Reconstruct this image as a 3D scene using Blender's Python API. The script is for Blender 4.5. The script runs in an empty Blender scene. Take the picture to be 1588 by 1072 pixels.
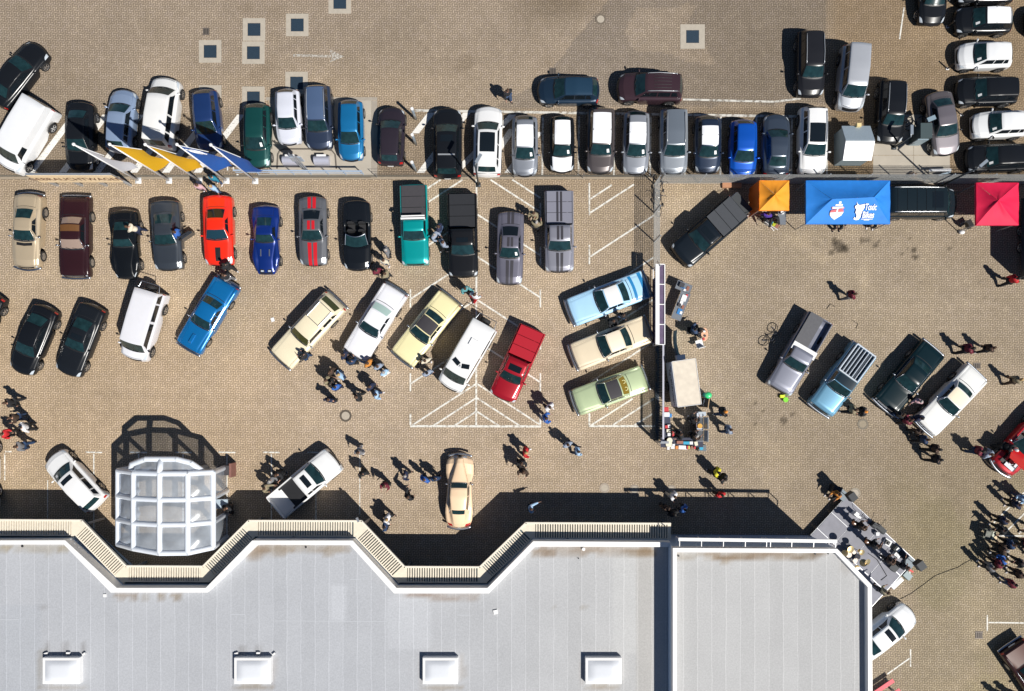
import bpy, bmesh, math, random
import numpy as np
from mathutils import Vector, Matrix
random.seed(7); rng = np.random.RandomState(5)
R = math.radians
sc = bpy.context.scene
col = sc.collection
# ---------------------------------------------------------------- camera, sky, sun, exposure
PX, HC, CX, CY = 23.5, 51.06, 794.0, 605.0     # photo pixels per metre on the ground, camera height
cam = bpy.data.objects.new('camera', bpy.data.cameras.new('camera')); col.objects.link(cam)
cam.location = (0, 0, HC); cam.data.lens = 36*PX*HC/1588; cam.data.clip_end = 2000
cam.data.shift_y = (CY-536)/1588              # the point straight below the drone sits under the frame's middle
sc.camera = cam
SUN_EL, AX, AY = 49.8, 0.735, -0.678           # direction the sunlight comes from, on the ground plane
w = bpy.data.worlds.new('World'); sc.world = w; w.use_nodes = True
nt = w.node_tree; nt.nodes.clear()
sky = nt.nodes.new('ShaderNodeTexSky'); sky.sky_type = 'NISHITA'; sky.sun_disc = False
sky.dust_density = 0.1; sky.ozone_density = 3.0; sky.altitude = 2500
sky.sun_elevation = R(SUN_EL); sky.sun_rotation = math.atan2(AX, AY)
bg = nt.nodes.new('ShaderNodeBackground'); bg.inputs[1].default_value = 0.05
wo = nt.nodes.new('ShaderNodeOutputWorld')
nt.links.new(sky.outputs[0], bg.inputs[0]); nt.links.new(bg.outputs[0], wo.inputs[0])
sl = bpy.data.lights.new('sun', 'SUN'); sl.energy = 5.0; sl.angle = R(0.5); sl.color = (1, .965, .90)
so = bpy.data.objects.new('sun', sl); col.objects.link(so)
sd = Vector((AX*math.cos(R(SUN_EL)), AY*math.cos(R(SUN_EL)), math.sin(R(SUN_EL))))
so.rotation_euler = sd.to_track_quat('Z', 'Y').to_euler(); so.location = (20, -20, 40)
sc.view_settings.view_transform = 'Standard'; sc.view_settings.look = 'None'
sc.view_settings.exposure = 0.12; sc.view_settings.gamma = 1

# ---------------------------------------------------------------- helpers
def P(px, py, h=0.0):
    f = (1-h/HC)/PX
    return ((px-CX)*f, -(py-CY)*f)
def P3(px, py, h=0.0, dz=0.0):
    x, y = P(px, py, h); return Vector((x, y, h+dz))
def G(px, py, z=0.0):            # a point given by its true ground position in photo pixels, raised to z
    x, y = P(px, py, 0); return Vector((x, y, z))
MATS = {}
def srgb(r, g, b):
    f = lambda c: (c/255/12.92 if c/255 <= .04045 else ((c/255+.055)/1.055)**2.4)
    return (f(r), f(g), f(b))
def mat(name, c, rough=.6, metal=0.0, coat=0.0, noise=0.0, nscale=6.0, emit=0, spec=.5, trans=0.0, alpha=1.0):
    key = (name, tuple(c), rough, metal, coat)
    if key in MATS: return MATS[key]
    m = bpy.data.materials.new(name); m.use_nodes = True
    n = m.node_tree.nodes; b = n['Principled BSDF']
    b.inputs['Base Color'].default_value = (*c, 1); b.inputs['Roughness'].default_value = rough
    b.inputs['Metallic'].default_value = metal; b.inputs['Coat Weight'].default_value = coat
    b.inputs['Coat Roughness'].default_value = .16; b.inputs['Specular IOR Level'].default_value = spec
    if alpha < 1: b.inputs['Alpha'].default_value = alpha
    if noise > 0:
        L = m.node_tree.links
        tc = n.new('ShaderNodeTexCoord'); t = n.new('ShaderNodeTexNoise')
        t.inputs['Scale'].default_value = nscale; t.inputs['Detail'].default_value = 6
        L.new(tc.outputs['Object'], t.inputs['Vector'])
        mx = n.new('ShaderNodeMix'); mx.data_type = 'RGBA'
        mx.inputs[6].default_value = (*[v*(1-noise) for v in c], 1)
        mx.inputs[7].default_value = (*[min(1, v*(1+noise)) for v in c], 1)
        L.new(t.outputs[0], mx.inputs[0]); L.new(mx.outputs[2], b.inputs['Base Color'])
        bp = n.new('ShaderNodeBump'); bp.inputs['Strength'].default_value = .15
        L.new(t.outputs[0], bp.inputs['Height']); L.new(bp.outputs[0], b.inputs['Normal'])
    MATS[key] = m
    return m
def paint(c, metal=.35):
    if max(c) < .06: return mat('dark_car_paint', tuple(v*.75 for v in c), .27, 0.0, .10, noise=.1, nscale=1.6, spec=.3)
    return mat('car_paint', c, .34, metal if max(c) < .7 else 0.0, .8, noise=.06, nscale=1.6)
GLASS = mat('car_glass', (.011, .033, .037), .07, 0, .2, noise=.9, nscale=3.2)
DGLASS = mat('dark_glass', (.008, .012, .016), .08, 0, .3)
RUB = mat('rubber', (.015, .015, .016), .8)
BLK = mat('black_plastic', (.012, .012, .014), .5, noise=.2)
CHR = mat('chrome', (.50, .53, .58), .34, 1.0)
ALU = mat('alloy', (.62, .63, .65), .3, .9)
RED = mat('tail_lamp', (.45, .01, .01), .15, 0, .6)
LAMP = mat('head_lamp', (.50, .55, .60), .2, 0, .4)
WHT = mat('white_paint', (.80, .80, .80), .4, noise=.04)
FILM = mat('protective_film', (.84, .85, .88), .5, noise=.05, nscale=3)
GREYM = mat('grey_metal', (.30, .32, .35), .4, .4, noise=.1)
GALV = mat('galvanised_steel', (.48, .51, .55), .4, .6, noise=.12, nscale=9)
def tag(o, label=None, cat=None, group=None, kind=None):
    if label: o['label'] = label
    if cat: o['category'] = cat
    if group: o['group'] = group
    if kind: o['kind'] = kind
    return o
def empty(name, loc, rz=0.0, label=None, cat=None, group=None):
    o = bpy.data.objects.new(name, None); col.objects.link(o)
    o.location = loc; o.rotation_euler = (0, 0, rz); o.empty_display_size = .2
    return tag(o, label, cat, group)
class MB:
    def __init__(s): s.v = []; s.f = []; s.m = []; s.mi = 0
    def add(s, vs, fs):
        b = len(s.v); s.v += [tuple(v) for v in vs]
        for f in fs: s.f.append([b+i for i in f]); s.m.append(s.mi)
        return s
    def box(s, c, d, rz=0.0, M=None, taper=1.0):
        hx, hy, hz = d[0]/2, d[1]/2, d[2]/2
        vs = []
        for z, t in ((-hz, 1), (hz, taper)):
            for x, y in ((-hx, -hy), (hx, -hy), (hx, hy), (-hx, hy)): vs.append(Vector((x*t, y*t, z)))
        if M is None: M = Matrix.Rotation(rz, 3, 'Z')
        c = Vector(c)
        return s.add([c + M @ v for v in vs], [(3,2,1,0),(4,5,6,7),(0,1,5,4),(1,2,6,5),(2,3,7,6),(3,0,4,7)])
    def beam(s, a, b, wd, hg=None):
        a, b = Vector(a), Vector(b); d = b-a; L = d.length; hg = hg or wd
        q = d.to_track_quat('X', 'Z').to_matrix()
        return s.box((a+b)/2, (L, wd, hg), M=q)
    def tube(s, a, b, r, r2=None, n=8, caps=True):
        a, b = Vector(a), Vector(b); r2 = r if r2 is None else r2
        q = (b-a).to_track_quat('Z', 'Y').to_matrix()
        vs = [a + q @ Vector((r*math.cos(2*math.pi*i/n), r*math.sin(2*math.pi*i/n), 0)) for i in range(n)]
        vs += [b + q @ Vector((r2*math.cos(2*math.pi*i/n), r2*math.sin(2*math.pi*i/n), 0)) for i in range(n)]
        fs = [(i, (i+1) % n, n+(i+1) % n, n+i) for i in range(n)]
        if caps: fs += [tuple(range(n-1, -1, -1)), tuple(range(n, 2*n))]
        return s.add(vs, fs)
    def path(s, pts, r, n=6):
        pts = [Vector(p) for p in pts]; N = len(pts); up = None; vs = []
        for i, p in enumerate(pts):
            t = (pts[min(N-1, i+1)]-pts[max(0, i-1)])
            if t.length < 1e-6: t = Vector((0, 0, 1))
            t.normalize()
            if up is None: up = Vector((0, 0, 1)) if abs(t.z) < .9 else Vector((1, 0, 0))
            x = (up-t*up.dot(t)).normalized(); y = t.cross(x); up = x
            vs += [p+x*r*math.cos(2*math.pi*k/n)+y*r*math.sin(2*math.pi*k/n) for k in range(n)]
        fs = [(i*n+k, i*n+(k+1) % n, (i+1)*n+(k+1) % n, (i+1)*n+k) for i in range(N-1) for k in range(n)]
        return s.add(vs, fs+[tuple(range(n-1, -1, -1)), tuple(range((N-1)*n, N*n))])
    def disc(s, c, r, n=20, z=None):
        c = Vector(c); return s.add([c+Vector((r*math.cos(2*math.pi*i/n), r*math.sin(2*math.pi*i/n), 0)) for i in range(n)], [tuple(range(n))])
    def ring(s, c, r0, r1, n=24):
        c = Vector(c); vs = []
        for r in (r0, r1): vs += [c+Vector((r*math.cos(2*math.pi*i/n), r*math.sin(2*math.pi*i/n), 0)) for i in range(n)]
        return s.add(vs, [(i, (i+1) % n, n+(i+1) % n, n+i)[::-1] for i in range(n)])
    def prism(s, poly, z0, z1):
        n = len(poly); a = sum(poly[i][0]*poly[(i+1) % n][1]-poly[(i+1) % n][0]*poly[i][1] for i in range(n))
        if a < 0: poly = poly[::-1]
        vs = [(p[0], p[1], z0) for p in poly]+[(p[0], p[1], z1) for p in poly]
        return s.add(vs, [tuple(range(n-1, -1, -1)), tuple(range(n, 2*n))]+[(i, (i+1) % n, n+(i+1) % n, n+i) for i in range(n)])
    def sheet(s, poly, z):
        n = len(poly); a = sum(poly[i][0]*poly[(i+1) % n][1]-poly[(i+1) % n][0]*poly[i][1] for i in range(n))
        if a < 0: poly = poly[::-1]
        return s.add([(p[0], p[1], z) for p in poly], [tuple(range(n))])
    def ball(s, c, r, nu=10, nv=6):
        c = Vector(c); r = Vector((r, r, r)) if isinstance(r, (int, float)) else Vector(r)
        vs = [c+Vector((0, 0, r.z))]
        for j in range(1, nv):
            a = math.pi*j/nv
            for i in range(nu):
                b = 2*math.pi*i/nu; vs.append(c+Vector((r.x*math.sin(a)*math.cos(b), r.y*math.sin(a)*math.sin(b), r.z*math.cos(a))))
        vs.append(c-Vector((0, 0, r.z))); fs = []
        for i in range(nu):
            fs.append((0, 1+i, 1+(i+1) % nu)); k = 1+(nv-2)*nu
            fs.append((k+(i+1) % nu, k+i, len(vs)-1))
            for j in range(nv-2):
                q = 1+j*nu; fs.append((q+i, q+nu+i, q+nu+(i+1) % nu, q+(i+1) % nu))
        return s.add(vs, fs)
    def grid(s, rows):
        n = len(rows[0]); vs = [p for r in rows for p in r]
        return s.add(vs, [(j*n+i, j*n+i+1, (j+1)*n+i+1, (j+1)*n+i) for j in range(len(rows)-1) for i in range(n-1)])
    def line(s, a, b, wd, z):       # flat painted line
        a, b = Vector(a), Vector(b); d = (b-a).normalized(); p = Vector((-d.y, d.x))*wd/2
        return s.sheet([a-p, b-p, b+p, a+p], z)
    def mesh(s, name, ms, smooth=False):
        me = bpy.data.meshes.new(name); me.from_pydata(s.v, [], s.f)
        for m in (ms if isinstance(ms, (list, tuple)) else [ms]): me.materials.append(m)
        me.polygons.foreach_set('material_index', s.m)
        if smooth: me.polygons.foreach_set('use_smooth', [True]*len(s.f))
        me.update(); return me
    def build(s, name, ms, parent=None, smooth=False):
        o = bpy.data.objects.new(name, s.mesh(name, ms, smooth)); col.objects.link(o)
        if parent: o.parent = parent
        return o
def inst(name, me, parent=None, loc=(0, 0, 0), rz=0.0):
    o = bpy.data.objects.new(name, me); col.objects.link(o); o.location = loc; o.rotation_euler = (0, 0, rz)
    if parent: o.parent = parent
    return o
def copy_tree(o, parent=None):
    c = o.copy(); col.objects.link(c); c.parent = parent
    for ch in o.children: copy_tree(ch, c)
    return c
def text(name, body, size, m, parent, M, extrude=.004, bold=0.0, shear=0.0, sx=1.0):
    cu = bpy.data.curves.new(name, 'FONT'); cu.body = body; cu.size = size; cu.extrude = extrude; cu.offset = bold
    cu.align_x = 'CENTER'; cu.align_y = 'CENTER'; cu.shear = shear
    t = bpy.data.objects.new(name, cu); col.objects.link(t)
    bpy.context.view_layer.update()
    me = bpy.data.meshes.new_from_object(t.evaluated_get(bpy.context.evaluated_depsgraph_get()))
    bpy.data.objects.remove(t)
    for v in me.vertices: v.co = M @ Vector((v.co.x*sx, v.co.y, v.co.z))
    me.materials.clear(); me.materials.append(m)
    o = bpy.data.objects.new(name, me); col.objects.link(o); o.parent = parent
    return o
def frame_mat(o, x, y):            # 4x4 with columns x, y, x cross y and origin o
    x, y = Vector(x).normalized(), Vector(y).normalized(); z = x.cross(y)
    return Matrix(((x.x, y.x, z.x, o[0]), (x.y, y.y, z.y, o[1]), (x.z, y.z, z.z, o[2]), (0, 0, 0, 1)))

# ---------------------------------------------------------------- ground
def vnoise(nx, ny, cells, seed):
    r = np.random.RandomState(seed); g = r.rand(int(ny/cells)+3, int(nx/cells)+3)
    yy, xx = np.mgrid[0:ny, 0:nx]/cells; x0 = xx.astype(int); y0 = yy.astype(int); fx = xx-x0; fy = yy-y0
    fx = fx*fx*(3-2*fx); fy = fy*fy*(3-2*fy)
    return (g[y0, x0]*(1-fx)+g[y0, x0+1]*fx)*(1-fy)+(g[y0+1, x0]*(1-fx)+g[y0+1, x0+1]*fx)*fy
def fbm(nx, ny, cells, seed, o=4):
    a = 0; k = 1; s = 0
    for i in range(o): a = a+k*vnoise(nx, ny, max(1.01, cells/2**i), seed+i); s += k; k *= .55
    return a/s
def inpoly(x, y, poly):
    ins = np.zeros(x.shape, bool); n = len(poly)
    for i in range(n):
        x1, y1 = poly[i]; x2, y2 = poly[(i+1) % n]
        if y1 == y2: continue
        ins ^= ((y1 > y) != (y2 > y)) & (x < (x2-x1)*(y-y1)/(y2-y1)+x1)
    return ins
STEP = .17
gx = np.arange(-38, 38.01, STEP); gy = np.arange(-24, 30.01, STEP)
gx = np.concatenate([[-600, -200, -90, -55], gx, [55, 90, 200, 600]]); gy = np.concatenate([[-600, -200, -90, -45], gy, [45, 90, 200, 600]])
NX, NY = len(gx), len(gy)
X, Y = np.meshgrid(gx, gy); IX = X*PX+CX; IY = CY-Y*PX
n1 = fbm(NX, NY, 60, 1); n2 = fbm(NX, NY, 18, 11); n3 = fbm(NX, NY, 5, 21, 2); n4 = fbm(NX, NY, 30, 51)
wx = IX+(n2-.5)*14; wy = IY+(n3-.5)*10
T = np.ones((NY, NX, 3))
def mul(mask, c):
    for k in range(3): T[..., k] *= 1+(c[k]-1)*mask
def ss(a, b, x): t = np.clip((x-a)/(b-a), 0, 1); return t*t*(3-2*t)
blot = ss(.42, .72, n2*.6+n1*.4)
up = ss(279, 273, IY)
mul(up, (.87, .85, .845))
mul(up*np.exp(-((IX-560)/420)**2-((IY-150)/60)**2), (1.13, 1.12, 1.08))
mul(ss(950, 1150, IX), (.88, .865, .83))  # broad illumination painted into the tone: dimmer towards the right
mul((1-up)*np.exp(-((IX-560)/380)**2-((IY-640)/150)**2), (1.10, 1.10, 1.12))  # brighter light painted into the paving of the lower left centre
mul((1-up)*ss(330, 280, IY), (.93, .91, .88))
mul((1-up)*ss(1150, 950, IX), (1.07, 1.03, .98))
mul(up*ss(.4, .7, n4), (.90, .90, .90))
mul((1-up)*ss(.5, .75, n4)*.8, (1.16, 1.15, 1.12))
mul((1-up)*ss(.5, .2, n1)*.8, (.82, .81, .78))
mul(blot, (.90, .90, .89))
# darker strip of bays along the row of parked cars
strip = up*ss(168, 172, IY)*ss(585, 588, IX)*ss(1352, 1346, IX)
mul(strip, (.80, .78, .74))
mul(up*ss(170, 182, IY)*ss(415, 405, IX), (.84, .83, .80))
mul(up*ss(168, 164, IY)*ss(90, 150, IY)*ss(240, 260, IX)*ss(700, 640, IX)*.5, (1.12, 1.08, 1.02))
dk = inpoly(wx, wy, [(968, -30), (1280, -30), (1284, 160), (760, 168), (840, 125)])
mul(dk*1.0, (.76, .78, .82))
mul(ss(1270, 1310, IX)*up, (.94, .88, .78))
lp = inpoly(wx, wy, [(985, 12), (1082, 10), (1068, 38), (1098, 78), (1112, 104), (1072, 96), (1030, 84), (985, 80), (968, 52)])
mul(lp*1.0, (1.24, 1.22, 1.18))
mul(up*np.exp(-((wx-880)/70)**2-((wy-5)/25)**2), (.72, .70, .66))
for (a, b, r, d) in ((722, 98, 16, .84), (662, 80, 7, .86), (655, 68, 5, .88), (670, 92, 5, .86), (398, 120, 18, .88), (425, 60, 14, .9), (430, 25, 20, .92), (378, 15, 14, .9), (415, 100, 10, .9), (1300, 383, 11, .52), (1294, 374, 6, .55), (1308, 384, 6, .55), (1290, 392, 5, .6),
                     (1335, 372, 4, .62), (1344, 371, 3, .62), (1358, 381, 5, .55), (1364, 373, 3, .6), (1417, 388, 5, .5), (1418, 400, 6, .5), (1397, 396, 3, .62), (1412, 372, 3, .7), (1215, 651, 7, .6), (1228, 642, 4, .7), (1174, 660, 4, .6), (1173, 628, 3, .6),
                     (1474, 386, 3, .7), (1518, 440, 3, .6), (1186, 638, 2, .6), (850, 97, 10, .9), (110, 120, 9, .95)):
    dd = np.hypot(wx-a, wy-b)+(n3-.5)*6
    d = d-.14 if d < .72 else d; mul(ss(r, r*.7, dd), (d, d*.99, d*.97))
rb = ss(1330, 1450, IX)*ss(650, 800, IY)
mul(rb, (.92, .93, .88)); mul(rb*ss(.45, .62, n2), (.93, .95, .88))
mul(ss(560, 300, IX)*ss(380, 560, IY)*.6, (1.06, 1.0, .9))
mul(ss(150, 60, IX)*ss(660, 760, IY)*.6*blot, (.8, .82, .7))
for (a, b, rx, ry, d) in ((1515, 940, 34, 40, 1.16), (1240, 372, 24, 18, 1.15), (1300, 430, 40, 12, 1.10), (1340, 430, 12, 40, 1.14), (1260, 400, 60, 6, 1.1), (1436, 420, 14, 60, 1.07), (1390, 500, 60, 40, 1.06), (1060, 300, 30, 20, 1.1), (1050, 330, 26, 14, 1.12),
                          (300, 300, 40, 12, 1.12), (260, 460, 60, 30, 1.1), (60, 430, 60, 20, 1.1), (400, 490, 60, 60, 1.08), (1560, 60, 30, 200, .92), (1430, 60, 30, 90, 1.05), (1518, 992, 20, 16, 1.25), (885, 330, 60, 60, .95), (960, 330, 50, 60, .92)):
    mul(np.exp(-((wx-a)/rx)**2-((wy-b)/ry)**2), (d, d, d*.98))
# long pale and dark tyre sweeps
for (a0, b0, a1, b1, bend, wd_, d) in ((150, 610, 900, 560, 30, 5, .94), (200, 640, 960, 690, -20, 4, .95), (1060, 700, 1500, 640, 40, 6, .94), (1120, 420, 1540, 470, 30, 8, 1.06), (60, 140, 560, 20, 40, 6, .95), (700, 60, 1240, 120, -30, 6, .95), (250, 600, 620, 700, 20, 4, 1.05), (1180, 330, 1340, 440, -30, 6, 1.10), (1080, 740, 1500, 900, 60, 7, 1.07)):
    tt = np.clip(((IX-a0)*(a1-a0)+(IY-b0)*(b1-b0))/((a1-a0)**2+(b1-b0)**2), 0, 1)
    for o_ in (0, 34): mul(np.exp(-(((IX-a0-(a1-a0)*tt)**2+(IY-b0-o_-(b1-b0)*tt-bend*np.sin(math.pi*tt))**2)/wd_**2))*ss(.25, .6, n4+n3*.4), (d, d, d))
for k in range(150):                        # oil drips
    a, b, r = rng.uniform(0, 1588), rng.uniform(280, 760), rng.uniform(.8, 2.2); mul(ss(r*1.4, r*.5, np.hypot(IX-a, IY-b)+(n3-.5)*2), (.72, .72, .72))
for k in range(90):                         # small scattered wear marks and drips
    a, b, r = rng.uniform(0, 1588), rng.uniform(0, 800), rng.uniform(2, 7); d = rng.uniform(.86, 1.12)
    mul(np.exp(-((wx-a)**2+(wy-b)**2)/r**2), (d, d, d))
def tone_attr(me, T):
    at = me.color_attributes.new('tone', 'FLOAT_COLOR', 'POINT')
    c = np.ones((T.shape[0]*T.shape[1], 4), np.float32); c[:, :3] = T.reshape(-1, 3); at.data.foreach_set('color', c.ravel())
def grid_mesh(name, X, Y, z):
    ny, nx = X.shape; me = bpy.data.meshes.new(name)
    co = np.stack([X, Y, np.full(X.shape, z)], -1).reshape(-1, 3).astype(np.float32)
    j, i = np.mgrid[0:ny-1, 0:nx-1]; a = (j*nx+i).ravel()
    f = np.stack([a, a+1, a+nx+1, a+nx], -1)
    me.vertices.add(len(co)); me.vertices.foreach_set('co', co.ravel())
    me.loops.add(f.size); me.loops.foreach_set('vertex_index', f.ravel().astype(np.int32))
    me.polygons.add(len(f)); me.polygons.foreach_set('loop_start', np.arange(0, f.size, 4, dtype=np.int32))
    me.update(calc_edges=True); me.validate(); return me
def brick_mat():
    m = bpy.data.materials.new('herringbone_pavers'); m.use_nodes = True
    N = m.node_tree.nodes; L = m.node_tree.links; b = N['Principled BSDF']; b.inputs['Roughness'].default_value = .85; b.inputs['Specular IOR Level'].default_value = .25
    def M(op, *a):
        n = N.new('ShaderNodeMath'); n.operation = op
        for i, v in enumerate(a):
            if isinstance(v, (int, float)): n.inputs[i].default_value = v
            else: L.new(v, n.inputs[i])
        return n.outputs[0]
    g = N.new('ShaderNodeNewGeometry'); s = N.new('ShaderNodeSeparateXYZ'); L.new(g.outputs['Position'], s.inputs[0])
    U = M('DIVIDE', s.outputs[0], .112); V = M('DIVIDE', s.outputs[1], .112)
    i = M('FLOOR', U); j = M('FLOOR', V); fx = M('SUBTRACT', U, i); fy = M('SUBTRACT', V, j)
    mm = M('FLOORED_MODULO', M('SUBTRACT', i, j), 4.0)
    eq = lambda k: M('COMPARE', mm, float(k), .5)
    ne = lambda k: M('SUBTRACT', 1.0, eq(k))
    wd = .17
    mo = M('MAXIMUM', M('MAXIMUM', M('MULTIPLY', M('LESS_THAN', fx, wd), ne(1)), M('MULTIPLY', M('GREATER_THAN', fx, 1-wd), ne(0))),
           M('MAXIMUM', M('MULTIPLY', M('LESS_THAN', fy, wd), ne(2)), M('MULTIPLY', M('GREATER_THAN', fy, 1-wd), ne(3))))
    cb = N.new('ShaderNodeCombineXYZ'); L.new(M('SUBTRACT', i, eq(1)), cb.inputs[0]); L.new(M('SUBTRACT', j, eq(2)), cb.inputs[1])
    wn = N.new('ShaderNodeTexWhiteNoise'); wn.noise_dimensions = '2D'; L.new(cb.outputs[0], wn.inputs['Vector'])
    rp = N.new('ShaderNodeValToRGB'); e = rp.color_ramp.elements
    e[0].position = 0; e[0].color = (.425, .345, .258, 1); e[1].position = 1; e[1].color = (.56, .46, .34, 1)
    for p_, c_ in ((.3, (.46, .373, .275, 1)), (.6, (.48, .39, .292, 1)), (.85, (.50, .41, .325, 1))): q = e.new(p_); q.color = c_
    L.new(wn.outputs[0], rp.inputs[0])
    nz = N.new('ShaderNodeTexNoise'); nz.inputs['Scale'].default_value = 1.3; nz.inputs['Detail'].default_value = 8; L.new(g.outputs['Position'], nz.inputs['Vector'])
    mr = N.new('ShaderNodeMapRange'); mr.inputs[3].default_value = .84; mr.inputs[4].default_value = 1.14; L.new(nz.outputs[0], mr.inputs[0])
    mx = N.new('ShaderNodeMix'); mx.data_type = 'RGBA'; L.new(mo, mx.inputs[0]); L.new(rp.outputs[0], mx.inputs[6]); mx.inputs[7].default_value = (.185, .15, .115, 1)
    va = N.new('ShaderNodeVectorMath'); va.operation = 'SCALE'; L.new(mx.outputs[2], va.inputs[0]); L.new(mr.outputs[0], va.inputs['Scale'])
    at = N.new('ShaderNodeAttribute'); at.attribute_name = 'tone'
    vm = N.new('ShaderNodeVectorMath'); vm.operation = 'MULTIPLY'; L.new(va.outputs[0], vm.inputs[0]); L.new(at.outputs['Color'], vm.inputs[1])
    L.new(vm.outputs[0], b.inputs['Base Color'])
    bp = N.new('ShaderNodeBump'); bp.inputs['Strength'].default_value = .25; bp.inputs['Distance'].default_value = .01
    L.new(M('SUBTRACT', 1.0, mo), bp.inputs['Height']); L.new(bp.outputs[0], b.inputs['Normal'])
    return m
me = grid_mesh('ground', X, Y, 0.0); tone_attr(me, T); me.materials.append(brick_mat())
tag(inst('ground', me), kind='structure')
# worn paint: white with the pavers showing through
def worn(name, c, cover=.55, scale=9):
    m = bpy.data.materials.new(name); m.use_nodes = True; N = m.node_tree.nodes; L = m.node_tree.links
    b = N['Principled BSDF']; b.inputs['Base Color'].default_value = (*c, 1); b.inputs['Roughness'].default_value = .7
    g = N.new('ShaderNodeNewGeometry'); nz = N.new('ShaderNodeTexNoise'); nz.inputs['Scale'].default_value = scale; nz.inputs['Detail'].default_value = 5
    L.new(g.outputs['Position'], nz.inputs['Vector'])
    mr = N.new('ShaderNodeMapRange'); mr.inputs[1].default_value = 1-cover-.1; mr.inputs[2].default_value = 1-cover+.1; mr.inputs[3].default_value = .15
    L.new(nz.outputs[0], mr.inputs[0]); L.new(mr.outputs[0], b.inputs['Alpha']); return m
PAINTW = worn('worn_white_paint', (.74, .72, .68), .66)
FAINT = worn('faded_white_paint', (.52, .49, .44), .5)
THIN = worn('thin_white_paint', (.72, .70, .64), .60, 5)
# concrete pads
CONC = mat('concrete', (.43, .385, .32), .85, noise=.14, nscale=1.2)
CONC2 = mat('concrete_kerb', (.34, .30, .25), .85, noise=.2, nscale=3)
def rectpx(x0, y0, x1, y1): return [P(x0, y0), P(x1, y0), P(x1, y1), P(x0, y1)]
def struct(name, mb, m): return tag(mb.build(name, m), kind='structure')
mb = MB(); mb.sheet(rectpx(418, 156, 576, 274.5), .006); struct('concrete_pad', mb, CONC)
mb = MB()
for a in ((412, 151, 585, 156.0), (576.3, 156.4, 585, 275), (400, 270, 575.8, 275.5)): mb.sheet(rectpx(*a), .010)
struct('concrete_edging', mb, CONC2)
mb = MB()
for a in ((1354, 204, 1416.5, 240.7), (1417, 204, 1473, 240.7), (1354, 241.3, 1416.5, 276), (1417, 241.3, 1473, 276), (1384, 178, 1430, 203.4)): mb.sheet(rectpx(*a), .006)
struct('concrete_pad', mb, CONC)
mb = MB(); mb.sheet(rectpx(0, 272.0, 1588, 274.2), .012); struct('kerb', mb, mat('kerb_dark', (.12, .11, .09), .9, noise=.3))
mb = MB(); mb.sheet(rectpx(0, 274.6, 1010, 278.2), .010); struct('kerb', mb, mat('kerb_stone', (.33, .27, .20), .9, noise=.25, nscale=4))
# markings
mb = MB()
def clipline(x0, y0, x1, y1, xa, xb, ya, yb):
    pts = []
    d = (x1-x0, y1-y0); t0, t1 = 0, 1
    for p_, q_ in ((-d[0], x0-xa), (d[0], xb-x0), (-d[1], y0-ya), (d[1], yb-y0)):
        if p_ == 0: continue
        t = q_/p_
        if p_ < 0: t0 = max(t0, t)
        else: t1 = min(t1, t)
    return None if t0 >= t1 else (x0+d[0]*t0, y0+d[1]*t0, x0+d[0]*t1, y0+d[1]*t1)
LN = .11
def ln(mb, x0, y0, x1, y1, wd=LN, z=.008): mb.line(P(x0, y0), P(x1, y1), wd, z)
for ap in (243, 265, 332, 397.5, 464.5, 529, 595, 617, 638):
    for s in (-1, 1):
        c = clipline(739, ap, 739+s*160, ap+160*.648, 637, 838, 279, 660)
        if c: ln(mb, *c)
struct('road_marking', mb, THIN)
mb = MB(); ln(mb, 739, 278, 738.5, 660, .12, .012); ln(mb, 636, 661, 839, 661.5, .14, .012)
for x in (636.5, 838):
    for y in (329, 397, 463, 528, 593): ln(mb, x, y-14, x, y+14, .10, .012)
    ln(mb, x, 642, x, 659, .12, .012)
struct('road_marking', mb, THIN)
mb = MB(); dA = .648
for yb, xe in ((308.7, 949), (330, 983), (398, 1014), (463, 1014), (528, 1014), (593, 1014)): ln(mb, 915.5, yb, xe, yb-(xe-915.5)*dA)
for xb, ye in ((917, 618.5), (950, 618.7), (984, 641.7)): ln(mb, xb, 659.5, xb+(660-ye)/dA, ye)
struct('road_marking', mb, THIN)
mb = MB(); ln(mb, 913, 661, 1016, 661, .13, .012)
for y in (322, 398, 463): ln(mb, 914, y-18, 914, y+12, .10, .012)
ln(mb, 914, 641, 914, 660, .12, .012); ln(mb, 914, 284, 914, 304, .1, .012)
struct('road_marking', mb, THIN)
mb = MB()
for x in (145.6, 215, 284, 352, 421, 490): ln(mb, x-13, 701.5, x+13, 702, .09); ln(mb, x, 704, x, 830, .08, .012)
ln(mb, 8, 700.5, 18, 700.5, .09); ln(mb, 7.5, 703, 7.5, 745, .08, .012); ln(mb, 74, 745, 74, 830, .06, .012); ln(mb, 558, 706, 558, 800, .06, .012)
ln(mb, 1531, 954, 1531, 979, .09); ln(mb, 1533, 965.5, 1640, 967, .09); ln(mb, 1412, 1007, 1412, 1034, .09); ln(mb, 1410.5, 1021, 1376, 1045.5, .09, .012); ln(mb, 1411, 885, 1411, 900, .09)
ln(mb, 1541, 811, 1588, 764, .09); ln(mb, 1556, 829, 1600, 785, .09); ln(mb, 1580, 828, 1600, 808, .09); ln(mb, 1549, 831, 1620, 832, .10, .012)
ln(mb, 1395, 61, 1402, 12, .09)
struct('road_marking', mb, THIN)
mb = MB(); ln(mb, 643, 171.5, 1240, 181, .16)
for x in (842, 898, 953, 1009, 1063, 1118, 1173, 1228, 1283): ln(mb, x, 181, x-1, 272, .12, .012)
ln(mb, 1059, 154.5, 1200, 158, .13); ln(mb, 1201, 158, 1242, 153, .13)
struct('road_marking', mb, worn('bay_line_paint', (.60, .58, .53), .56, 4))
mb = MB()                                   # broad hatch bars
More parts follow.
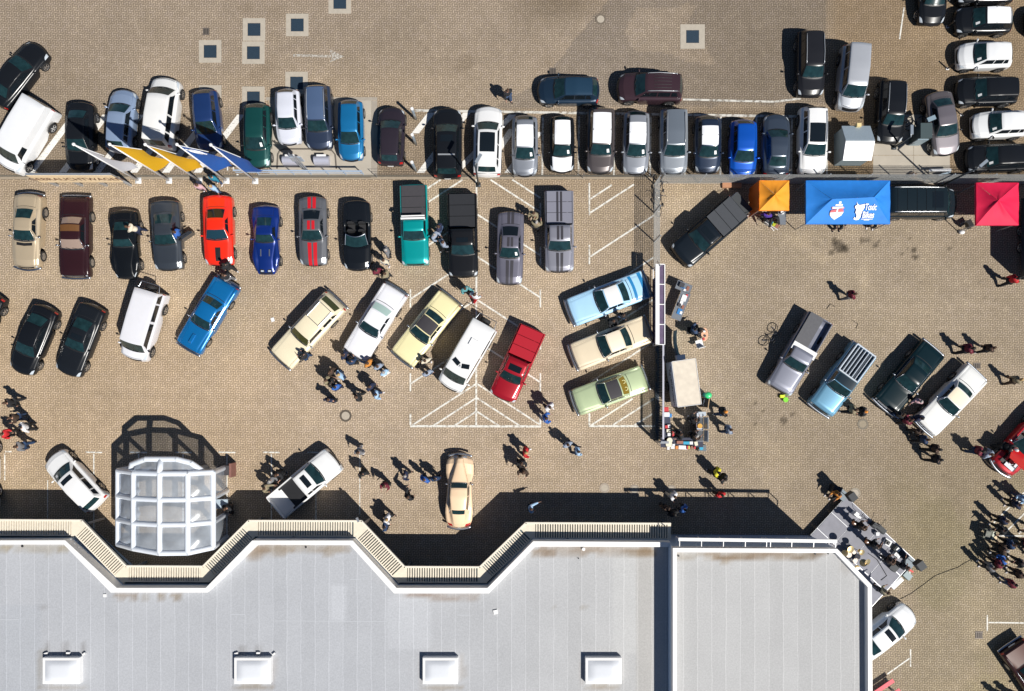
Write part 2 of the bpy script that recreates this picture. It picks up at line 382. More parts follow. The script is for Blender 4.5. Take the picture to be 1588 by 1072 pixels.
def bar(x0, y0, x1, y1, w_=9.5):
    mb.sheet([P(x0-w_*.62, y0), P(x0+w_*.62, y0), P(x1+w_*.62, y1), P(x1-w_*.62, y1)], .010)
for xb in (48, 97, 150, 207, 257, 306): bar(xb+68, 178, xb, 268)
bar(669, 175, 644, 207); bar(724, 175, 652, 268); bar(795, 178, 706, 268)
bar(795, 200, 752, 262); bar(836, 205, 788, 268)
struct('road_marking', mb, PAINTW)
mb = MB(); ln(mb, 455, 86, 513, 87.5, .16); mb.sheet([P(511, 77), P(534, 88), P(512, 97), P(515, 88)], .012); struct('road_marking', mb, FAINT)
mb = MB()
for a in ((355, 244, 358, 249), (361, 259, 363, 263), (367, 270, 370, 272.5), (352, 258, 354, 265), (345, 239, 348, 243), (362, 252, 364.5, 256)): mb.sheet(rectpx(*a), .012)
struct('road_marking', mb, PAINTW)
# cable lying across the yard
mb = MB(); pts = [(1396, 929), (1412, 921), (1430, 908), (1450, 893), (1468, 886), (1485, 880), (1496, 873), (1504, 869)]
mb.path([G(a, b, .012) for a, b in pts], .018, 5); tag(mb.build('cable', RUB), 'thin black cable snaking over the pavers towards the crowd', 'cable')
# ---------------------------------------------------------------- things set in the ground
FRM = mat('concrete_surround', (.42, .375, .31), .85, noise=.18, nscale=4)
GRT = mat('cast_grating', (.03, .055, .085), .55, .3, noise=.3, nscale=14)
def grate(px, py, s=35, g=20, lab=''):
    x, y = P(px, py); e = empty('drain_cover', (x, y, 0), 0, lab, 'drain cover', 'square drain covers in concrete surrounds')
    a, b = s/PX/2, g/PX/2
    m = MB(); m.add([(-a, -a, .012), (a, -a, .012), (a, a, .012), (-a, a, .012), (-b, -b, .012), (b, -b, .012), (b, b, .012), (-b, b, .012)], [(0, 1, 5, 4), (1, 2, 6, 5), (2, 3, 7, 6), (3, 0, 4, 7)])
    m.build('surround', FRM, e)
    m = MB(); m.box((0, 0, .003), (2*b-.02, 2*b-.02, .010))
    for k in range(9): m.box((0, -b+(k+.5)*2*b/9, .012), (2*b-.05, .03, .012))
    m.build('grating', GRT, e)
for a in ((394, 46, 'dark square drain cover in pale concrete, upper of the pair left of the white arrow'), (393, 82, 'dark square drain cover in pale concrete, lower of the stacked pair'), (461, 39, 'dark square drain cover standing alone above the faded white arrow'),
          (527, 4, 'dark square drain cover cut by the top edge of the picture'), (326, 80, 'dark square drain cover just below the tiny rusty gully'), (326, 150, 'square drain cover half hidden behind the dark blue hatchback'),
          (393, 152, 'square drain cover at the nose of the dark green car'), (460, 129, 'square drain cover between the silver hatchback and dark estate')): grate(a[0], a[1], lab=a[2])
grate(1074, 57, 38, 20, 'dark square drain cover alone in the light patch at upper right')
def manhole(px, py, r, lab, light=True, ringc=(.10, .08, .06)):
    x, y = P(px, py); e = empty('manhole', (x, y, 0), 0, lab, 'manhole', 'round manholes')
    m = MB(); m.ring((0, 0, .014), r*.68, r)
    for k in range(18): a = k*math.pi/9; m.box((r*.84*math.cos(a), r*.84*math.sin(a), .016), (r*.2, .05, .012), a)
    m.build('ring', mat('iron_ring', ringc, .7, noise=.3, nscale=12), e)
    m = MB(); m.disc((0, 0, .012), r*.67); m.build('lid', mat('manhole_lid', (.42, .37, .30) if light else (.3, .25, .18), .8, noise=.15), e)
manhole(931.5, 30, .36, 'pale round manhole near the top edge beside the grey pavement', ringc=(.16, .13, .1))
manhole(536, 645, .40, 'round manhole with dark iron ring below the walking group')
manhole(937.5, 757, .34, 'pale round manhole just above the long building shadow', ringc=(.36, .3, .24))
manhole(984, 759.5, .34, 'round manhole crossed by the left end of the railing shadow', ringc=(.30, .25, .2))
manhole(1041, 760, .34, 'round manhole under the middle of the railing shadow', ringc=(.30, .25, .2))
manhole(1338, 658, .36, 'ribbed round manhole below the man in the orange cap', False, (.2, .17, .13))
manhole(1326, 765, .36, 'ribbed round manhole beside the upper stage speaker', True, (.3, .26, .2))
def gully(px, py, sx, sy, lab, rim=True):
    x, y = P(px, py); e = empty('gully_grate', (x, y, 0), 0, lab, 'drain', 'small gully grates')
    m = MB(); m.box((0, 0, .004), (sx, sy, .012)); m.build('pit', mat('gully_pit', (.03, .028, .025), .8), e)
    m = MB()
    for k in range(4): m.box((-sx/2+(k+.5)*sx/4, 0, .016), (.05, sy, .012))
    for k in (-1, 1): m.box((0, k*sy/2, .020), (sx+.05, .05, .012))
    m.build('bars', mat('gully_iron', (.18, .15, .13), .6, .3), e)
gully(319.5, 49, .42, .42, 'tiny rusty square gully above the left drain cover')
gully(1515, 567.5, .48, .34, 'small gully grate right of the white coupe boot')
gully(1518, 985, .5, .42, 'small pale gully grate in the worn spot at lower right')
gully(857, 111, .42, .42, 'small black gully at the nose of the dark blue hatchback')
m = MB(); m.box((*P(423, 496), .02), (.22, .26, .012), .3); tag(m.build('paper_sheet', WHT), 'small white sheet of paper lying on the pavers', 'paper')

# ---------------------------------------------------------------- buildings
zC, zPL, zRL, zPR, zRR = 2.65, 3.45, 2.98, 4.4, 3.9
def roofmat():
    m = bpy.data.materials.new('roofing_felt'); m.use_nodes = True; N = m.node_tree.nodes; L = m.node_tree.links
    b = N['Principled BSDF']; b.inputs['Roughness'].default_value = .9; b.inputs['Specular IOR Level'].default_value = .2
    g = N.new('ShaderNodeNewGeometry'); s = N.new('ShaderNodeSeparateXYZ'); L.new(g.outputs['Position'], s.inputs[0])
    def M(op, *a):
        n = N.new('ShaderNodeMath'); n.operation = op
        for i, v in enumerate(a):
            if isinstance(v, (int, float)): n.inputs[i].default_value = v
            else: L.new(v, n.inputs[i])
        return n.outputs[0]
    w0 = N.new('ShaderNodeTexNoise'); w0.inputs['Scale'].default_value = .9; L.new(g.outputs['Position'], w0.inputs['Vector'])
    u = M('DIVIDE', M('ADD', s.outputs[0], M('MULTIPLY', w0.outputs[0], .12)), .872)
    f = M('FRACT', u); seam = M('LESS_THAN', f, .065); dark = M('MULTIPLY', M('GREATER_THAN', f, .95), .6)
    wn = N.new('ShaderNodeTexWhiteNoise'); wn.noise_dimensions = '1D'; L.new(M('FLOOR', u), wn.inputs['W'])
    n1 = N.new('ShaderNodeTexNoise'); n1.inputs['Scale'].default_value = 11; n1.inputs['Detail'].default_value = 8; L.new(g.outputs['Position'], n1.inputs['Vector'])
    n2 = N.new('ShaderNodeTexNoise'); n2.inputs['Scale'].default_value = .5; n2.inputs['Detail'].default_value = 5; L.new(g.outputs['Position'], n2.inputs['Vector'])
    k = M('ADD', M('ADD', M('MULTIPLY', n1.outputs[0], .42), M('MULTIPLY', n2.outputs[0], .14)), M('ADD', M('MULTIPLY', wn.outputs[0], .06), .62))
    k = M('ADD', k, M('SUBTRACT', M('MULTIPLY', seam, .15), M('MULTIPLY', dark, .05)))
    c = N.new('ShaderNodeVectorMath'); c.operation = 'SCALE'; c.inputs[0].default_value = (.44, .452, .48); L.new(k, c.inputs['Scale'])
    at = N.new('ShaderNodeAttribute'); at.attribute_name = 'tone'
    vm = N.new('ShaderNodeVectorMath'); vm.operation = 'MULTIPLY'; L.new(c.outputs[0], vm.inputs[0]); L.new(at.outputs['Color'], vm.inputs[1])
    L.new(vm.outputs[0], b.inputs['Base Color'])
    bp = N.new('ShaderNodeBump'); bp.inputs['Strength'].default_value = .3; bp.inputs['Distance'].default_value = .01; L.new(n1.outputs[0], bp.inputs['Height']); L.new(bp.outputs[0], b.inputs['Normal'])
    return m
ROOF = roofmat()
COPE = mat('white_coping', (.82, .81, .80), .35, noise=.03, nscale=2)
WALL = mat('grey_blue_render', (.40, .50, .64), .8, noise=.08)
def roof_grid(poly, z, stains, name, parent, patches=()):
    xs = [p[0] for p in poly]; ys = [p[1] for p in poly]
    bmx = bmesh.new(); me0 = MB().sheet(poly, z)
    # triangulated fine grid clipped to the outline
    g_x = np.arange(min(xs), max(xs)+.25, .25); g_y = np.arange(max(min(ys), -26), max(ys)+.25, .25)
    X_, Y_ = np.meshgrid(g_x, g_y); me = grid_mesh(name, X_, Y_, z)
    f = (1-z/HC); ix = X_*PX/f+CX; iy = CY-Y_*PX/f
    n = fbm(X_.shape[1], X_.shape[0], 8, 77); nn = fbm(X_.shape[1], X_.shape[0], 3, 91, 2)
    T_ = np.ones((*X_.shape, 3)); ix2 = ix+(n-.5)*10; iy2 = iy+(nn-.5)*8
    warm = ss(500, 1100, ix)
    for c in range(3): T_[..., c] *= 1+warm*((1.09, 1.06, 1.0)[c]-1)
    for (a, b, c_, d_, col_) in patches:
        mk = ((ix > a) & (ix < c_) & (iy > b) & (iy < d_))*1.0
        for c in range(3): T_[..., c] *= 1+mk*(col_[c]-1)
    for (a, b, rx, ry, col_) in stains:
        e = ((ix2-a)/rx)**2+((iy2-b)/ry)**2; mk = np.clip(1.35-e, 0, 1)*.75+.45*np.clip(1-np.abs(e-1.1)*5, 0, 1)
        for c in range(3): T_[..., c] *= 1+mk*(col_[c]-1)*1.25
    tone_attr(me, T_); me.materials.append(ROOF)
    bmx.from_mesh(me)
    cx_, cy_ = sum(xs)/len(xs), sum(ys)/len(ys)
    # clip by knife-free face deletion: keep faces whose centre is inside, the coping covers the ragged rim
    inn = inpoly(np.array([fc.calc_center_median().x for fc in bmx.faces]), np.array([fc.calc_center_median().y for fc in bmx.faces]), poly)
    bmesh.ops.delete(bmx, geom=[fc for fc, k in zip(list(bmx.faces), inn) if not k], context='FACES')
    bmx.to_mesh(me); bmx.free(); return inst(name, me, parent)
def K(px, py, z): return P(px, py, z)
outL = [(-60, 838.5), (101, 838), (181, 912), (319, 912), (391, 838.5), (547, 838.5), (615, 912), (756, 912), (827, 839.5), (1037, 841)]
inL = [(-60, 844.7), (99, 844.7), (171.7, 919.2), (322, 919.2), (400, 845), (543, 845.6), (611, 920.5), (758.5, 920.5), (830, 848), (1037, 848.5)]
O = [K(*p, zPL) for p in outL]; I = [K(*p, zPL) for p in inL]
xe = K(1045.5, 850, zPR)[0]; O[-1] = (xe-.02, O[-1][1]); I[-1] = (xe-.02, I[-1][1])
yb = -27.5
A = empty('flat_roofed_building', (0, -18, 0), 0, 'long low building with zigzag white parapet, slatted canopy and four skylights', 'building')
A.location = (0, 0, 0)
m = MB(); m.prism(O+[(xe-.02, yb), (O[0][0], yb)], 0, zRL-.25); m.build('wall', WALL, A)
cop = MB()
for i in range(len(O)-1): cop.prism([O[i], O[i+1], I[i+1], I[i]], zRL-.245, zPL)
cop.build('parapet', COPE, A)
# the inner wall face below the parapet is blue grey, seen behind the canopy
BR = (.70, .60, .48); BR2 = (.60, .50, .40)
stL = [(8, 850, 14, 6, (.72, .62, .45)), (60, 850, 40, 8, (.84, .78, .68)), (100, 851, 10, 7, (.76, .68, .54)), (188, 925, 14, 5, (.72, .62, .52)), (207, 925, 6, 6, (.62, .52, .42)), (226, 925, 5, 6, (.8, .74, .66)), (251, 925, 6, 7, (.62, .52, .40)), (275, 924, 8, 7, (.66, .56, .44)),
       (396, 855, 20, 12, (.66, .54, .42)), (425, 852, 30, 9, (.78, .68, .56)), (470, 850, 40, 8, (.8, .72, .62)), (520, 852, 24, 8, (.74, .64, .52)), (690, 926, 55, 5, (.76, .66, .58)), (650, 924, 30, 5, (.84, .76, .7)),
       (840, 856, 18, 8, (.66, .56, .46)), (880, 853, 50, 9, (.78, .70, .62)), (950, 853, 60, 8, (.80, .72, .64)), (990, 858, 30, 8, (.74, .66, .56)), (1005, 856, 14, 10, (.78, .68, .56)),
       (70, 1008, 4, 14, (.72, .70, .68)), (101, 1005, 4, 14, (.7, .68, .66)), (129, 1007, 3, 12, (.72, .7, .68)), (378, 1008, 4, 12, (.72, .7, .68)), (402, 1008, 4, 12, (.72, .7, .68)), (95, 1066, 36, 4, (.86, .8, .72)), (62, 1035, 5, 30, (.82, .78, .72)), (392, 1066, 30, 6, (.7, .62, .52)), (425, 1040, 5, 24, (.84, .8, .76)),
       (683, 1066, 30, 5, (.76, .68, .58)), (652, 1040, 4, 22, (.86, .82, .78)), (716, 1040, 4, 22, (.86, .82, .78)), (936, 1065, 28, 4, (.74, .66, .56)), (904, 1040, 4, 20, (.86, .82, .78)), (860, 945, 3, 3, (.8, .76, .7)), (905, 943, 5, 5, (.84, .8, .74)), (66, 942, 8, 2, (.8, .78, .76))]
patL = [(516, 908, 539, 963, (1.12, 1.12, 1.12)), (603, 925, 666, 1010, (1.09, 1.09, 1.09)), (666, 925, 670, 1010, (.96, .96, .96)), (947, 866, 990, 1012, (1.10, 1.10, 1.09)), (990, 840, 1015, 1100, (.95, .93, .90)), (140, 905, 175, 960, (.98, .98, .98)), (0, 940, 66, 1100, (.96, .97, .98))]
rp_ = I+[(xe-.02, yb), (I[0][0], yb)]
def offs(pts, d): return [(p[0], p[1]+d) for p in pts]
rl = roof_grid(offs(I, .22)+[(xe-.03, -26), (I[0][0], -26)], zRL, stL, 'roof', A, patL)
# seams across the felt
m = MB(); SEAM = mat('felt_seam', (.50, .52, .55), .9)
for (a, b, c, d) in ((0, 961, 30, 961), (427, 963, 450, 963), (450, 963, 600, 964), (543, 899, 560, 898), (709, 954, 728, 954), (358, 953, 380, 953)): m.line(K(a, b, zRL), K(c, d, zRL), .035, zRL+.006)
m.build('roof_seam', SEAM, A)
# canopy: frame beams with pale slats, gaps closed below by an added dark sheet
cO = [(-60, 805), (127, 806), (196, 877), (314, 877.5), (385, 806.5), (561, 807), (628, 878), (743.5, 878.5), (815, 810), (1040.5, 811)]
cO = [Vector(K(*p, zC)) for p in cO]
OV = [Vector(p) for p in O]
SLAT = mat('weathered_timber', (.76, .685, .56), .8, noise=.22, nscale=7)
cn = empty('canopy', (0, 0, 0)); cn.parent = A
dark = MB(); fr = MB(); sl_ = MB(); cor = MB()
for i in range(len(cO)-1):
    a, b = cO[i], cO[i+1]; c, d = OV[i+1], OV[i]
    if i == len(cO)-2: c = Vector((b.x, c.y))
    t = (b-a).normalized(); nrm = Vector((t.y, -t.x)); L_ = (b-a).length
    wdt = abs((c-a).dot(nrm))
    # inner edge beam at half the depth: walkway slab beyond it
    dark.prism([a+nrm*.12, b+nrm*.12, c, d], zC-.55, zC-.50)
    fr.prism([a, b, b+nrm*.10, a+nrm*.10] if False else [a, b, b+nrm*.11, a+nrm*.11], zC-.14, zC+.03)
    # slats run across the depth; clip to the mitred segment
    def cut(v):    # range of u along t that is inside at depth v
        a2 = a+(d-a)*(v/max(.01, (d-a).dot(nrm))); b2 = b+(c-b)*(v/max(.01, (c-b).dot(nrm)))
        return (a2-a).dot(t), (b2-a).dot(t)
    dep = min(wdt-.03, .98)
    dark.prism([a+nrm*.115, b+nrm*.115, b+t*0+nrm*.115+(c-b)*((dep-.12)/max(.01, (c-b).dot(nrm))), a+nrm*.115+(d-a)*((dep-.12)/max(.01, (d-a).dot(nrm)))], zC-.13, zC-.105)  # opaque sheet added under the slats: darkens the gaps, keeps the shadow solid
    fr.prism([a+t*cut(dep)[0]+nrm*dep, a+t*cut(dep)[1]+nrm*dep, a+t*cut(dep+.06)[1]+nrm*(dep+.06), a+t*cut(dep+.06)[0]+nrm*(dep+.06)], zC-.14, zC-.02)
    u0 = max(cut(.11)[0], cut(dep)[0]); u1 = min(cut(.11)[1], cut(dep)[1])
    u = u0+.22
    while u < u1-.22:
        o = a+t*u; sl_.prism([o+nrm*.115, o+t*.085+nrm*.115, o+t*.085+nrm*dep, o+nrm*dep], zC-.10, zC)
        u += .155
    for (q0, q1, qa, qb) in ((cut(.115)[0], u0+.17, cut(dep-.01)[0], u0+.17), (u1-.17, cut(.115)[1], u1-.17, cut(dep-.01)[1])):
        if q1-q0 > .05 or qb-qa > .05:
            cor = MB(); cor.prism([a+t*q0+nrm*.115, a+t*q1+nrm*.115, a+t*qb+nrm*(dep-.01), a+t*qa+nrm*(dep-.01)], zC-.10, zC-.004); cor.build('corner_board', mat('pale_board', (.74, .67, .54), .8, noise=.12, nscale=5), cn)
    # gutter plate against the wall
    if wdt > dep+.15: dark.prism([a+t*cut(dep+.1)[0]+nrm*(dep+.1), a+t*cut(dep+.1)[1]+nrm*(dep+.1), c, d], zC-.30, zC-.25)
dark.build('gutter_and_shade_sheet', mat('slate_gutter_and_shade_sheet', (.05, .09, .11), .7, noise=.2), cn)
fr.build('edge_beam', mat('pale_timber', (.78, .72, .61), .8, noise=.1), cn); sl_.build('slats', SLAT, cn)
# posts carrying the canopy
for p in cO[1:]: m = MB(); m.box((p.x*.999, p.y-.35, (zC-.15)/2), (.12, .12, zC-.15)); m.build('canopy_post', GREYM, cn)
# skylights
SKY = mat('acrylic_dome', (.70, .72, .76), .12, 0, .5, noise=.03)
def skylight(x0, x1, y0=1021, y1=1060.5):
    z = zRL+.42; (a, b), (c, d) = K(x0, y0, z), K(x1, y1, z)
    cx_, cy_ = (a+c)/2, (b+d)/2; sx, sy = abs(c-a), abs(b-d)
    fo = MB(); fo.box((cx_, cy_, zRL+.20), (sx+.05, sy+.05, .40)); fo.box((cx_, cy_, zRL+.40), (sx, sy, .04)); f = fo.build('skylight', COPE, A)
    rows = []
    for j in range(9):
        v = j/8; rows.append([Vector((cx_+(u/8-.5)*(sx-.28), cy_+(v-.5)*(sy-.28), z+.005+.16*(max(0, 1-(2*u/8-1)**4)*max(0, 1-(2*v-1)**4))**.6)) for u in range(9)])
    MB().grid(rows).build('skylight_dome', SKY, f, True)
    br = MB()
    for (u, v, r) in ((-.5, .62, .3), (.12, .64, 0), (.56, .6, .7)): br.box((cx_+u*sx, cy_+v*sy, zRL+.08), (.22, .10, .14), r)
    if x0 < 500: br.build('skylight_bracket', COPE, f)
for a in ((66.5, 122.5), (363.5, 419), (656, 709.5), (908.5, 963.5)): skylight(*a)
m = MB()
for (a, b, r) in ((35, 847, .07), (474.5, 848.5, .06), (897, 866, .04)): m.tube((*K(a, b, zRL), zRL-.02), (*K(a, b, zRL), zRL+.05), r)
m.build('roof_drain', BLK, A)
m = MB(); m.tube((*K(905, 852, zRL+.1), zRL), (*K(905, 852, zRL+.1), zRL+.14), .10, n=12); m.box((*K(768.5, 949, zRL), zRL+.04), (.26, .26, .08), .2); m.box((*K(163, 923.5, zRL), zRL+.03), (.18, .18, .06)); m.build('roof_vent', COPE, A)
# fittings on the canopy edge
m = MB()
for (a, b) in ((456, 835), (881, 837), (555, 806)): p = K(a, b, 2.6); m.box((*p, 2.62), (.14, .30, .16), .5); 
m.build('floodlight', GREYM, cn)
# right block
Bd = empty('flat_roofed_block', (0, 0, 0), 0, 'taller flat roofed block at lower right with white parapet, cut corner and white rail', 'building')
oR = [(1043.5, 850), (1298.5, 851.5), (1352, 907.5), (1354.5, 1120)]
iR = [(1049.5, 856.5), (1296, 857.7), (1345.8, 910.5), (1348, 1120)]
O2 = [K(*p, zPR) for p in oR]; I2 = [K(*p, zPR) for p in iR]
O2[-1] = (O2[-1][0], yb); I2[-1] = (I2[-1][0], yb)
m = MB(); m.prism(O2+[(O2[0][0], yb)], 0, zRR-.05); m.build('wall', WALL, Bd)
cop = MB()
for i in range(3): cop.prism([O2[i], O2[i+1], I2[i+1], I2[i]], zRR-.045, zPR)
cop.prism([O2[0], I2[0], (I2[0][0], yb), (O2[0][0], yb)], zRR-.045, zPR)
cop.build('parapet', COPE, Bd)
stR = [(1145, 862, 60, 7, (.62, .52, .42)), (1120, 864, 30, 6, (.8, .7, .58)), (1200, 862, 40, 7, (.72, .62, .52)), (1245, 862, 32, 5, (.6, .52, .42)), (1268, 862, 14, 5, (.6, .52, .44)), (1062, 862, 20, 5, (.82, .76, .68)), (1310, 878, 10, 12, (.88, .86, .84)), (1195, 960, 5, 60, (1.02, 1.02, 1.02))]
roof_grid([(I2[0][0]-.1, I2[0][1]+.1), (I2[1][0]+.05, I2[1][1]+.1), (I2[2][0]+.1, I2[2][1]), (I2[2][0]+.1, -26), (I2[0][0]-.1, -26)], zRR, stR, 'roof', Bd)
m = MB()
for (a, b, r) in ((1052, 862, .06), (1284, 858.5, .05), (1264, 859, .06)): m.tube((*K(a, b, zRR), zRR-.02), (*K(a, b, zRR), zRR+.05), r)
m.build('roof_drain', BLK, Bd)
zr = 4.3; rl_ = MB(); a, b = P3(1052, 836.5, zr), P3(1298, 839.5, zr)
rl_.beam(a, b, .20, .08)
for px in (1054, 1088, 1122, 1156, 1189, 1195, 1228, 1262, 1296):
    t = (px-1052)/246; p = a.lerp(b, t); q = Vector((p.x, O2[0][1]+.01, zr-.05)); rl_.beam(p, q, .045, .05)
    rl_.beam(p+Vector((0, -.02, 0)), Vector((p.x, p.y-.02, 3.3)), .045); rl_.beam(Vector((p.x, p.y, 3.3)), Vector((q.x, q.y, 3.3)), .045)
rl_.build('railing', COPE, Bd)

# ---------------------------------------------------------------- car builder
NT = [0, .12, .25, .38, .47, .5, .53, .6, .66, .7, .74, .78, .83, .89, .95, 1]
def prof(v, t, hw, zb):
    wf, zs, zr_, gw, rw, c, cr = v
    s = abs(t); w_ = wf*hw
    K_ = ((0, 0, zr_+cr), (.25, rw*hw*.55, zr_+cr*.72), (.47, rw*hw*.96, zr_+cr*.06), (.5, rw*hw, zr_-.015), (.7, gw*hw, zs), (.74, (gw+wf)/2*hw, zs-.02), (.78, w_*.985, zs-.07), (.83, w_, zs-.16), (.89, w_, max(zb, zs*.5+.02)), (1, w_*.965, zb))
    for i in range(len(K_)-1):
        if s <= K_[i+1][0]+1e-9:
            k = (s-K_[i][0])/(K_[i+1][0]-K_[i][0]); y = K_[i][1]+(K_[i+1][1]-K_[i][1])*k; z = K_[i][2]+(K_[i+1][2]-K_[i][2])*k
            break
    return math.copysign(y, t), z
class Shape:
    def __init__(s, spec, L, W, H=None):
        s.L, s.W = L, W; s.st = spec['st']; s.ci, s.rf, s.rr, s.rb = spec['ix']; s.n = len(s.st)-1
        s.hs = (H/max(a[3] for a in s.st)) if H else 1.0
        s.wr = spec.get('wr', .33); s.wx = spec.get('wx', (.19, .80))
    def val(s, u):
        u = max(0, min(s.n, u)); i = min(int(u), s.n-1); k = u-i; a, b = s.st[i], s.st[i+1]
        v = [a[j]+(b[j]-a[j])*k for j in range(len(a))]
        return v
    def pt(s, u, t, off=0.0):
        v = s.val(u); x = s.L/2-v[0]*s.L; hw = s.W/2; zb = .22
        for f in s.wx:
            xw = s.L/2-f*s.L; d = abs(x-xw)
            if abs(t) > .8 and d < s.wr+.09: zb = max(zb, math.sqrt((s.wr+.09)**2-d*d)+s.wr-.01)
        zs = v[2]*s.hs
        y, z = prof((v[1], zs, v[3]*s.hs, v[4], v[5], v[6], v[7]), t, hw, min(zb, zs-.1))
        x -= v[6]*(y/hw)**2
        p = Vector((x, y, z))
        if off:
            e = .02; q = s.pt(min(s.n, u+e), t)-s.pt(max(0, u-e), t); r = s.pt(u, min(1, t+e))-s.pt(u, max(-1, t-e))
            n = q.cross(r)
            if n.length > 1e-9:
                n.normalize(); C = Vector((max(-s.L/2+.9, min(s.L/2-.9, p.x)), 0, .45)); p = p+n*(off if n.dot(p-C) >= 0 else -off)
        return p
    def body(s, name, m, parent):
        us = set()
        for i in range(s.n):
            for k in (0, .25, .5, .75): us.add(round(i+k, 4))
        us.add(float(s.n))
        for f in s.wx:
            for d in (-1.0, -.99, -.93, -.8, -.6, -.3, 0, .3, .6, .8, .93, .99, 1.0):
                xf = f+d*(s.wr+.085)/s.L
                for i in range(s.n):
                    if s.st[i][0] <= xf < s.st[i+1][0]: us.add(round(i+(xf-s.st[i][0])/(s.st[i+1][0]-s.st[i][0]), 4))
        us = sorted(us); ts = [-t for t in NT[:0:-1]]+NT
        mb = MB(); rows = [[s.pt(u, t) for t in ts] for u in us]; mb.grid([r[::-1] for r in rows])
        mb.add(rows[0], [tuple(range(len(ts)))]); mb.add(rows[-1], [tuple(range(len(ts)-1, -1, -1))])
        o = mb.build(name, m, parent, True)
        return o
    def patch(s, name, m, parent, c, off=.006, nu=10, nv=8, smooth=True, mir=False, mb=None):
        # c: four (u,t) corners  a b (front left/right) , d c
        (u0, t0), (u1, t1), (u2, t2), (u3, t3) = c; own = mb is None; mb = mb or MB()
        for sg in ((1, -1) if mir else (1,)):
            rows = []
            for j in range(nu+1):
                a = j/nu; row = []
                for i in range(nv+1):
                    b = i/nv
                    u = (u0*(1-b)+u1*b)*(1-a)+(u3*(1-b)+u2*b)*a; t = (t0*(1-b)+t1*b)*(1-a)+(t3*(1-b)+t2*b)*a
                    row.append(s.pt(u, t*sg, off))
                rows.append(row if sg < 0 else row[::-1])
            mb.grid(rows)
        return mb.build(name, m, parent, smooth) if own else mb
# station: xf, w, z shoulder, z roof-edge, belt w, roof w, plan curve, crown
SP = {}
SP['hatch'] = dict(ix=(3, 4, 6, 7), st=[(0, .78, .50, .52, .7, .6, .30, .01), (.02, .90, .66, .69, .76, .66, .30, .02), (.10, .97, .80, .84, .80, .70, .24, .03), (.25, 1, .90, .96, .82, .76, .18, .03), (.43, 1, .93, 1.41, .82, .62, .10, .04), (.6, 1, .94, 1.47, .82, .63, 0, .04), (.86, .97, .95, 1.41, .80, .60, -.05, .04), (.955, .94, .93, .99, .76, .62, -.14, .02), (.985, .90, .80, .82, .74, .62, -.18, .01), (1, .82, .48, .50, .70, .6, -.18, .01)])
SP['suv'] = dict(ix=(3, 4, 6, 7), wr=.37, st=[(0, .80, .60, .62, .7, .6, .26, .01), (.02, .92, .80, .83, .78, .68, .26, .02), (.09, .98, .94, .98, .82, .72, .20, .03), (.25, 1, 1.03, 1.10, .84, .78, .16, .03), (.40, 1, 1.05, 1.60, .84, .66, .09, .04), (.6, 1, 1.06, 1.68, .84, .67, 0, .04), (.90, .98, 1.06, 1.62, .82, .64, -.05, .04), (.965, .96, 1.05, 1.12, .80, .68, -.10, .02), (.988, .93, .85, .87, .78, .66, -.14, .01), (1, .86, .52, .54, .72, .6, -.14, .01)])
SP['mpv'] = dict(ix=(2, 3, 5, 6), wr=.35, st=[(0, .80, .58, .60, .7, .6, .28, .01), (.03, .93, .86, .90, .80, .70, .26, .02), (.17, .99, 1.0, 1.06, .86, .80, .20, .03), (.32, 1, 1.03, 1.70, .86, .72, .10, .04), (.6, 1, 1.05, 1.80, .86, .74, 0, .04), (.945, .98, 1.05, 1.74, .84, .72, -.04, .04), (.985, .96, 1.02, 1.08, .82, .72, -.08, .02), (1, .88, .52, .54, .76, .64, -.08, .01)])
SP['van'] = dict(ix=(2, 3, 5, 6), wr=.36, wx=(.17, .78), st=[(0, .82, .62, .64, .74, .64, .22, .01), (.025, .95, .98, 1.02, .84, .76, .20, .02), (.13, 1, 1.12, 1.20, .90, .84, .17, .03), (.24, 1, 1.18, 1.92, .92, .84, .08, .03), (.6, 1, 1.2, 1.98, .93, .86, 0, .03), (.975, .99, 1.2, 1.95, .92, .86, -.02, .03), (.99, .98, 1.15, 1.5, .92, .86, -.03, .02), (1, .94, .6, .62, .86, .8, -.03, .01)])
SP['sedan'] = dict(ix=(3, 4, 6, 7), st=[(0, .78, .50, .52, .7, .6, .30, .01), (.02, .90, .66, .69, .76, .66, .30, .02), (.10, .97, .80, .84, .80, .70, .24, .03), (.27, 1, .90, .95, .82, .76, .18, .03), (.43, 1, .92, 1.36, .80, .62, .10, .04), (.55, 1, .93, 1.41, .80, .62, 0, .04), (.71, 1, .94, 1.36, .78, .58, -.07, .04), (.87, .97, .94, 1.0, .76, .68, -.16, .03), (.97, .93, .92, .95, .76, .66, -.20, .02), (.985, .90, .80, .82, .74, .64, -.22, .01), (1, .80, .48, .50, .70, .6, -.22, .01)])
SP['muscle'] = dict(ix=(3, 4, 5, 6), wr=.35, wx=(.18, .77), st=[(0, .84, .52, .54, .7, .6, .20, .01), (.015, .93, .70, .73, .78, .68, .20, .02), (.10, .98, .82, .86, .80, .70, .16, .03), (.35, 1, .92, .96, .82, .77, .17, .03), (.49, .99, .93, 1.28, .80, .60, .08, .04), (.63, .99, .94, 1.28, .78, .58, -.07, .04), (.80, 1, .97, 1.02, .78, .64, -.14, .03), (.97, .96, .95, .98, .78, .68, -.14, .02), (.985, .93, .84, .86, .76, .66, -.15, .01), (1, .86, .5, .52, .70, .6, -.15, .01)])
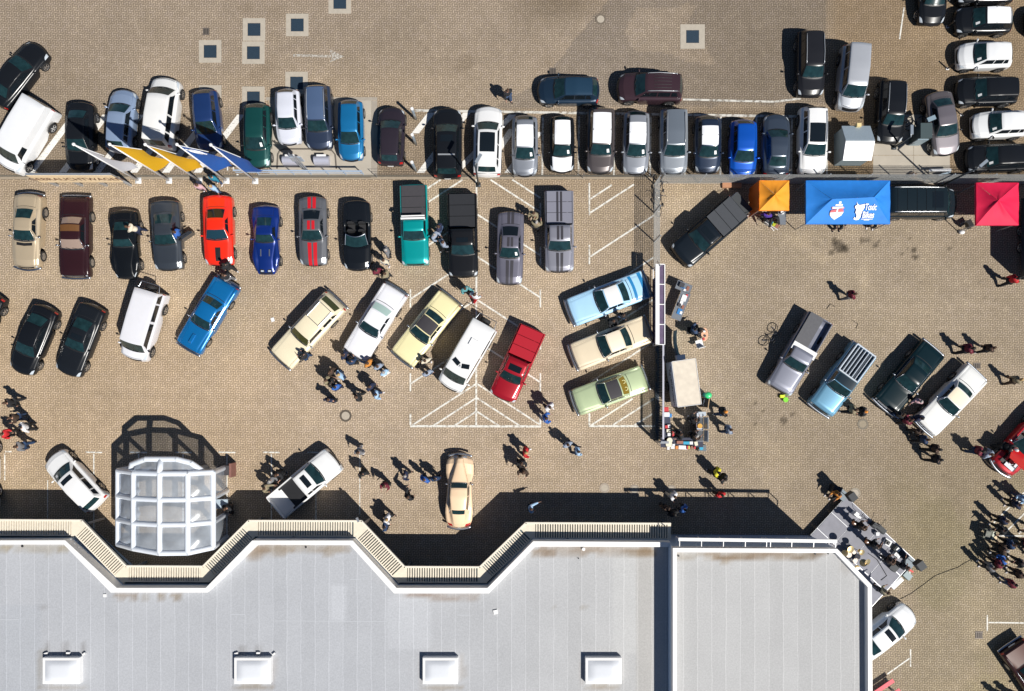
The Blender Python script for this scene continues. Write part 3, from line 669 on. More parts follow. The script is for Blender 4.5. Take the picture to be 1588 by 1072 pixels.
SP['vette'] = dict(ix=(4, 5, 6, 7), wr=.34, wx=(.20, .77), st=[(0, .35, .50, .52, .6, .5, .10, .01), (.02, .62, .58, .60, .66, .56, .22, .02), (.08, .86, .72, .70, .74, .5, .26, .03), (.2, 1.0, .84, .80, .72, .5, .16, .04), (.44, .88, .84, .88, .78, .72, .16, .03), (.55, .86, .85, 1.19, .78, .56, .08, .03), (.66, .90, .88, 1.18, .76, .54, -.06, .03), (.82, 1.0, .92, .96, .74, .56, -.10, .03), (.96, .93, .88, .90, .76, .6, -.12, .02), (1, .84, .5, .52, .7, .6, -.12, .01)])
SP['classic'] = dict(ix=(3, 4, 5, 6), wr=.35, wx=(.19, .76), st=[(0, .93, .56, .58, .8, .7, .07, .01), (.012, .98, .78, .80, .84, .74, .07, .02), (.06, 1, .86, .88, .84, .70, .05, .03), (.33, 1, .93, .96, .82, .77, .15, .03), (.45, .98, .94, 1.34, .80, .64, .06, .05), (.63, .98, .95, 1.34, .80, .64, -.06, .05), (.745, .98, .95, 1.0, .80, .72, -.13, .03), (.975, .98, .92, .90, .86, .74, -.03, .03), (.988, .97, .80, .82, .84, .72, -.03, .01), (1, .94, .55, .57, .8, .7, -.03, .01)])
SP['wagon'] = dict(ix=(3, 4, 5, 6), wr=.35, wx=(.19, .76), st=[(0, .93, .56, .58, .8, .7, .07, .01), (.012, .98, .78, .80, .84, .74, .07, .02), (.06, 1, .86, .88, .84, .70, .05, .03), (.34, 1, .93, .96, .82, .76, .14, .03), (.43, .98, .94, 1.42, .80, .68, .06, .05), (.88, .98, .96, 1.42, .82, .68, -.03, .05), (.965, .97, .96, 1.0, .82, .72, -.04, .03), (.985, .97, .80, .82, .84, .72, -.03, .01), (1, .94, .55, .57, .8, .7, -.03, .01)])
SP['pickup'] = dict(ix=(3, 4, 5, 6), wr=.40, wx=(.17, .78), st=[(0, .88, .66, .68, .76, .66, .16, .01), (.012, .96, .96, .99, .82, .72, .16, .02), (.06, 1, 1.05, 1.10, .82, .74, .12, .04), (.25, 1, 1.12, 1.18, .86, .81, .16, .04), (.36, 1, 1.14, 1.74, .86, .70, .08, .04), (.545, 1, 1.14, 1.74, .86, .70, -.02, .04), (.575, 1, 1.14, 1.16, .87, .86, 0, 0), (.585, 1, 1.14, .72, .90, .86, 0, 0), (.975, 1, 1.14, .72, .90, .86, 0, 0), (.98, 1, 1.14, 1.14, .90, .86, 0, 0), (.99, .99, 1.13, 1.13, .88, .86, -.02, 0), (1, .96, .6, .62, .86, .8, -.02, 0)])
SP['pickup_single'] = dict(ix=(3, 4, 5, 6), wr=.37, wx=(.18, .76), st=[(0, .90, .62, .64, .78, .68, .06, .01), (.012, .97, .88, .92, .84, .74, .06, .02), (.06, 1, .97, 1.02, .84, .74, .05, .03), (.30, 1, 1.05, 1.10, .86, .81, .14, .03), (.40, 1, 1.06, 1.60, .86, .72, .07, .04), (.53, 1, 1.06, 1.60, .86, .72, -.02, .04), (.56, 1, 1.06, 1.08, .87, .85, 0, 0), (.57, 1, 1.06, .66, .90, .85, 0, 0), (.975, 1, 1.06, .66, .90, .85, 0, 0), (.98, 1, 1.06, 1.06, .90, .85, 0, 0), (.99, .99, 1.05, 1.05, .88, .85, -.02, 0), (1, .96, .58, .60, .86, .8, -.02, 0)])
SP['oldie'] = dict(ix=(4, 5, 7, 8), wr=.37, wx=(.18, .79), st=[(0, .66, .46, .5, .5, .14, .22, .02), (.03, .92, .72, .98, .30, .14, .20, .03), (.10, 1, .84, 1.08, .34, .22, .14, .05), (.24, 1, .80, 1.14, .50, .40, .06, .06), (.36, .84, .96, 1.20, .66, .58, .08, .06), (.43, .86, 1.0, 1.54, .74, .58, .06, .06), (.55, .90, 1.02, 1.62, .74, .60, 0, .06), (.72, .98, 1.0, 1.54, .70, .52, -.06, .06), (.80, 1, .92, 1.26, .66, .46, -.10, .05), (.93, .94, .80, .94, .58, .40, -.20, .05), (.985, .82, .62, .70, .5, .36, -.24, .03), (1, .72, .45, .48, .5, .3, -.24, .01)])
SP['convertible'] = dict(ix=(3, 4, 5, 6), wr=.34, wx=(.18, .77), st=[(0, .80, .50, .52, .7, .6, .24, .01), (.015, .91, .68, .71, .78, .68, .24, .02), (.10, .97, .80, .84, .80, .70, .20, .03), (.34, 1, .90, .93, .82, .76, .16, .02), (.345, 1, .90, .55, .80, .74, .14, 0), (.67, 1, .92, .55, .80, .72, -.04, 0), (.675, 1, .93, .97, .80, .74, -.06, .02), (.80, 1, .94, .97, .80, .70, -.10, .03), (.97, .95, .92, .95, .78, .68, -.16, .02), (.985, .92, .82, .84, .76, .66, -.18, .01), (1, .84, .5, .52, .70, .6, -.18, .01)])
_wheel = {}
def wheel_mesh(r, wd, classic):
    k = (r, classic)
    if k in _wheel: return _wheel[k]
    n = 22; t = MB(); prof_ = [(r*.66, -wd/2), (r*.93, -wd/2), (r, -wd*.36), (r, wd*.36), (r*.93, wd/2), (r*.66, wd/2)]
    rows = [[Vector((a*math.cos(2*math.pi*i/n), b, a*math.sin(2*math.pi*i/n))) for i in range(n+1)] for a, b in prof_]
    t.grid(rows); tm = t.mesh('wheel', RUB, True)
    q = MB()
    def dsk(y, ra, rb_, yb_):
        q.grid([[Vector((rr*math.cos(2*math.pi*i/n), yy, rr*math.sin(2*math.pi*i/n))) for i in range(n+1)] for rr, yy in ((ra, y), (rb_, yb_))])
    if classic:
        dsk(wd*.46, r*.66, r*.5, wd*.40); dsk(wd*.40, r*.5, r*.22, wd*.5); q.add([Vector((r*.22*math.cos(2*math.pi*i/n), wd*.5, r*.22*math.sin(2*math.pi*i/n))) for i in range(n)], [tuple(range(n))])
    else:
        dsk(wd*.47, r*.67, r*.58, wd*.40)
        for k5 in range(5):
            a = 2*math.pi*k5/5; q.box((r*.31*math.cos(a), wd*.38, r*.31*math.sin(a)), (r*.60, .03, r*.17), M=Matrix.Rotation(-a, 3, 'Y'))
        q.tube((0, wd*.3, 0), (0, wd*.44, 0), r*.14, n=10)
    bk = MB(); bk.mi = 0; rm = q
    rm.mi = 1; rm.add([Vector((r*.6*math.cos(2*math.pi*i/n), wd*.22, r*.6*math.sin(2*math.pi*i/n))) for i in range(n)], [tuple(range(n))])
    rim = rm.mesh('rim', [CHR if classic else ALU, BLK])
    _wheel[k] = (tm, rim); return _wheel[k]
def ppath(S, u, ts, dx, dz, r, mb):
    pts = []
    for t in ts:
        p = S.pt(u, t); pts.append(Vector((p.x+dx, p.y, dz)))
    mb.path(pts, r, 7); return mb
NC = [0]
def car(kind, px, py, head, L, W, c, label, cat='car', group=None, h=.75, H=None, name='parked_car', roof=None, roofrange=None, hood=None, stripes=None, sunroof=None, rails=None,
        lights=True, chrome=False, glass=GLASS, card=False, blackrear=False, vents=None, cover=None, extra=None, spread=None, lamp=True, wagonw=False, bodym=None, rearfilm=False):
    spec = SP[kind]; S = Shape(spec, L*.985, W, H); classic = kind in ('classic', 'wagon', 'oldie') or chrome
    x, y = P(px, py, h); e = empty(name, (x, y, 0), R(90-head), label, cat, group)
    bm = bodym or paint(c); S.body('body', bm, e); n = S.n; ci, rf, rr, rb = S.ci, S.rf, S.rr, S.rb
    m = MB(); m.box((0, 0, .32), (L*.86, W*.60, .22)); m.build('underbody', BLK, e)
    conv = kind == 'convertible'
    gap = MB(); fw = .42 if kind != 'oldie' else .40
    if not conv:
        S.patch('windscreen', glass, e, [(ci+.07, -.475), (ci+.07, .475), (rf-.07, .46), (rf-.07, -.46)], .008, 8, 12)
        if kind not in ('van',) or wagonw or True:
            S.patch('rear_window', glass if not blackrear else DGLASS, e, [(rr+.10, -.44), (rr+.10, .44), (rb-.12, .45), (rb-.12, -.45)] if kind not in ('van', 'mpv') else [(rr+.12, -.42), (rr+.12, .42), (rb-.05, .44), (rb-.05, -.44)], .008, 6, 10)
        if kind == 'van' and not wagonw: sw = [[(ci+.45, .66), (rf+.35, .66), (rf+.35, .535), (rf-.02, .535)]]
        elif kind in ('pickup', 'muscle', 'vette', 'classic', 'pickup_single') :
            sw = [[(ci+.42, .665), (rr+.12, .665), (rr-.12, .535), (rf-.02, .535)]]
            if kind == 'pickup' : sw = [[(ci+.42, .665), (rf+.50, .665), (rf+.50, .535), (rf-.02, .535)], [(rf+.56, .665), (rr-.05, .665), (rr-.1, .535), (rf+.56, .535)]]
            if kind in ('muscle', 'classic'): sw = [[(ci+.42, .665), (rf+.55, .665), (rf+.55, .535), (rf-.02, .535)], [(rf+.60, .665), (rr+.28, .665), (rr-.12, .535), (rf+.60, .535)]]
        else:
            md = rf+(rr-rf)*.46; sw = [[(ci+.42, .665), (md-.05, .665), (md-.05, .535), (rf-.03, .535)], [(md+.05, .665), (rr+.30, .665), (rr-.05, .535), (md+.05, .535)]]
            if kind in ('suv', 'mpv', 'van', 'wagon', 'hatch'): sw[1] = [(md+.05, .665), (md+(rr-md)*.62, .665), (md+(rr-md)*.62, .535), (md+.05, .535)]; sw.append([(md+(rr-md)*.68, .665), (rr-.0, .665), (rr-.12, .535), (md+(rr-md)*.68, .535)])
        for q in sw:
            for sg in (1, -1): S.patch('side_window', DGLASS if glass is not GLASS or True else glass, e, [(a, b*sg) for a, b in q], .008, 6, 8)
    if roof: 
        a, b = roofrange or (rf+.02, rr-.02); S.patch('roof_cover', roof, e, [(a, -.49), (a, .49), (b, .49), (b, -.49)], .010, 12, 10)
    if hood: S.patch('hood_cover', hood, e, [(.95, -.60), (.95, .60), (ci-.06, .60), (ci-.06, -.60)], .009, 12, 10)
    if stripes:
        m = MB(); smt, wds = stripes
        segs = [(.4, ci-.1), (rf+.05, rr-.05), (rb+.05, n-1.2)] if kind != 'pickup' else [(.4, ci-.1), (rf+.05, rr-.05)]
        for a, b in segs:
            for t0, t1 in wds: S.patch('', None, None, [(a, t0), (a, t1), (b, t1), (b, t0)], .011, 12, 1, mb=m)
        m.build('racing_stripe', smt, e, True)
    if sunroof:
        a, b, wd_ = sunroof; S.patch('sunroof', DGLASS, e, [(a, -wd_), (a, wd_), (b, wd_), (b, -wd_)], .012, 8, 6)
    if rails:
        for sg in (1, -1):
            m = MB(); pts = [S.pt(rf+.12+(rr-rf-.25)*k/8, .46*sg, .055) for k in range(9)]
            m.path(pts, .022, 6); m.tube(S.pt(rf+.12, .46*sg), pts[0], .02); m.tube(S.pt(rr-.13, .46*sg), pts[-1], .02); m.build('roof_rail', rails, e, True)
    # shut lines
    LW = .012
    for sg in (1, -1):
        S.patch('', None, None, [(1.1, .60*sg), (1.1, (.60+LW)*sg), (ci-.02, (.62+LW)*sg), (ci-.02, .62*sg)], .004, 10, 1, mb=gap)
        for uu in ((ci+.1, rf+(rr-rf)*.46, rr-.1) if kind != 'van' else (ci+.1, rf+.4)):
            S.patch('', None, None, [(uu, .70*sg), (uu+.02, .70*sg), (uu+.02, .93*sg), (uu, .93*sg)], .004, 1, 6, mb=gap)
    S.patch('', None, None, [(1.08, -.60), (1.08, .60), (1.12, .60), (1.12, -.60)], .004, 1, 12, mb=gap)
    if kind not in ('van', 'mpv', 'suv', 'hatch', 'wagon', 'pickup', 'pickup_single', 'oldie'):
        S.patch('', None, None, [(rb+.08, -.55), (rb+.08, .55), (rb+.11, .55), (rb+.11, -.55)], .004, 1, 12, mb=gap)
        for sg in (1, -1): S.patch('', None, None, [(rb+.1, .55*sg), (rb+.1, (.55+LW)*sg), (n-1.1, (.55+LW)*sg), (n-1.1, .55*sg)], .004, 8, 1, mb=gap)
    if not conv: S.patch('', None, None, [(ci-.035, -.5), (ci-.035, .5), (ci+.055, .5), (ci+.055, -.5)], .006, 1, 12, mb=gap)
    gap.build('panel_gap', BLK, e)
    # two bonnet creases and wipers catch the light
    if not conv and kind != 'oldie':
        m = MB()
        for k, t0 in ((0, -.05), (1, .22)): m.path([S.pt(ci+.05, t0, .02), S.pt(ci+.16, t0-.2, .03)], .012, 5)
        m.build('wiper', BLK, e)
    if lamp:
        for sg in (1, -1):
            if classic: S.patch('headlight', LAMP, e, [(.25, .55*sg), (.25, .72*sg), (.95, .72*sg), (.95, .55*sg)], .012, 3, 4)
            else: S.patch('headlight', LAMP, e, [(.75, .50*sg), (.6, .76*sg), (1.75, .77*sg), (1.15, .58*sg)], .010, 5, 5)
            S.patch('taillight', RED, e, [(n-.9, .62*sg), (n-.9, .72*sg), (n-.5, .72*sg), (n-.5, .62*sg)] if kind == 'vette' else [(n-1.55, .64*sg), (n-1.55, .80*sg), (n-.7, .80*sg), (n-.7, .58*sg)], .012, 4, 4)
    S.patch('grille', CHR if kind == 'classic' else BLK, e, [(.12, -.42), (.12, .42), (.9, .42), (.9, -.42)], .010, 3, 8)
    S.patch('number_plate', WHT, e, [(n-.5, -.16), (n-.5, .16), (n-.15, .16), (n-.15, -.16)], .014, 2, 3)
    if classic:
        for nm, u, dx in (('front_bumper', 0, .09), ('rear_bumper', n, -.09)):
            m = MB(); tt = [-.86, -.8, -.6, -.3, 0, .3, .6, .8, .86]; hw = W/2; pts = []
            for k in range(-8, 9):
                yy = k/8*hw*(.98 if kind != 'oldie' else .86); cv = S.st[1][6] if u == 0 else S.st[-2][6]
                xx = (S.L/2 if u == 0 else -S.L/2)+dx-max(-.3, min(.3, cv))*(yy/hw)**2; pts.append(Vector((xx, yy, .52)))
            m.path(pts, .075, 8); m.build(nm, CHR, e, True)
        m = MB()
        for sg in (1, -1):
            m.path([S.pt(ci+.05, .49*sg, .02), S.pt(rf-.02, .49*sg, .02)], .016, 5); m.path([S.pt(ci+(rb-ci)*k/8, .70*sg, .012) for k in range(9)], .013, 5)
        m.path([S.pt(ci+.04, t/10, .012) for t in range(-5, 6)], .013, 5); m.build('chrome_trim', CHR, e, True)
    mu = ci+.30
    for sg in (1, -1):
        p = S.pt(mu, .72*sg); m = MB(); m.tube(p, p+Vector((.02, .14*sg, .05)), .02, n=5); m.ball(p+Vector((.01, .17*sg, .08)), (.06, .11, .075), 8, 6)
        m.build('wing_mirror', (CHR if classic else bm if random.random() < .8 else BLK), e, True)
    r = S.wr; wd = .24; tm, rim = wheel_mesh(r, wd, classic)
    for f in S.wx:
        for sg in (1, -1):
            u = None
            yy = W/2*.985-wd/2+.015
            wo_ = inst('wheel', tm, e, (S.L/2-f*S.L, sg*yy, r), 0 if sg > 0 else math.pi); inst('rim', rim, wo_)
    if card:
        S.patch('price_card', WHT, e, [(ci+.25, .25), (ci+.25, .38), (ci+.55, .36), (ci+.55, .24)], .014, 2, 2)
    if vents: 
        m = MB()
        for (u0, u1, t0, t1) in vents: S.patch('', None, None, [(u0, t0), (u0, t1), (u1, t1), (u1, t0)], .012, 4, 2, mb=m)
        m.build('hood_vent', BLK, e, True)
    if cover:
        mt, u0, u1, z = cover; m = MB(); a, b = S.pt(u0, 0).x, S.pt(u1, 0).x; nseg = 3
        for k in range(nseg):
            p, q = a+(b-a)*k/nseg, a+(b-a)*(k+1)/nseg; m.box(((p+q)/2, 0, z), (abs(q-p)-.03, W*.86, .05))
        m.build('bed_cover', mt, e)
    if extra: extra(e, S)
    NC[0] += 1
    return e
# ---------------------------------------------------------------- the cars
BLACK = (.012, .014, .018); NAVY = (.012, .022, .045)
VB = srgb(30, 40, 48)
def rack(e, S):
    m = MB(); x0, x1 = S.pt(S.rr+1.3, 0).x, S.pt(S.n-2.2, 0).x; z = 1.28
    for y in (-.72, .72): m.tube((x0, y, z), (x1, y, z), .05)
    for x in (x0, x1):
        m.tube((x, -.72, z), (x, .72, z), .055)
        for y in (-.72, .72): m.tube((x, y, .9), (x, y, z), .03)
    for k in range(1, 6): y = -.72+k*.24; m.tube((x0, y, z), (x1, y, z), .03)
    m.build('bed_rack', mat('rack_steel', (.62, .68, .75), .4, .2), e)
    m = MB(); m.box(((x0+x1)/2, 0, .74), (abs(x1-x0)+.3, 1.5, .05)); m.build('bed_floor', mat('navy_bed', (.008, .02, .04), .5), e)
def toplid(e, S):
    m = MB(); x = S.pt(S.rr+1, 0).x; m.box((x+.05, 0, 1.62), (.12, 1.55, .06))
    for y in (-.72, .72): m.beam((x+.05, y, 1.1), (x+.05, y, 1.62), .07)
    m.box((x-.12, 0, 1.55), (.08, 1.5, .05)); m.build('roll_bar', WHT, e)
def opentail(e, S):
    m = MB(); x = -S.L/2; m.box((x-.30, 0, .82), (.58, 1.5, .06)); m.build('tailgate', mat('tailgate_dark', (.05, .055, .06), .5), e)
    m = MB()
    for sg in (1, -1): m.beam((x+.05, sg*.76, 1.1), (x-.5, sg*.76, .86), .02)
    m.build('tailgate_strap', CHR, e)
def sparewheel(e, S):
    tm, rim = wheel_mesh(.36, .24, False); w_ = inst('spare_wheel', tm, e, (-S.L/2-.16, -.1, 1.0)); w_.rotation_euler = (0, 0, R(90)); inst('rim', rim, w_)
    m = MB(); m.path([(-S.L/2+.1, .7, 1.5), (-S.L/2-.38, .6, 1.5), (-S.L/2-.38, -.6, 1.5), (-S.L/2+.1, -.7, 1.5)], .025); m.build('rear_rack', CHR, e)
def rackroof(e, S):
    m = MB(); x0, x1 = S.pt(S.rf+.45, 0).x, S.pt(S.rr-.05, 0).x; z = S.pt(S.rf+.5, 0).z+.06
    for y in (-.5, .5): m.tube((x0, y, z), (x1, y, z), .02)
    for x in (x0, x1): m.tube((x, -.5, z), (x, .5, z), .02)
    m.build('roof_rack', CHR, e)
def scoopvan(e, S):
    m = MB(); x = S.pt(S.rf+.35, 0).x; z = S.pt(S.rf+.35, 0).z
    m.box((S.pt(S.rf+1.25, 0).x, 0, S.pt(S.rf+1.2, 0).z+.04), (.5, .5, .09), taper=.9); m.build('roof_hatch', WHT, e)
    for sg in (1, -1):
        q = MB(); q.box((x-.05, sg*.33, z+.012), (.30, .5, .02), .35*sg); q.build('roof_window', DGLASS, e)
    q = MB(); q.beam((x+.35, .12, z-.08), (x+.02, 0, z+.03), .03); q.beam((x+.35, -.12, z-.08), (x+.02, 0, z+.03), .03); q.build('roof_badge', GREYM, e)
    sparewheel(e, S)
def ccabin(seat=(.02, .02, .022), screen=GLASS, soft=None):
    def f(e, S):
        for sg in (1, -1):
            for xf, nm in ((.50, 'seat'), (.61, 'rear_seat')):
                m = MB(); x = S.L/2-S.L*xf; m.box((x, sg*.36, .62), (.42, .48, .14)); m.box((x-.24, sg*.36, .85), (.12, .46, .50), taper=.9); m.box((x-.26, sg*.36, 1.14), (.08, .26, .16))
                m.build(nm, mat('seat_leather', seat, .6, noise=.2), e)
        a = S.pt(S.ci+0.0, .5); b = S.pt(S.ci, -.5); x = a.x; m = MB(); rows = []
        for k in range(7):
            h_ = k/6; rows.append([Vector((x+.10-.62*h_-.20*(2*t-1)**2+.1, (2*t-1)*(.74-.12*h_), .92+.40*h_)) for t in [i/10 for i in range(11)]])
        m.grid(rows[::-1]); m.grid(rows); m.build('windscreen', screen, e, True)
        m = MB(); m.path(rows[-1], .022, 6); m.path([r[0] for r in rows], .022); m.path([r[-1] for r in rows], .022); m.build('windscreen_frame', CHR, e)
        m = MB(); n = 16; c = Vector((S.L/2-S.L*.42, .36, .92))
        m.path([c+Vector((.06*math.cos(2*math.pi*i/n), .18*math.sin(2*math.pi*i/n), .17*math.cos(2*math.pi*i/n))) for i in range(n+1)], .014, 5); m.build('steering_wheel', BLK, e)
    return f
BEIGE = srgb(196, 178, 150); CREAM = srgb(232, 220, 190); YCREAM = srgb(236, 226, 176)
FOURG = 'cars parked nose down in the dealership bays'; SHOW = 'show cars in the second row'; ANG = 'show cars parked at an angle'
RTG = 'cars at the right edge'
SILR = mat('silver_rail', (.62, .64, .66), .3, .6)
# top left
car('sedan', 27, 116, 37, 4.9, 1.85, BLACK, 'glossy black saloon at the top left corner beside the white van')
def vanx(e, S): pass
car('van', 37, 211, 211, 5.0, 1.95, (.78, .79, .81), 'large white panel van with dark windscreen at the left edge', 'van', h=1.0, H=2.0)
car('sedan', 124, 212, 181, 4.65, 1.82, BLACK, 'black estate behind the used car sign under the white flag', group=FOURG)
car('hatch', 187.5, 187, 5, 4.25, 1.74, srgb(150, 170, 200), 'silver blue coupe with pale roof parked behind the first yellow flag', extra=None)
car('mpv', 253, 175, 7, 4.75, 1.92, (.76, .76, .75), 'white people carrier crossed by the flag shadows', H=1.85)
car('hatch', 321, 186, 175, 4.1, 1.74, (.015, .045, .16), 'dark blue hatchback with its nose under the blue flags', group=FOURG)
car('hatch', 398.5, 210, 180, 4.35, 1.74, (.008, .07, .065), 'dark green hatchback at the left edge of the concrete pad', group=FOURG, card=True)
car('hatch', 447, 181, 178, 3.75, 1.64, (.62, .64, .72), 'pale silver hatchback on the concrete pad', group=FOURG)
car('suv', 494, 182, 178, 4.35, 1.72, (.03, .045, .085), 'dark blue estate with silver roof rails on the concrete pad', group=FOURG, H=1.55, rails=SILR, roof=mat('film_navy', (.06, .10, .19), .5))
car('hatch', 544, 202, 179.5, 4.1, 1.66, (.01, .18, .42), 'bright azure hatchback on the right end of the concrete pad', group=FOURG)
car('hatch', 606.5, 211, 1.5, 3.95, 1.78, (.035, .028, .04), 'aubergine black hatchback with its red tail lamps towards the show', )
car('suv', 694, 222, 0, 4.7, 1.86, BLACK, 'black off-roader with a silver bar across the back of its roof', H=1.62, sunroof=(4.2, 4.7, .3), extra=lambda e, S: MB().beam(S.pt(5.4, -.42, .05), S.pt(5.4, .42, .05), .08).build('roof_bar', SILR, e))
car('suv', 756.5, 219, 1.5, 4.7, 1.84, (.8, .8, .8), 'white off-roader with a long black glass roof', H=1.6, sunroof=(4.15, 5.35, .38))
WF = 'new cars with white transport film on the roof'
car('hatch', 814, 226, 180, 4.1, 1.70, (.26, .28, .32), 'silver grey hatchback with white film on its roof, first of the filmed cars', group=WF, roof=FILM, roofrange=(4.02, 5.7), card=True)
car('hatch', 871.5, 223.5, 180, 3.8, 1.62, BLACK, 'black and white hatchback with white film on both roof and bonnet', group=WF, roof=FILM, hood=FILM, card=True)
car('suv', 931.5, 218, 181, 4.45, 1.78, (.10, .085, .085), 'brown grey estate with long white filmed roof', group=WF, H=1.56, roof=FILM, roofrange=(4.02, 5.85), card=True, rails=None)
car('hatch', 986.5, 221, 181, 4.3, 1.72, (.30, .32, .36), 'silver car with white filmed roof and dark tail beside the brown grey estate', group=WF, roof=FILM, roofrange=(4.02, 5.6), card=True)
car('suv', 1044.5, 219.5, 180, 4.5, 1.80, (.30, .33, .37), 'silver bonneted off-roader with slate grey roof', group=WF, H=1.65, roof=mat('grey_roof', (.17, .20, .24), .3, .3, .6), card=False, rails=SILR)
car('hatch', 1097.5, 224, 180, 3.9, 1.70, (.02, .035, .07), 'dark blue hatchback with short white filmed roof', group=WF, roof=FILM, roofrange=(4.02, 5.6), card=True)
car('hatch', 1152.5, 231, 181, 3.95, 1.76, (.004, .10, .55), 'vivid royal blue hatchback')
car('sedan', 1204, 225, 1, 4.25, 1.76, (.055, .075, .11), 'slate blue saloon with its boot towards the orange tent')
car('suv', 1260.5, 218, 181, 4.6, 1.82, (.8, .8, .8), 'white estate with black panoramic roof next to the little white shed', H=1.6, sunroof=(4.1, 5.3, .40), rails=SILR)
car('suv', 1257, 99, 180, 4.45, 1.76, (.02, .021, .026), 'black off-roader with silver roof rails at the top of the right yard', H=1.62, rails=SILR)
car('mpv', 1322, 122, 185, 4.35, 1.78, (.50, .52, .56), 'pale silver minivan with a plain roof', 'van', H=1.8)
car('suv', 1382, 173, 183, 4.3, 1.74, BLACK, 'black estate with silver rails parked left of the grey service box', H=1.55, rails=SILR)
car('sedan', 1462, 191, 170.5, 4.3, 1.84, (.13, .115, .12), 'dark saloon with pinkish silver bonnet and roof right of the service box', roof=mat('grey_pearl', (.20, .18, .20), .3, .4, .7), hood=mat('pearl_silver', (.42, .38, .40), .3, .4, .7))
car('hatch', 1446, -14, 180, 4.5, 1.78, BLACK, 'black car cut by the top edge with bright chrome nose')
car('hatch', 1526, 31, 270, 3.85, 1.72, BLACK, 'black hatchback with white filmed roof in the right column', group=RTG, roof=FILM, roofrange=(4.1, 6.1), card=True)
car('hatch', 1527.5, 86, 269, 3.7, 1.72, (.78, .79, .8), 'white hatchback, upper of the two in the right column', group=RTG, card=True)
car('suv', 1531, 141, 269, 4.1, 1.76, BLACK, 'plain black estate between the two white hatchbacks', group=RTG, H=1.5, card=True)
car('hatch', 1551, 193, 268, 3.75, 1.72, (.78, .79, .8), 'white hatchback, lower of the two in the right column', group=RTG, card=True)
car('suv', 1549, 245, 268, 4.3, 1.76, BLACK, 'black estate nearest to the crimson tent', group=RTG, H=1.5, card=True)
car('hatch', 1529, -16, 270, 3.9, 1.72, BLACK, 'black car almost wholly beyond the top edge above the filmed roof', group=RTG)
car('hatch', 1637, 31, 270, 3.9, 1.72, BLACK, 'car beyond the right edge of which only the shadow shows', group=RTG)
car('hatch', 882, 140, 270.5, 4.15, 1.78, (.015, .035, .065), 'dark blue estate parked sideways above the filmed cars', roof=mat('blue_roof', (.02, .055, .10), .3, .3, .8))
def ribs(e, S):
    m = MB()
    for t in (-.36, -.2, -.04, .12, .28): m.path([S.pt(S.rf+.6+k*.25, t, .012) for k in range(5)], .015, 5)
    m.build('roof_rib', BLK, e)
car('suv', 1008, 137, 271, 4.4, 1.80, (.055, .03, .04), 'maroon black boxy off-roader parked sideways with ribbed roof', 'off-roader', H=1.8, rails=SILR, extra=ribs)
# second row
car('muscle', 42.5, 358, 183, 4.95, 1.82, BEIGE, 'gold beige classic coupe at the left end of the second row', group=SHOW, H=1.32, chrome=True, vents=[(2.75, 2.9, -.35, .35)])
BRV = mat('brown_vinyl', (.13, .055, .015), .6, noise=.15, nscale=20); MRN = (.035, .012, .016)
car('classic', 116, 367, 180.5, 5.3, 1.92, MRN, 'long maroon classic saloon with a tan brown rear roof', group=SHOW, roof=BRV, roofrange=(4.52, 4.98), glass=mat('bright_glass', (.30, .22, .18), .1, 0, .3))
car('vette', 193, 378, 179, 4.6, 1.88, (.008, .010, .013), 'black low sports car beside the man in the cream jacket', group=SHOW)
def opendoor(e, S):
    m = MB(); a = Vector((S.L*.10, -S.W/2+.02, .62)); b = a+Vector((-.40, -.86, .0)); m.beam(a, b, .12, .55); m.beam(a+Vector((-.1, 0, .45)), b+Vector((.05, .1, .40)), .05, .1); m.build('open_door', paint((.03, .038, .05)), e)
car('muscle', 258.5, 365, 177, 4.7, 1.90, (.045, .055, .07), 'dark grey fastback with its right door standing open', group=SHOW, extra=lambda e, S: None)
EXTRA_DOOR = [o for o in col.objects if o.get('label', '').startswith('dark grey fastback')][0]
m = MB(); m.beam((.35, .93, .62), (-.12, 1.70, .62), .13, .55); m.beam((.25, .93, 1.08), (-.12, 1.58, 1.02), .05, .06); m.build('open_door', paint((.045, .055, .07)), EXTRA_DOOR)
car('muscle', 338.5, 357, 179, 4.75, 1.92, (.78, .022, .004), 'orange red coupe with a black bonnet vent', group=SHOW, glass=mat('car_glass', (.012, .04, .06), .06, 0, .3), blackrear=True, vents=[(1.6, 2.6, -.10, .12)])
def pods(e, S):
    m = MB()
    for sg in (1, -1): p = S.pt(1.4, .22*sg, .0); m.box(p+Vector((0, 0, .01)), (.22, .26, .05))
    m.build('headlamp_pod', BLK, e); m = MB()
    for sg in (1, -1): p = S.pt(1.4, .22*sg, .0); m.box(p+Vector((.02, 0, .035)), (.10, .18, .03))
    m.build('headlight', LAMP, e)
    m = MB()
    for sg in (1, -1): m.box(S.pt(3.4, .24*sg, .01), (.45, .07, .03))
    m.build('hood_vent', ALU, e)
car('vette', 412, 371, 180, 4.6, 1.80, (.004, .028, .20), 'deep blue wasp-waisted sports car with pointed nose', group=SHOW, lamp=False, extra=pods)
STR = mat('red_stripe', (.55, .012, .02), .35, 0, .5)
car('muscle', 485.5, 358.5, 179.5, 4.65, 1.84, (.14, .145, .16), 'grey coupe with twin red racing stripes', group=SHOW, stripes=(STR, ((-.20, -.04), (.04, .20))), blackrear=True)
car('convertible', 553.5, 365, 179.5, 4.7, 1.80, (.010, .013, .018), 'open black convertible with dark seats', 'convertible', group=SHOW, extra=ccabin())
TEAL = (.0, .36, .36)
CANV = mat('black_canvas', (.035, .036, .042), .75, noise=.2)
car('pickup_single', 643, 349.5, 178.5, 5.3, 1.78, TEAL, 'turquoise pickup with black bed cover and white roll bar', 'pickup', group=SHOW, cover=(mat('bed_board', (.045, .042, .048), .7, noise=.15), 7.0, 9.0, 1.10), extra=toplid)
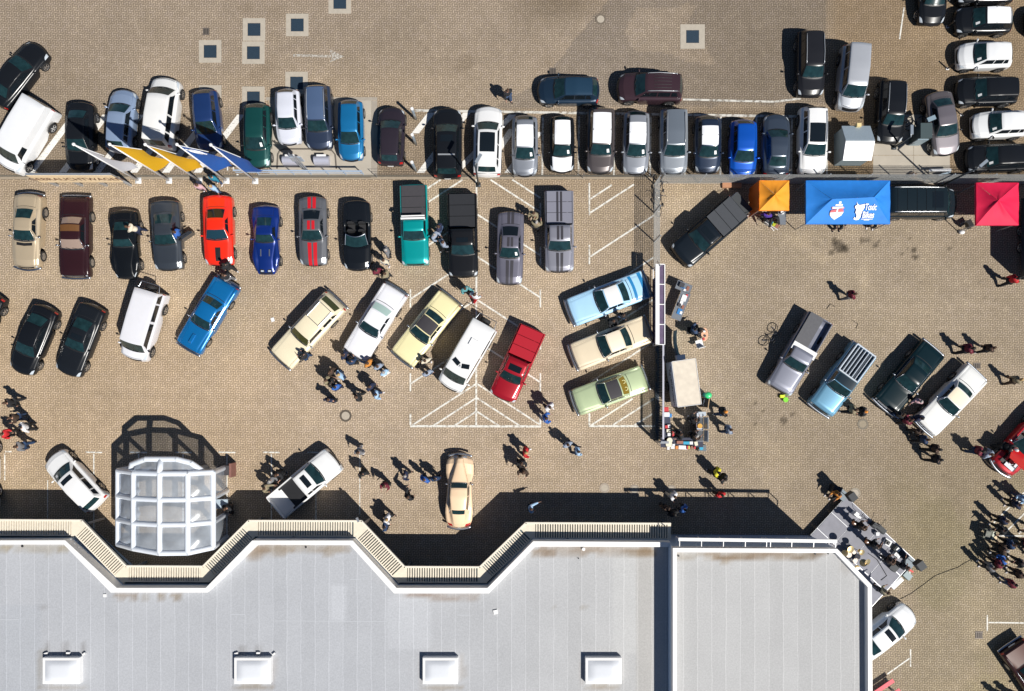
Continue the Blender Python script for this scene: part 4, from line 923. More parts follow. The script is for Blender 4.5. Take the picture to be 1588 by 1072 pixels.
car('pickup', 718, 366, 179, 5.55, 1.90, (.014, .015, .018), 'black double cab pickup with closed black bed', 'pickup', group=SHOW, cover=(mat('black_tonneau', (.025, .026, .03), .45, noise=.1), 7.0, 9.0, 1.20), sunroof=(4.15, 4.45, .26))
GS = mat('charcoal_stripe', (.045, .042, .05), .4, 0, .4)
car('muscle', 791, 385, 181.5, 4.9, 1.76, (.17, .165, .21), 'purple grey muscle coupe with charcoal stripes and black rear glass', group=SHOW, stripes=(GS, ((-.17, -.03), (.03, .17))), blackrear=True, card=True, H=1.33)
car('pickup', 867, 360, 179.5, 5.4, 1.88, (.30, .30, .35), 'silver pickup with twin black stripes over bonnet, roof and bed lid', 'pickup', group=SHOW, stripes=(GS, ((-.14, -.03), (.03, .14))), cover=(mat('silver_tonneau', (.30, .30, .36), .35, .3, .5), 7.0, 9.0, 1.22),
    extra=lambda e, S: [MB().box((-S.L*.29, y, 1.255), (S.L*.36, .13, .02)).build('racing_stripe', GS, e) for y in (-.12, .12)])
# angled row
car('hatch', -32, 503, 206, 4.6, 1.8, BLACK, 'black car cut by the left edge of which one rear wheel shows', group=ANG)
car('sedan', 51, 527, 203, 4.85, 1.86, (.010, .012, .016), 'black saloon at the left end of the angled row', group=ANG)
car('muscle', 124, 527, 202, 5.0, 1.86, (.014, .017, .022), 'black muscle coupe with square sunroof beside the silver van', group=ANG, sunroof=(4.1, 4.55, .3))
car('van', 223, 505, 197, 4.8, 1.82, (.72, .72, .76), 'silver high roofed van with spare wheel on the back', 'van', group=ANG, H=1.85, wagonw=True, extra=sparewheel)
car('classic', 321.5, 489, 211, 5.15, 1.84, (.005, .17, .46), 'sky blue classic coupe with a raised bonnet scoop', group=ANG, H=1.30, extra=lambda e, S: MB().box(S.pt(2.35, 0, .04), (.75, .24, .10), taper=.7).build('bonnet_scoop', paint((.005, .17, .46)), e))
car('wagon', 478, 512, 223, 5.5, 1.88, CREAM, 'long cream station wagon with a roof rack', group=ANG, extra=rackroof, glass=mat('car_glass', (.05, .055, .015), .06, 0, .3))
car('classic', 582, 500, 212, 5.25, 1.86, (.80, .80, .84), 'white finned saloon with pale blue-green rear glass', group=ANG, H=1.42, roof=mat('white_roof', (.82, .82, .84), .4, 0, .4))
BKV = mat('black_vinyl', (.035, .032, .038), .7, noise=.2, nscale=25)
car('classic', 661, 509.5, 218.5, 5.2, 1.88, YCREAM, 'pale yellow coupe with black vinyl roof', group=ANG, roof=BKV, roofrange=(4.02, 5.0))
car('van', 724, 553, 210, 5.0, 1.86, (.80, .80, .80), 'white custom van with two angled roof windows', 'van', group=ANG, H=1.9, wagonw=True, extra=scoopvan)
car('pickup', 802, 564.5, 204, 5.15, 1.84, (.42, .008, .02), 'crimson pickup with matching bed cover', 'pickup', group=ANG, cover=(mat('crimson_tonneau', (.42, .008, .02), .4, 0, .6), 7.0, 9.0, 1.22), sunroof=(4.15, 4.6, .3), H=1.72)
LBL = srgb(172, 214, 243)
SCB = 'classics parked with tails against the barrier'
def tailstripe(e, S):
    m = MB(); S.patch('', None, None, [(6.25, -.72), (6.25, .72), (6.40, .72), (6.40, -.72)], .012, 2, 12, mb=m); S.patch('', None, None, [(6.75, -.72), (6.75, .72), (6.93, .72), (6.93, -.72)], .012, 2, 12, mb=m)
    m.build('boot_stripe', mat('blue_stripe', (.02, .22, .50), .35, 0, .5), e, True)
car('classic', 944, 462.5, 249, 5.45, 1.92, LBL, 'baby blue luxury coupe with white roof and darker bands on its boot', group=SCB, H=1.32, roof=mat('white_vinyl', (.78, .77, .76), .5), roofrange=(4.02, 4.98), extra=tailstripe)
car('classic', 948, 532, 248.5, 5.35, 1.90, srgb(226, 210, 182), 'cream luxury coupe between the blue and the green classics', group=SCB, H=1.34, roof=mat('cream_vinyl', srgb(236, 222, 200), .5), roofrange=(4.02, 4.98))
def ovals(e, S):
    m = MB()
    for y, a in ((-.24, 0), (.24, 0)): p = S.pt(5.55, 0, .012); m.ring(Vector((p.x, y, p.z+.012)), .09, .13, 16)
    m.build('rear_speaker', mat('speaker_ring', (.75, .72, .35), .5), e)
car('classic', 946, 605.5, 250, 4.95, 1.82, srgb(200, 216, 172), 'pale green coupe with black vinyl roof and tan rear shelf', group=SCB, H=1.34, roof=BKV, roofrange=(4.02, 4.98), extra=ovals)
[setattr(o.material_slots[0], 'link', 'OBJECT') or setattr(o.material_slots[0], 'material', mat('tan_glass', (.22, .15, .02), .3)) for p in col.objects if p.get('label', '').startswith('pale green coupe') for o in p.children if o.name.startswith('rear_window')]
for p in list(col.objects):
    if p.get('label', '').startswith('white finned saloon'):
        for o in p.children:
            if o.name.startswith('rear_window'): o.material_slots[0].link = 'OBJECT'; o.material_slots[0].material = mat('pale_rear_glass', (.42, .56, .52), .15, 0, .3)
# right yard
car('pickup', 1098, 361, 229, 5.2, 1.96, (.012, .018, .026), 'black pickup with ribbed bed cover and lowered tailgate beside the wire fence', 'pickup', cover=(mat('ribbed_cover', (.05, .055, .065), .6, noise=.1), 7.0, 9.0, 1.22), extra=opentail, sunroof=(4.15, 4.6, .32))
def halfcover(e, S):
    x0, x1 = S.pt(S.rr+1.1, 0).x, S.pt(S.n-2, 0).x
    m = MB(); m.box(((x0+x1)/2-.02, -.33, 1.12), (abs(x1-x0), .95, .05)); m.build('bed_cover', mat('charcoal_cover', (.10, .10, .11), .7, noise=.2), e)
    m = MB(); m.box((x0+.12, 0, 1.30), (.52, 1.68, .06)); m.build('white_band', WHT, e)
car('pickup_single', 1239.5, 549, 210, 5.6, 1.82, (.26, .27, .33), 'lavender grey pickup with dark half cover on its bed', 'pickup', group=ANG, extra=halfcover, H=1.5)
car('pickup_single', 1305.5, 589, 216, 4.95, 1.86, (.16, .36, .52), 'light blue pickup with black cab and chrome bed rack', 'pickup', group=ANG, roof=mat('black_roof', (.008, .02, .03), .3, 0, .7), extra=rack, chrome=True)
car('classic', 1410.5, 585, 220, 5.1, 1.86, (.006, .022, .030), 'black sixties saloon between the blue pickup and the white coupe', group=ANG, H=1.34)
car('classic', 1475.5, 620.5, 223.5, 5.1, 1.84, (.80, .80, .78), 'white classic coupe with cream soft top', group=ANG, H=1.34, roof=mat('cream_softtop', srgb(238, 226, 200), .7), roofrange=(4.02, 4.98))
def openhood(e, S):
    rd = paint((.55, .01, .015)); x = S.L/2-S.L*.33; m = MB()
    m.box((S.L/2-S.L*.19, 0, .86), (S.L*.22, 1.15, .06)); m.build('engine_bay', BLK, e)
    q = MB(); q.box((S.L/2-.45, .1, .93), (.25, .7, .10)); q.tube((S.L/2-.75, 0, .95), (S.L/2-.75, 0, 1.02), .18, n=14); q.box((S.L/2-.85, -.35, .92), (.4, .16, .08)); q.box((S.L/2-.85, .38, .92), (.4, .16, .08)); q.build('engine', CHR, e)
    h = MB(); a = Vector((x, 0, 1.02)); b = Vector((x+1.0, 0, 1.75)); h.beam(a, b, 1.40, .04); h.build('open_bonnet', mat('raised_red', (.60, .006, .006), .3, 0, .6), e)
    ccabin((.02, .02, .02))(e, S)
car('convertible', 1592, 686, 222, 5.0, 1.86, (.45, .008, .016), 'red convertible at the right edge with its bonnet raised', 'convertible', group=ANG, extra=openhood, chrome=True)
car('suv', 115.5, 745.5, 317, 4.6, 1.82, (.80, .80, .80), 'white estate with sunroof parked left of the bubble tent', H=1.5, sunroof=(4.15, 4.5, .32), card=True)
car('pickup', 474, 749, 50, 5.2, 1.88, (.80, .80, .80), 'white pickup with open black bed tucked under the canopy shadow', 'pickup', sunroof=(4.2, 4.6, .3), H=1.72,
    extra=lambda e, S: MB().box((S.pt(S.rr+1.9, 0).x, 0, .80), (abs(S.pt(S.n-2, 0).x-S.pt(S.rr+1.1, 0).x), 1.62, .05)).build('bed_floor', BLK, e))
car('oldie', 712.5, 763, 1, 4.8, 1.80, srgb(244, 212, 176), 'peach coloured nineteen forties coupe with rounded wings', vents=None)
car('sedan', 1373, 981, 52, 4.7, 1.84, (.78, .79, .80), 'white saloon half hidden by the roof edge at lower right', sunroof=(4.2, 4.9, .34), chrome=False)
BRN = mat('brown_paint', (.10, .032, .02), .35, 0, .4)
car('classic', 1604, 1052, 146, 5.2, 1.90, (.05, .02, .02), 'dark classic with a brown boot cut by the lower right corner', extra=lambda e, S: [S.patch('boot_cover', BRN, e, [(6.1, -.6), (6.1, .6), (6.95, .6), (6.95, -.6)], .01)])
car('van', -29, 732, 0, 4.8, 1.85, (.8, .8, .8), 'white van of which only a sliver and mirror show at the left edge', 'van', H=1.9)
def vanroof(e, S):
    m = MB()
    for k in range(5): u = S.rf+.45+k*.33; m.path([S.pt(u, t/10, .012) for t in range(-4, 5)], .012, 4)
    m.build('roof_rib', BLK, e)
car('van', 1427, 315, 90, 5.0, 1.90, (.012, .022, .03), 'dark teal van between the blue and crimson tents', 'van', H=1.95, h=1.0, wagonw=True, rails=SILR, sunroof=(3.15, 3.55, .30), extra=vanroof)

# ---------------------------------------------------------------- people
SKIN = mat('skin', (.48, .27, .19), .55); EYE = mat('eye', (.02, .015, .012), .3); LIP = mat('lip', (.35, .10, .09), .5)
HAIRS = dict(k=mat('black_hair', (.012, .010, .009), .7), b=mat('brown_hair', (.07, .035, .018), .7), y=mat('blond_hair', (.45, .30, .13), .7), g=mat('grey_hair', (.35, .33, .31), .7), r=mat('bald_skin', (.46, .25, .18), .4), w=mat('white_cap', (.75, .75, .75), .7), o=mat('orange_cap', (.7, .25, .03), .7), c=mat('khaki_cap', (.30, .26, .16), .8), t=mat('tan_cap', (.40, .28, .16), .8))
def skinmesh(vs, es, rs, root, sub=1, name='m'):
    me = bpy.data.meshes.new(name); me.from_pydata(vs, es, []); o = bpy.data.objects.new(name, me); col.objects.link(o)
    o.modifiers.new('s', 'SKIN'); sb = o.modifiers.new('u', 'SUBSURF'); sb.levels = sub; sb.render_levels = sub
    for i, r in enumerate(rs): me.skin_vertices[0].data[i].radius = (r, r) if not isinstance(r, tuple) else r; me.skin_vertices[0].data[i].use_root = i == root
    bpy.context.view_layer.update(); ev = o.evaluated_get(bpy.context.evaluated_depsgraph_get()); nm = bpy.data.meshes.new_from_object(ev)
    bpy.data.objects.remove(o); nm.polygons.foreach_set('use_smooth', [True]*len(nm.polygons)); return nm
class Sk:
    def __init__(s): s.v = []; s.e = []; s.r = []
    def a(s, p, r, par=None):
        s.v.append(tuple(p)); s.r.append(r)
        if par is not None: s.e.append((par, len(s.v)-1))
        return len(s.v)-1
def d_(a, ab=0.0, side=1): return Vector((math.sin(a)*math.cos(ab), side*math.sin(ab), -math.cos(a)*math.cos(ab)))
def make_pose(hp, pitch, legs, arms):
    up_ = Vector((math.sin(pitch), 0, math.cos(pitch))); pel = Vector((0, 0, hp))
    waist, chest, shc, nk, hd = (pel+up_*k for k in (.16, .34, .47, .54, .70))
    J = {}
    for i, sd_ in enumerate((1, -1)):
        hip = pel+Vector((0, sd_*.095, -.04)); a, kn, ab = legs[i]
        k = hip+d_(R(a), R(ab), sd_)*.43; an = k+d_(R(a-kn), R(ab*.5), sd_)*.42; J[i] = (hip, k, an)
        sh = shc+Vector((0, sd_*.185, -.01)); p_, b_, el, b2 = arms[i]
        eb = sh+d_(R(p_)+0, R(b_), sd_)*.29; wr_ = eb+d_(R(p_+el), R(b2), sd_)*.25; J[i+2] = (sh, eb, wr_)
    zmin = min(J[0][2].z, J[1][2].z)-.075
    off = Vector((0, 0, -zmin))
    allp = lambda v: v+off
    pel, waist, chest, shc, nk, hd = map(allp, (pel, waist, chest, shc, nk, hd)); J = {k: tuple(map(allp, v)) for k, v in J.items()}
    out = {}
    # body
    s = Sk(); r0 = s.a(pel, .105); w1 = s.a(waist, .10, r0); c1 = s.a(chest, .115, w1); s1 = s.a(shc, .085, c1); n1_ = s.a(nk, .055, s1); h0 = s.a(hd-up_*.06, .065, n1_)
    for i, sd_ in enumerate((1, -1)):
        hip, k, an = J[i]; a = s.a(hip, .082, r0); b = s.a(hip.lerp(k, .5), .078, a); b = s.a(k, .055, b); b = s.a(k.lerp(an, .35), .055, b); b = s.a(an, .038, b); s.a(an+Vector((.15, 0, -.04)), .034, b)
        sh, eb, wr_ = J[i+2]; a = s.a(sh, .058, s1); b = s.a(sh.lerp(eb, .5), .045, a); b = s.a(eb, .038, b); b = s.a(eb.lerp(wr_, .4), .036, b); b = s.a(wr_, .024, b)
        f = (wr_-eb).normalized(); pm = s.a(wr_+f*.06, (.036, .022), b)
        ax = Vector((1, 0, 0)) if abs(f.x) < .7 else Vector((0, 0, 1)); ax = (ax-f*ax.dot(f)).normalized(); bn = f.cross(ax)*sd_
        for j, (o_, ln_) in enumerate(((-.030, .075), (-.010, .085), (.011, .080), (.030, .062))):
            q = s.a(wr_+f*.095+ax*o_*-1, .0095, pm); q = s.a(wr_+f*(.095+ln_*.5)+ax*o_*-1+bn*.006, .009, q); s.a(wr_+f*(.095+ln_*.85)+ax*o_*-1+bn*.028, .007, q)
        q = s.a(wr_+f*.045+ax*.040, .011, pm); s.a(wr_+f*.085+ax*.058+bn*.01, .009, q)
    body = skinmesh(s.v, s.e, s.r, 0)
    # head grown onto the neck: ellipsoid with jaw, nose, ears, eyes and mouth
    m = MB(); Rh = Matrix.Rotation(pitch*.8, 3, 'Y'); hc = hd+up_*.03
    nu, nv = 14, 10; vs = []
    for j in range(nv+1):
        a = math.pi*j/nv
        for i in range(nu):
            b = 2*math.pi*i/nu; x, y, z = .096*math.sin(a)*math.cos(b), .076*math.sin(a)*math.sin(b), .118*math.cos(a)
            if z < -.02: y *= 1+z*3.2; x = x*(1+z*1.0) if x > 0 else x*(1+z*4)
            vs.append(hc+Rh @ Vector((x, y, z)))
    m.add(vs, [(j*nu+i, (j+1)*nu+i, (j+1)*nu+(i+1) % nu, j*nu+(i+1) % nu) for j in range(nv) for i in range(nu)])
    m.add([hc+Rh @ Vector(v) for v in ((.090, .014, -.03), (.090, -.014, -.03), (.122, 0, -.028), (.094, 0, .015))], [(0, 2, 3), (2, 1, 3), (0, 1, 2), (0, 3, 1)])
    for sd_ in (1, -1): m.ball(hc+Rh @ Vector((-.005, sd_*.078, -.01)), (.022, .010, .032), 6, 4)
    m.mi = 1
    for sd_ in (1, -1): m.ball(hc+Rh @ Vector((.084, sd_*.032, .005)), .013, 6, 4)
    m.mi = 2; m.box(hc+Rh @ Vector((.086, 0, -.062)), (.012, .045, .010))
    hm = m.mesh('h', [SKIN, EYE, LIP], True)
    bmx = bmesh.new(); bmx.from_mesh(body); 
    bmx.from_mesh(hm); nme = bpy.data.meshes.new('body'); bmx.to_mesh(nme); bmx.free()
    for mt in (SKIN, EYE, LIP): nme.materials.append(mt)
    nme.polygons.foreach_set('use_smooth', [True]*len(nme.polygons)); out['body'] = nme
    m = MB(); vs = []
    for j in range(7):
        a = math.pi*.60*j/6
        for i in range(nu):
            b = 2*math.pi*i/nu; back = .018*max(0, -math.cos(b)); z = .128*math.cos(a)-(.05*max(0, -math.cos(b)) if j > 3 else 0)+(.045*max(0, math.cos(b)) if j > 3 else 0)
            vs.append(hc+Rh @ Vector(((.106+back)*math.sin(a)*math.cos(b)-.006, .087*math.sin(a)*math.sin(b), z)))
    m.add(vs, [(j*nu+i, (j+1)*nu+i, (j+1)*nu+(i+1) % nu, j*nu+(i+1) % nu) for j in range(6) for i in range(nu)]); out['hair'] = m.mesh('hair', HAIRS['k'], True)
    # top
    s = Sk(); r0 = s.a(pel+up_*.0, .195); w1 = s.a(waist, .19, r0); c1 = s.a(chest, .205, w1); s1 = s.a(shc, .165, c1); s.a(nk-up_*.02, .09, s1)
    for i in (2, 3):
        sh, eb, wr_ = J[i]; a = s.a(sh, .115, s1); b = s.a(sh.lerp(eb, .5), .098, a); b = s.a(eb, .086, b); b = s.a(eb.lerp(wr_, .5), .072, b); s.a(eb.lerp(wr_, .92), .058, b)
    out['jacket'] = skinmesh(s.v, s.e, s.r, 0)
    s = Sk(); r0 = s.a(pel+up_*.02, .17)
    for i in (0, 1):
        hip, k, an = J[i]; a = s.a(hip, .145, r0); b = s.a(hip.lerp(k, .5), .128, a); b = s.a(k, .105, b); b = s.a(k.lerp(an, .4), .096, b); s.a(k.lerp(an, .93), .084, b)
    out['trousers'] = skinmesh(s.v, s.e, s.r, 0)
    m = MB()
    for i in (0, 1):
        an = J[i][2]; m.ball(an+Vector((.055, 0, -.035)), (.145, .052, .045), 10, 6); m.ball(an+Vector((-.01, 0, .0)), (.055, .048, .06), 8, 5)
    out['shoes'] = m.mesh('shoes', BLK, True)
    return out
POSES = dict(
    stand=make_pose(.92, R(2), ((3, 2, 6), (-3, 3, 6)), ((5, 14, 12, 8), (-3, 14, 10, 8))),
    walk=make_pose(.90, R(5), ((17, 6, 3), (-15, 12, 3)), ((-20, 10, 16, 4), (20, 10, 22, 4))),
    hold=make_pose(.92, R(6), ((4, 3, 7), (-4, 3, 7)), ((22, 16, 76, -18), (18, 16, 80, -18))),
    hips=make_pose(.92, R(1), ((2, 2, 10), (-2, 2, 10)), ((-22, 38, 60, -44), (-20, 38, 58, -44))),
    lean=make_pose(.90, R(38), ((12, 6, 6), (-12, 4, 6)), ((38, 10, 30, 4), (30, 12, 26, 4))),
    point=make_pose(.92, R(4), ((6, 2, 7), (-6, 4, 7)), ((78, 24, 8, 20), (5, 18, 40, -10))),
    sit=make_pose(.50, R(6), ((82, 84, 8), (80, 82, 8)), ((25, 14, 62, -6), (22, 14, 58, -6))))
CL = dict(k=(.014, .015, .018), n=(.012, .02, .055), w=(.72, .72, .74), g=(.17, .17, .18), b=(.03, .12, .42), B=(.015, .04, .10), t=(.02, .20, .30), l=(.35, .52, .72), m=(.14, .012, .03), r=(.50, .015, .02), k2=(.26, .22, .14), c=(.62, .56, .44), o=(.55, .22, .04), j=(.04, .07, .14), p=(.55, .35, .38), u=(.07, .03, .30), h=(.05, .03, .02), y=(.65, .60, .03), q=(.10, .30, .32), v=(.28, .33, .42))
CM = {k: mat('cloth_'+k, v, .85, noise=.25, nscale=9) for k, v in CL.items()}
def person(fx, fy, head, pose, top, leg, hair, label, z=0.0, sc_=1.0, group=None, feet=True):
    x, y = P(fx, fy, 0) if feet else P(fx, fy, z)
    e = empty('person', (x, y, z), R(90-head), label, 'person', group)
    s_ = sc_*random.uniform(.98, 1.06); e.scale = (s_, s_*random.uniform(1.0, 1.15), s_)
    for nm, mt in (('body', None), ('hair', HAIRS[hair]), ('jacket', CM[top]), ('trousers', CM[leg]), ('shoes', CM['w'] if random.random() < .35 else CM['k'])):
        me = POSES[pose][nm]; o = inst(nm, me, e)
        if mt:
            if not me.materials: me.materials.append(mt)
            o.material_slots[0].link = 'OBJECT'; o.material_slots[0].material = mt
    return e
# feet x, feet y, facing (degrees from up, clockwise), pose, top, trousers, hair, label
PP = [
 (787, 155, 150, 'walk', 'k', 'j', 'b', 'person in a black and yellow safety vest alone above the white off-roader'),
 (224, 361, 280, 'lean', 'c', 'n', 'b', 'person in cream jacket leaning over the black low sports car'),
 (287, 368, 285, 'stand', 'b', 'k', 'b', 'person in blue at the open door of the dark grey fastback'),
 (321, 297, 190, 'stand', 'p', 'k', 'b', 'person in pink top behind the orange red coupe'),
 (342, 284, 200, 'stand', 't', 'j', 'k', 'person in teal jacket just below the blue flags'),
 (342, 299, 210, 'stand', 'l', 'j', 'y', 'person in light blue shirt near the tail of the orange red coupe'),
 (362, 418, 320, 'walk', 'k', 'k', 'k', 'person in black at the nose of the orange red coupe'),
 (361, 434, 330, 'hold', 'k', 'g', 'b', 'person in black top with grey trousers beside the sky blue classic'),
 (605, 395, 250, 'stand', 'g', 'k', 'g', 'person in grey, top one of the four beside the black convertible'),
 (601, 410, 200, 'stand', 'c', 'j', 'b', 'person in pale shirt, second from top beside the black convertible'),
 (590, 425, 150, 'stand', 'm', 'k', 'k', 'person in maroon jacket at the nose of the black convertible'),
 (604, 431, 300, 'hold', 'k2', 'k', 'b', 'person in khaki just above the white finned saloon'),
 (684, 360, 290, 'stand', 'n', 'j', 'b', 'person in navy right of the turquoise pickup'),
 (676, 371, 120, 'hold', 'v', 'j', 'g', 'person in checked grey shirt between the turquoise and black pickups'),
 (689, 384, 60, 'walk', 'v', 'k', 'b', 'person in patterned grey top by the door of the black double cab'),
 (723, 452, 150, 'point', 'q', 'k', 'b', 'person in bright turquoise shirt below the black double cab pickup'),
 (737, 463, 40, 'walk', 'w', 'r', 'b', 'person in white top and red trousers by the yard centre line'),
 (827, 338, 200, 'hold', 'k2', 'k2', 'b', 'person in khaki, upper of two beside the striped silver pickup'),
 (830, 355, 20, 'hold', 'k2', 'k', 'g', 'person in khaki, lower of two beside the striped silver pickup'),
 (947, 499, 160, 'sit', 'k', 'k', 'b', 'person in black sitting between the baby blue and cream classics'),
 (962, 492, 200, 'stand', 'k', 'j', 'b', 'person in black standing at the door of the baby blue coupe'),
 (1308, 461, 80, 'walk', 'm', 'g', 'b', 'person in maroon walking alone in the middle of the right yard'),
 (1552, 438, 60, 'walk', 'r', 'k', 'k', 'person in red jacket at the tail of the trailer on the right edge'),
 (1484, 543, 75, 'walk', 'm', 'k', 'k', 'person in dark maroon walking behind the white classic coupe'),
 (1517, 542, 70, 'walk', 'h', 'k', 'b', 'person in dark brown walking right of the one in maroon'),
 (1558, 590, 60, 'walk', 'k2', 'h', 'y', 'person with fair cap striding alone near the right edge'),
 (35, 624, 250, 'walk', 'k', 'k', 'b', 'person in black, topmost of the five at the left edge'),
 (43, 646, 240, 'hold', 'h', 'B', 'b', 'person in black top and blue jeans, second of the five at the left edge'),
 (57, 661, 235, 'stand', 'w', 'k', 'k', 'person in white shirt among the five at the left edge'),
 (27, 671, 100, 'hold', 'r', 'k', 'b', 'person in bright red coat at the left edge'),
 (50, 690, 260, 'walk', 'g', 'B', 'b', 'person in grey hoodie, lowest of the five at the left edge'),
 (480, 554, 300, 'hold', 'k', 'B', 'k', 'person in black beside the front wing of the cream station wagon'),
 (541, 553, 300, 'stand', 'n', 'k', 'b', 'person in navy at the nose of the white finned saloon'),
 (551, 563, 350, 'hold', 'B', 'k', 'k', 'person in dark blue jacket below the nose of the white finned saloon'),
 (577, 565, 310, 'stand', 'o', 'k', 'b', 'person in orange top beside the white finned saloon'),
 (592, 570, 330, 'stand', 'v', 'k', 'b', 'person in dark patterned top between the orange and pale blue tops'),
 (601, 579, 320, 'stand', 'l', 'w', 'g', 'person in pale blue, rightmost by the white finned saloon'),
 (520, 577, 120, 'hold', 'h', 'k', 'b', 'person in dark brown, top of the group in the middle of the yard'),
 (534, 582, 230, 'stand', 'l', 'B', 'y', 'person in pale blue shirt in the middle group'),
 (513, 590, 110, 'hold', 'k2', 'k', 'b', 'person in brown jacket at the left of the middle group'),
 (521, 594, 100, 'stand', 'k', 'k', 'k', 'person in black in the thick of the middle group'),
 (528, 601, 330, 'stand', 'b', 'n', 'k', 'person in royal blue jacket at the foot of the middle group'),
 (518, 620, 10, 'hips', 'n', 'k', 'b', 'person in navy with hands on hips above the dark ringed manhole'),
 (561, 615, 250, 'walk', 'k', 'k', 'b', 'person in black walking with bare arms right of the navy one'),
 (580, 600, 130, 'stand', 'n', 'k', 'b', 'person in navy, upper of the pair right of the middle group'),
 (588, 612, 90, 'walk', 'l', 'B', 'b', 'person in pale top and blue jeans, lower of the pair right of the middle group'),
 (663, 561, 160, 'hips', 'c', 'k', 'b', 'person in beige between the pale yellow coupe and the white custom van'),
 (666, 579, 150, 'stand', 'v', 'B', 'k', 'person in grey at the front corner of the white custom van'),
 (563, 698, 200, 'walk', 'g', 'w', 'b', 'person in grey and white walking at the top of the faint bay line'),
 (568, 731, 160, 'walk', 'k', 'k', 'k', 'person in black halfway down the faint bay line'),
 (602, 748, 190, 'hold', 'm', 'k', 'b', 'person in burgundy alone left of the peach coupe'),
 (632, 734, 100, 'walk', 'n', 'k', 'g', 'person in patterned navy top left of the pair by the peach coupe'),
 (662, 740, 30, 'stand', 'b', 'k', 'b', 'person in blue jacket, left of the pair by the peach coupe'),
 (678, 739, 350, 'stand', 'B', 'k', 'k', 'person in dark blue, right of the pair by the peach coupe'),
 (637, 767, 40, 'point', 'k', 'k', 'b', 'person in black raising an arm below the patterned navy top'),
 (605, 799, 120, 'walk', 'w', 'k', 'y', 'person in white by the canopy shadow'),
 (602, 811, 90, 'stand', 'B', 'k', 'k', 'person in dark blue below the one in white by the canopy shadow'),
 (441, 731, 200, 'hold', 'k', 'k', 'b', 'person in black, upper of three beside the white pickup'),
 (429, 741, 130, 'hold', 'g', 'k', 'g', 'person in grey, middle of three beside the white pickup'),
 (421, 753, 110, 'point', 'k2', 'k', 'b', 'person in khaki leaning to the bed of the white pickup'),
 (850, 630, 140, 'walk', 'w', 'k', 'b', 'person with bare shoulders and white top right of the crimson pickup'),
 (844, 648, 80, 'hold', 'b', 'w', 'b', 'person in bright blue jacket right of the chevron markings'),
 (814, 699, 100, 'walk', 'r', 'k', 'y', 'person in red below the chevron markings'),
 (808, 714, 170, 'hold', 'k', 'k', 'b', 'person in black, upper of the two under the one in red'),
 (811, 727, 190, 'hold', 'h', 'c', 'b', 'person in dark top and pale trousers, lower of the two under the one in red'),
 (878, 687, 150, 'stand', 'v', 'n', 'b', 'person in grey and navy, left of the pair right of the yard centre'),
 (893, 698, 80, 'walk', 'l', 'B', 'b', 'person in light blue, right of the pair right of the yard centre'),
 (1038, 765, 130, 'walk', 'w', 'c', 'b', 'person in white on the edge of the building shadow'),
 (1110, 763, 160, 'stand', 'r', 'h', 'k', 'person in red on the edge of the building shadow'),
 (1027, 783, 200, 'stand', 'h', 'k', 'b', 'person in brown standing in the building shadow'),
 (1038, 791, 160, 'stand', 'k', 'k', 'k', 'person in black in the building shadow beside the brown one'),
 (1054, 785, 300, 'stand', 'b', 'k', 'k', 'person in blue jacket in the building shadow'),
 (822, 784, 90, 'point', 'l', 'k', 'b', 'person in pale sleeves in the building shadow below the yard centre'),
 (1113, 638, 80, 'walk', 'k', 'B', 'o', 'person in black with red hair walking right of the chalk board'),
 (1122, 665, 80, 'walk', 'v', 'B', 'b', 'person in checked blue and white shirt right of the grills'),
 (1069, 651, 30, 'hold', 'k', 'k', 'b', 'cook in black between the trailer and the upper grill'),
 (1070, 675, 60, 'hold', 'h', 'k', 'g', 'grey haired cook at the lower grill'),
 (1049, 671, 250, 'hold', 'k', 'k', 'b', 'cook in black behind the counter of plates'),
 (1104, 729, 120, 'walk', 'y', 'k', 'k', 'person in black and yellow below the food stand'),
 (1113, 738, 130, 'walk', 'k', 'k', 'k', 'person in black following the yellow one below the food stand'),
 (1309, 635, 90, 'walk', 'k2', 'k', 'b', 'person in tan and black at the nose of the light blue pickup'),
 (1327, 638, 280, 'hold', 'k', 'k', 'o', 'person in black with orange cap right of the light blue pickup'),
 (1409, 621, 200, 'walk', 'p', 'k', 'g', 'person in pale pink between the black saloon and the white coupe'),
 (1381, 643, 40, 'stand', 'k', 'B', 'b', 'person in black below the nose of the black sixties saloon'),
 (1390, 652, 60, 'hold', 'm', 'k', 'b', 'person in dark red at the head of the line by the white coupe'),
 (1410, 648, 330, 'stand', 'n', 'B', 'k', 'person in navy touching the nose of the white coupe'),
 (1409, 668, 20, 'stand', 'h', 'k', 'k', 'person in dark brown in the line below the white coupe'),
 (1417, 680, 80, 'walk', 'B', 'k', 'b', 'person in dark blue in the middle of the line below the white coupe'),
 (1434, 694, 100, 'walk', 'h', 'k', 'k', 'person in brown, last but one of the line below the white coupe'),
 (1437, 710, 95, 'walk', 'k', 'k', 'k', 'person in black at the lower end of the line below the white coupe'),
 (1500, 697, 100, 'walk', 'm', 'B', 'k', 'person in maroon walking towards the raised red bonnet'),
 (1514, 703, 330, 'walk', 'v', 'j', 'b', 'person in grey and blue next to the maroon one by the red convertible'),
 (1543, 690, 120, 'lean', 'k', 'k', 'w', 'person with white hair bending over the red convertible'),
 (1290, 762, 220, 'sit', 'o', 'k', 'b', 'person in orange crouching behind the upper stage speaker')]
CR = 'spectators in the crowd in front of the stage'
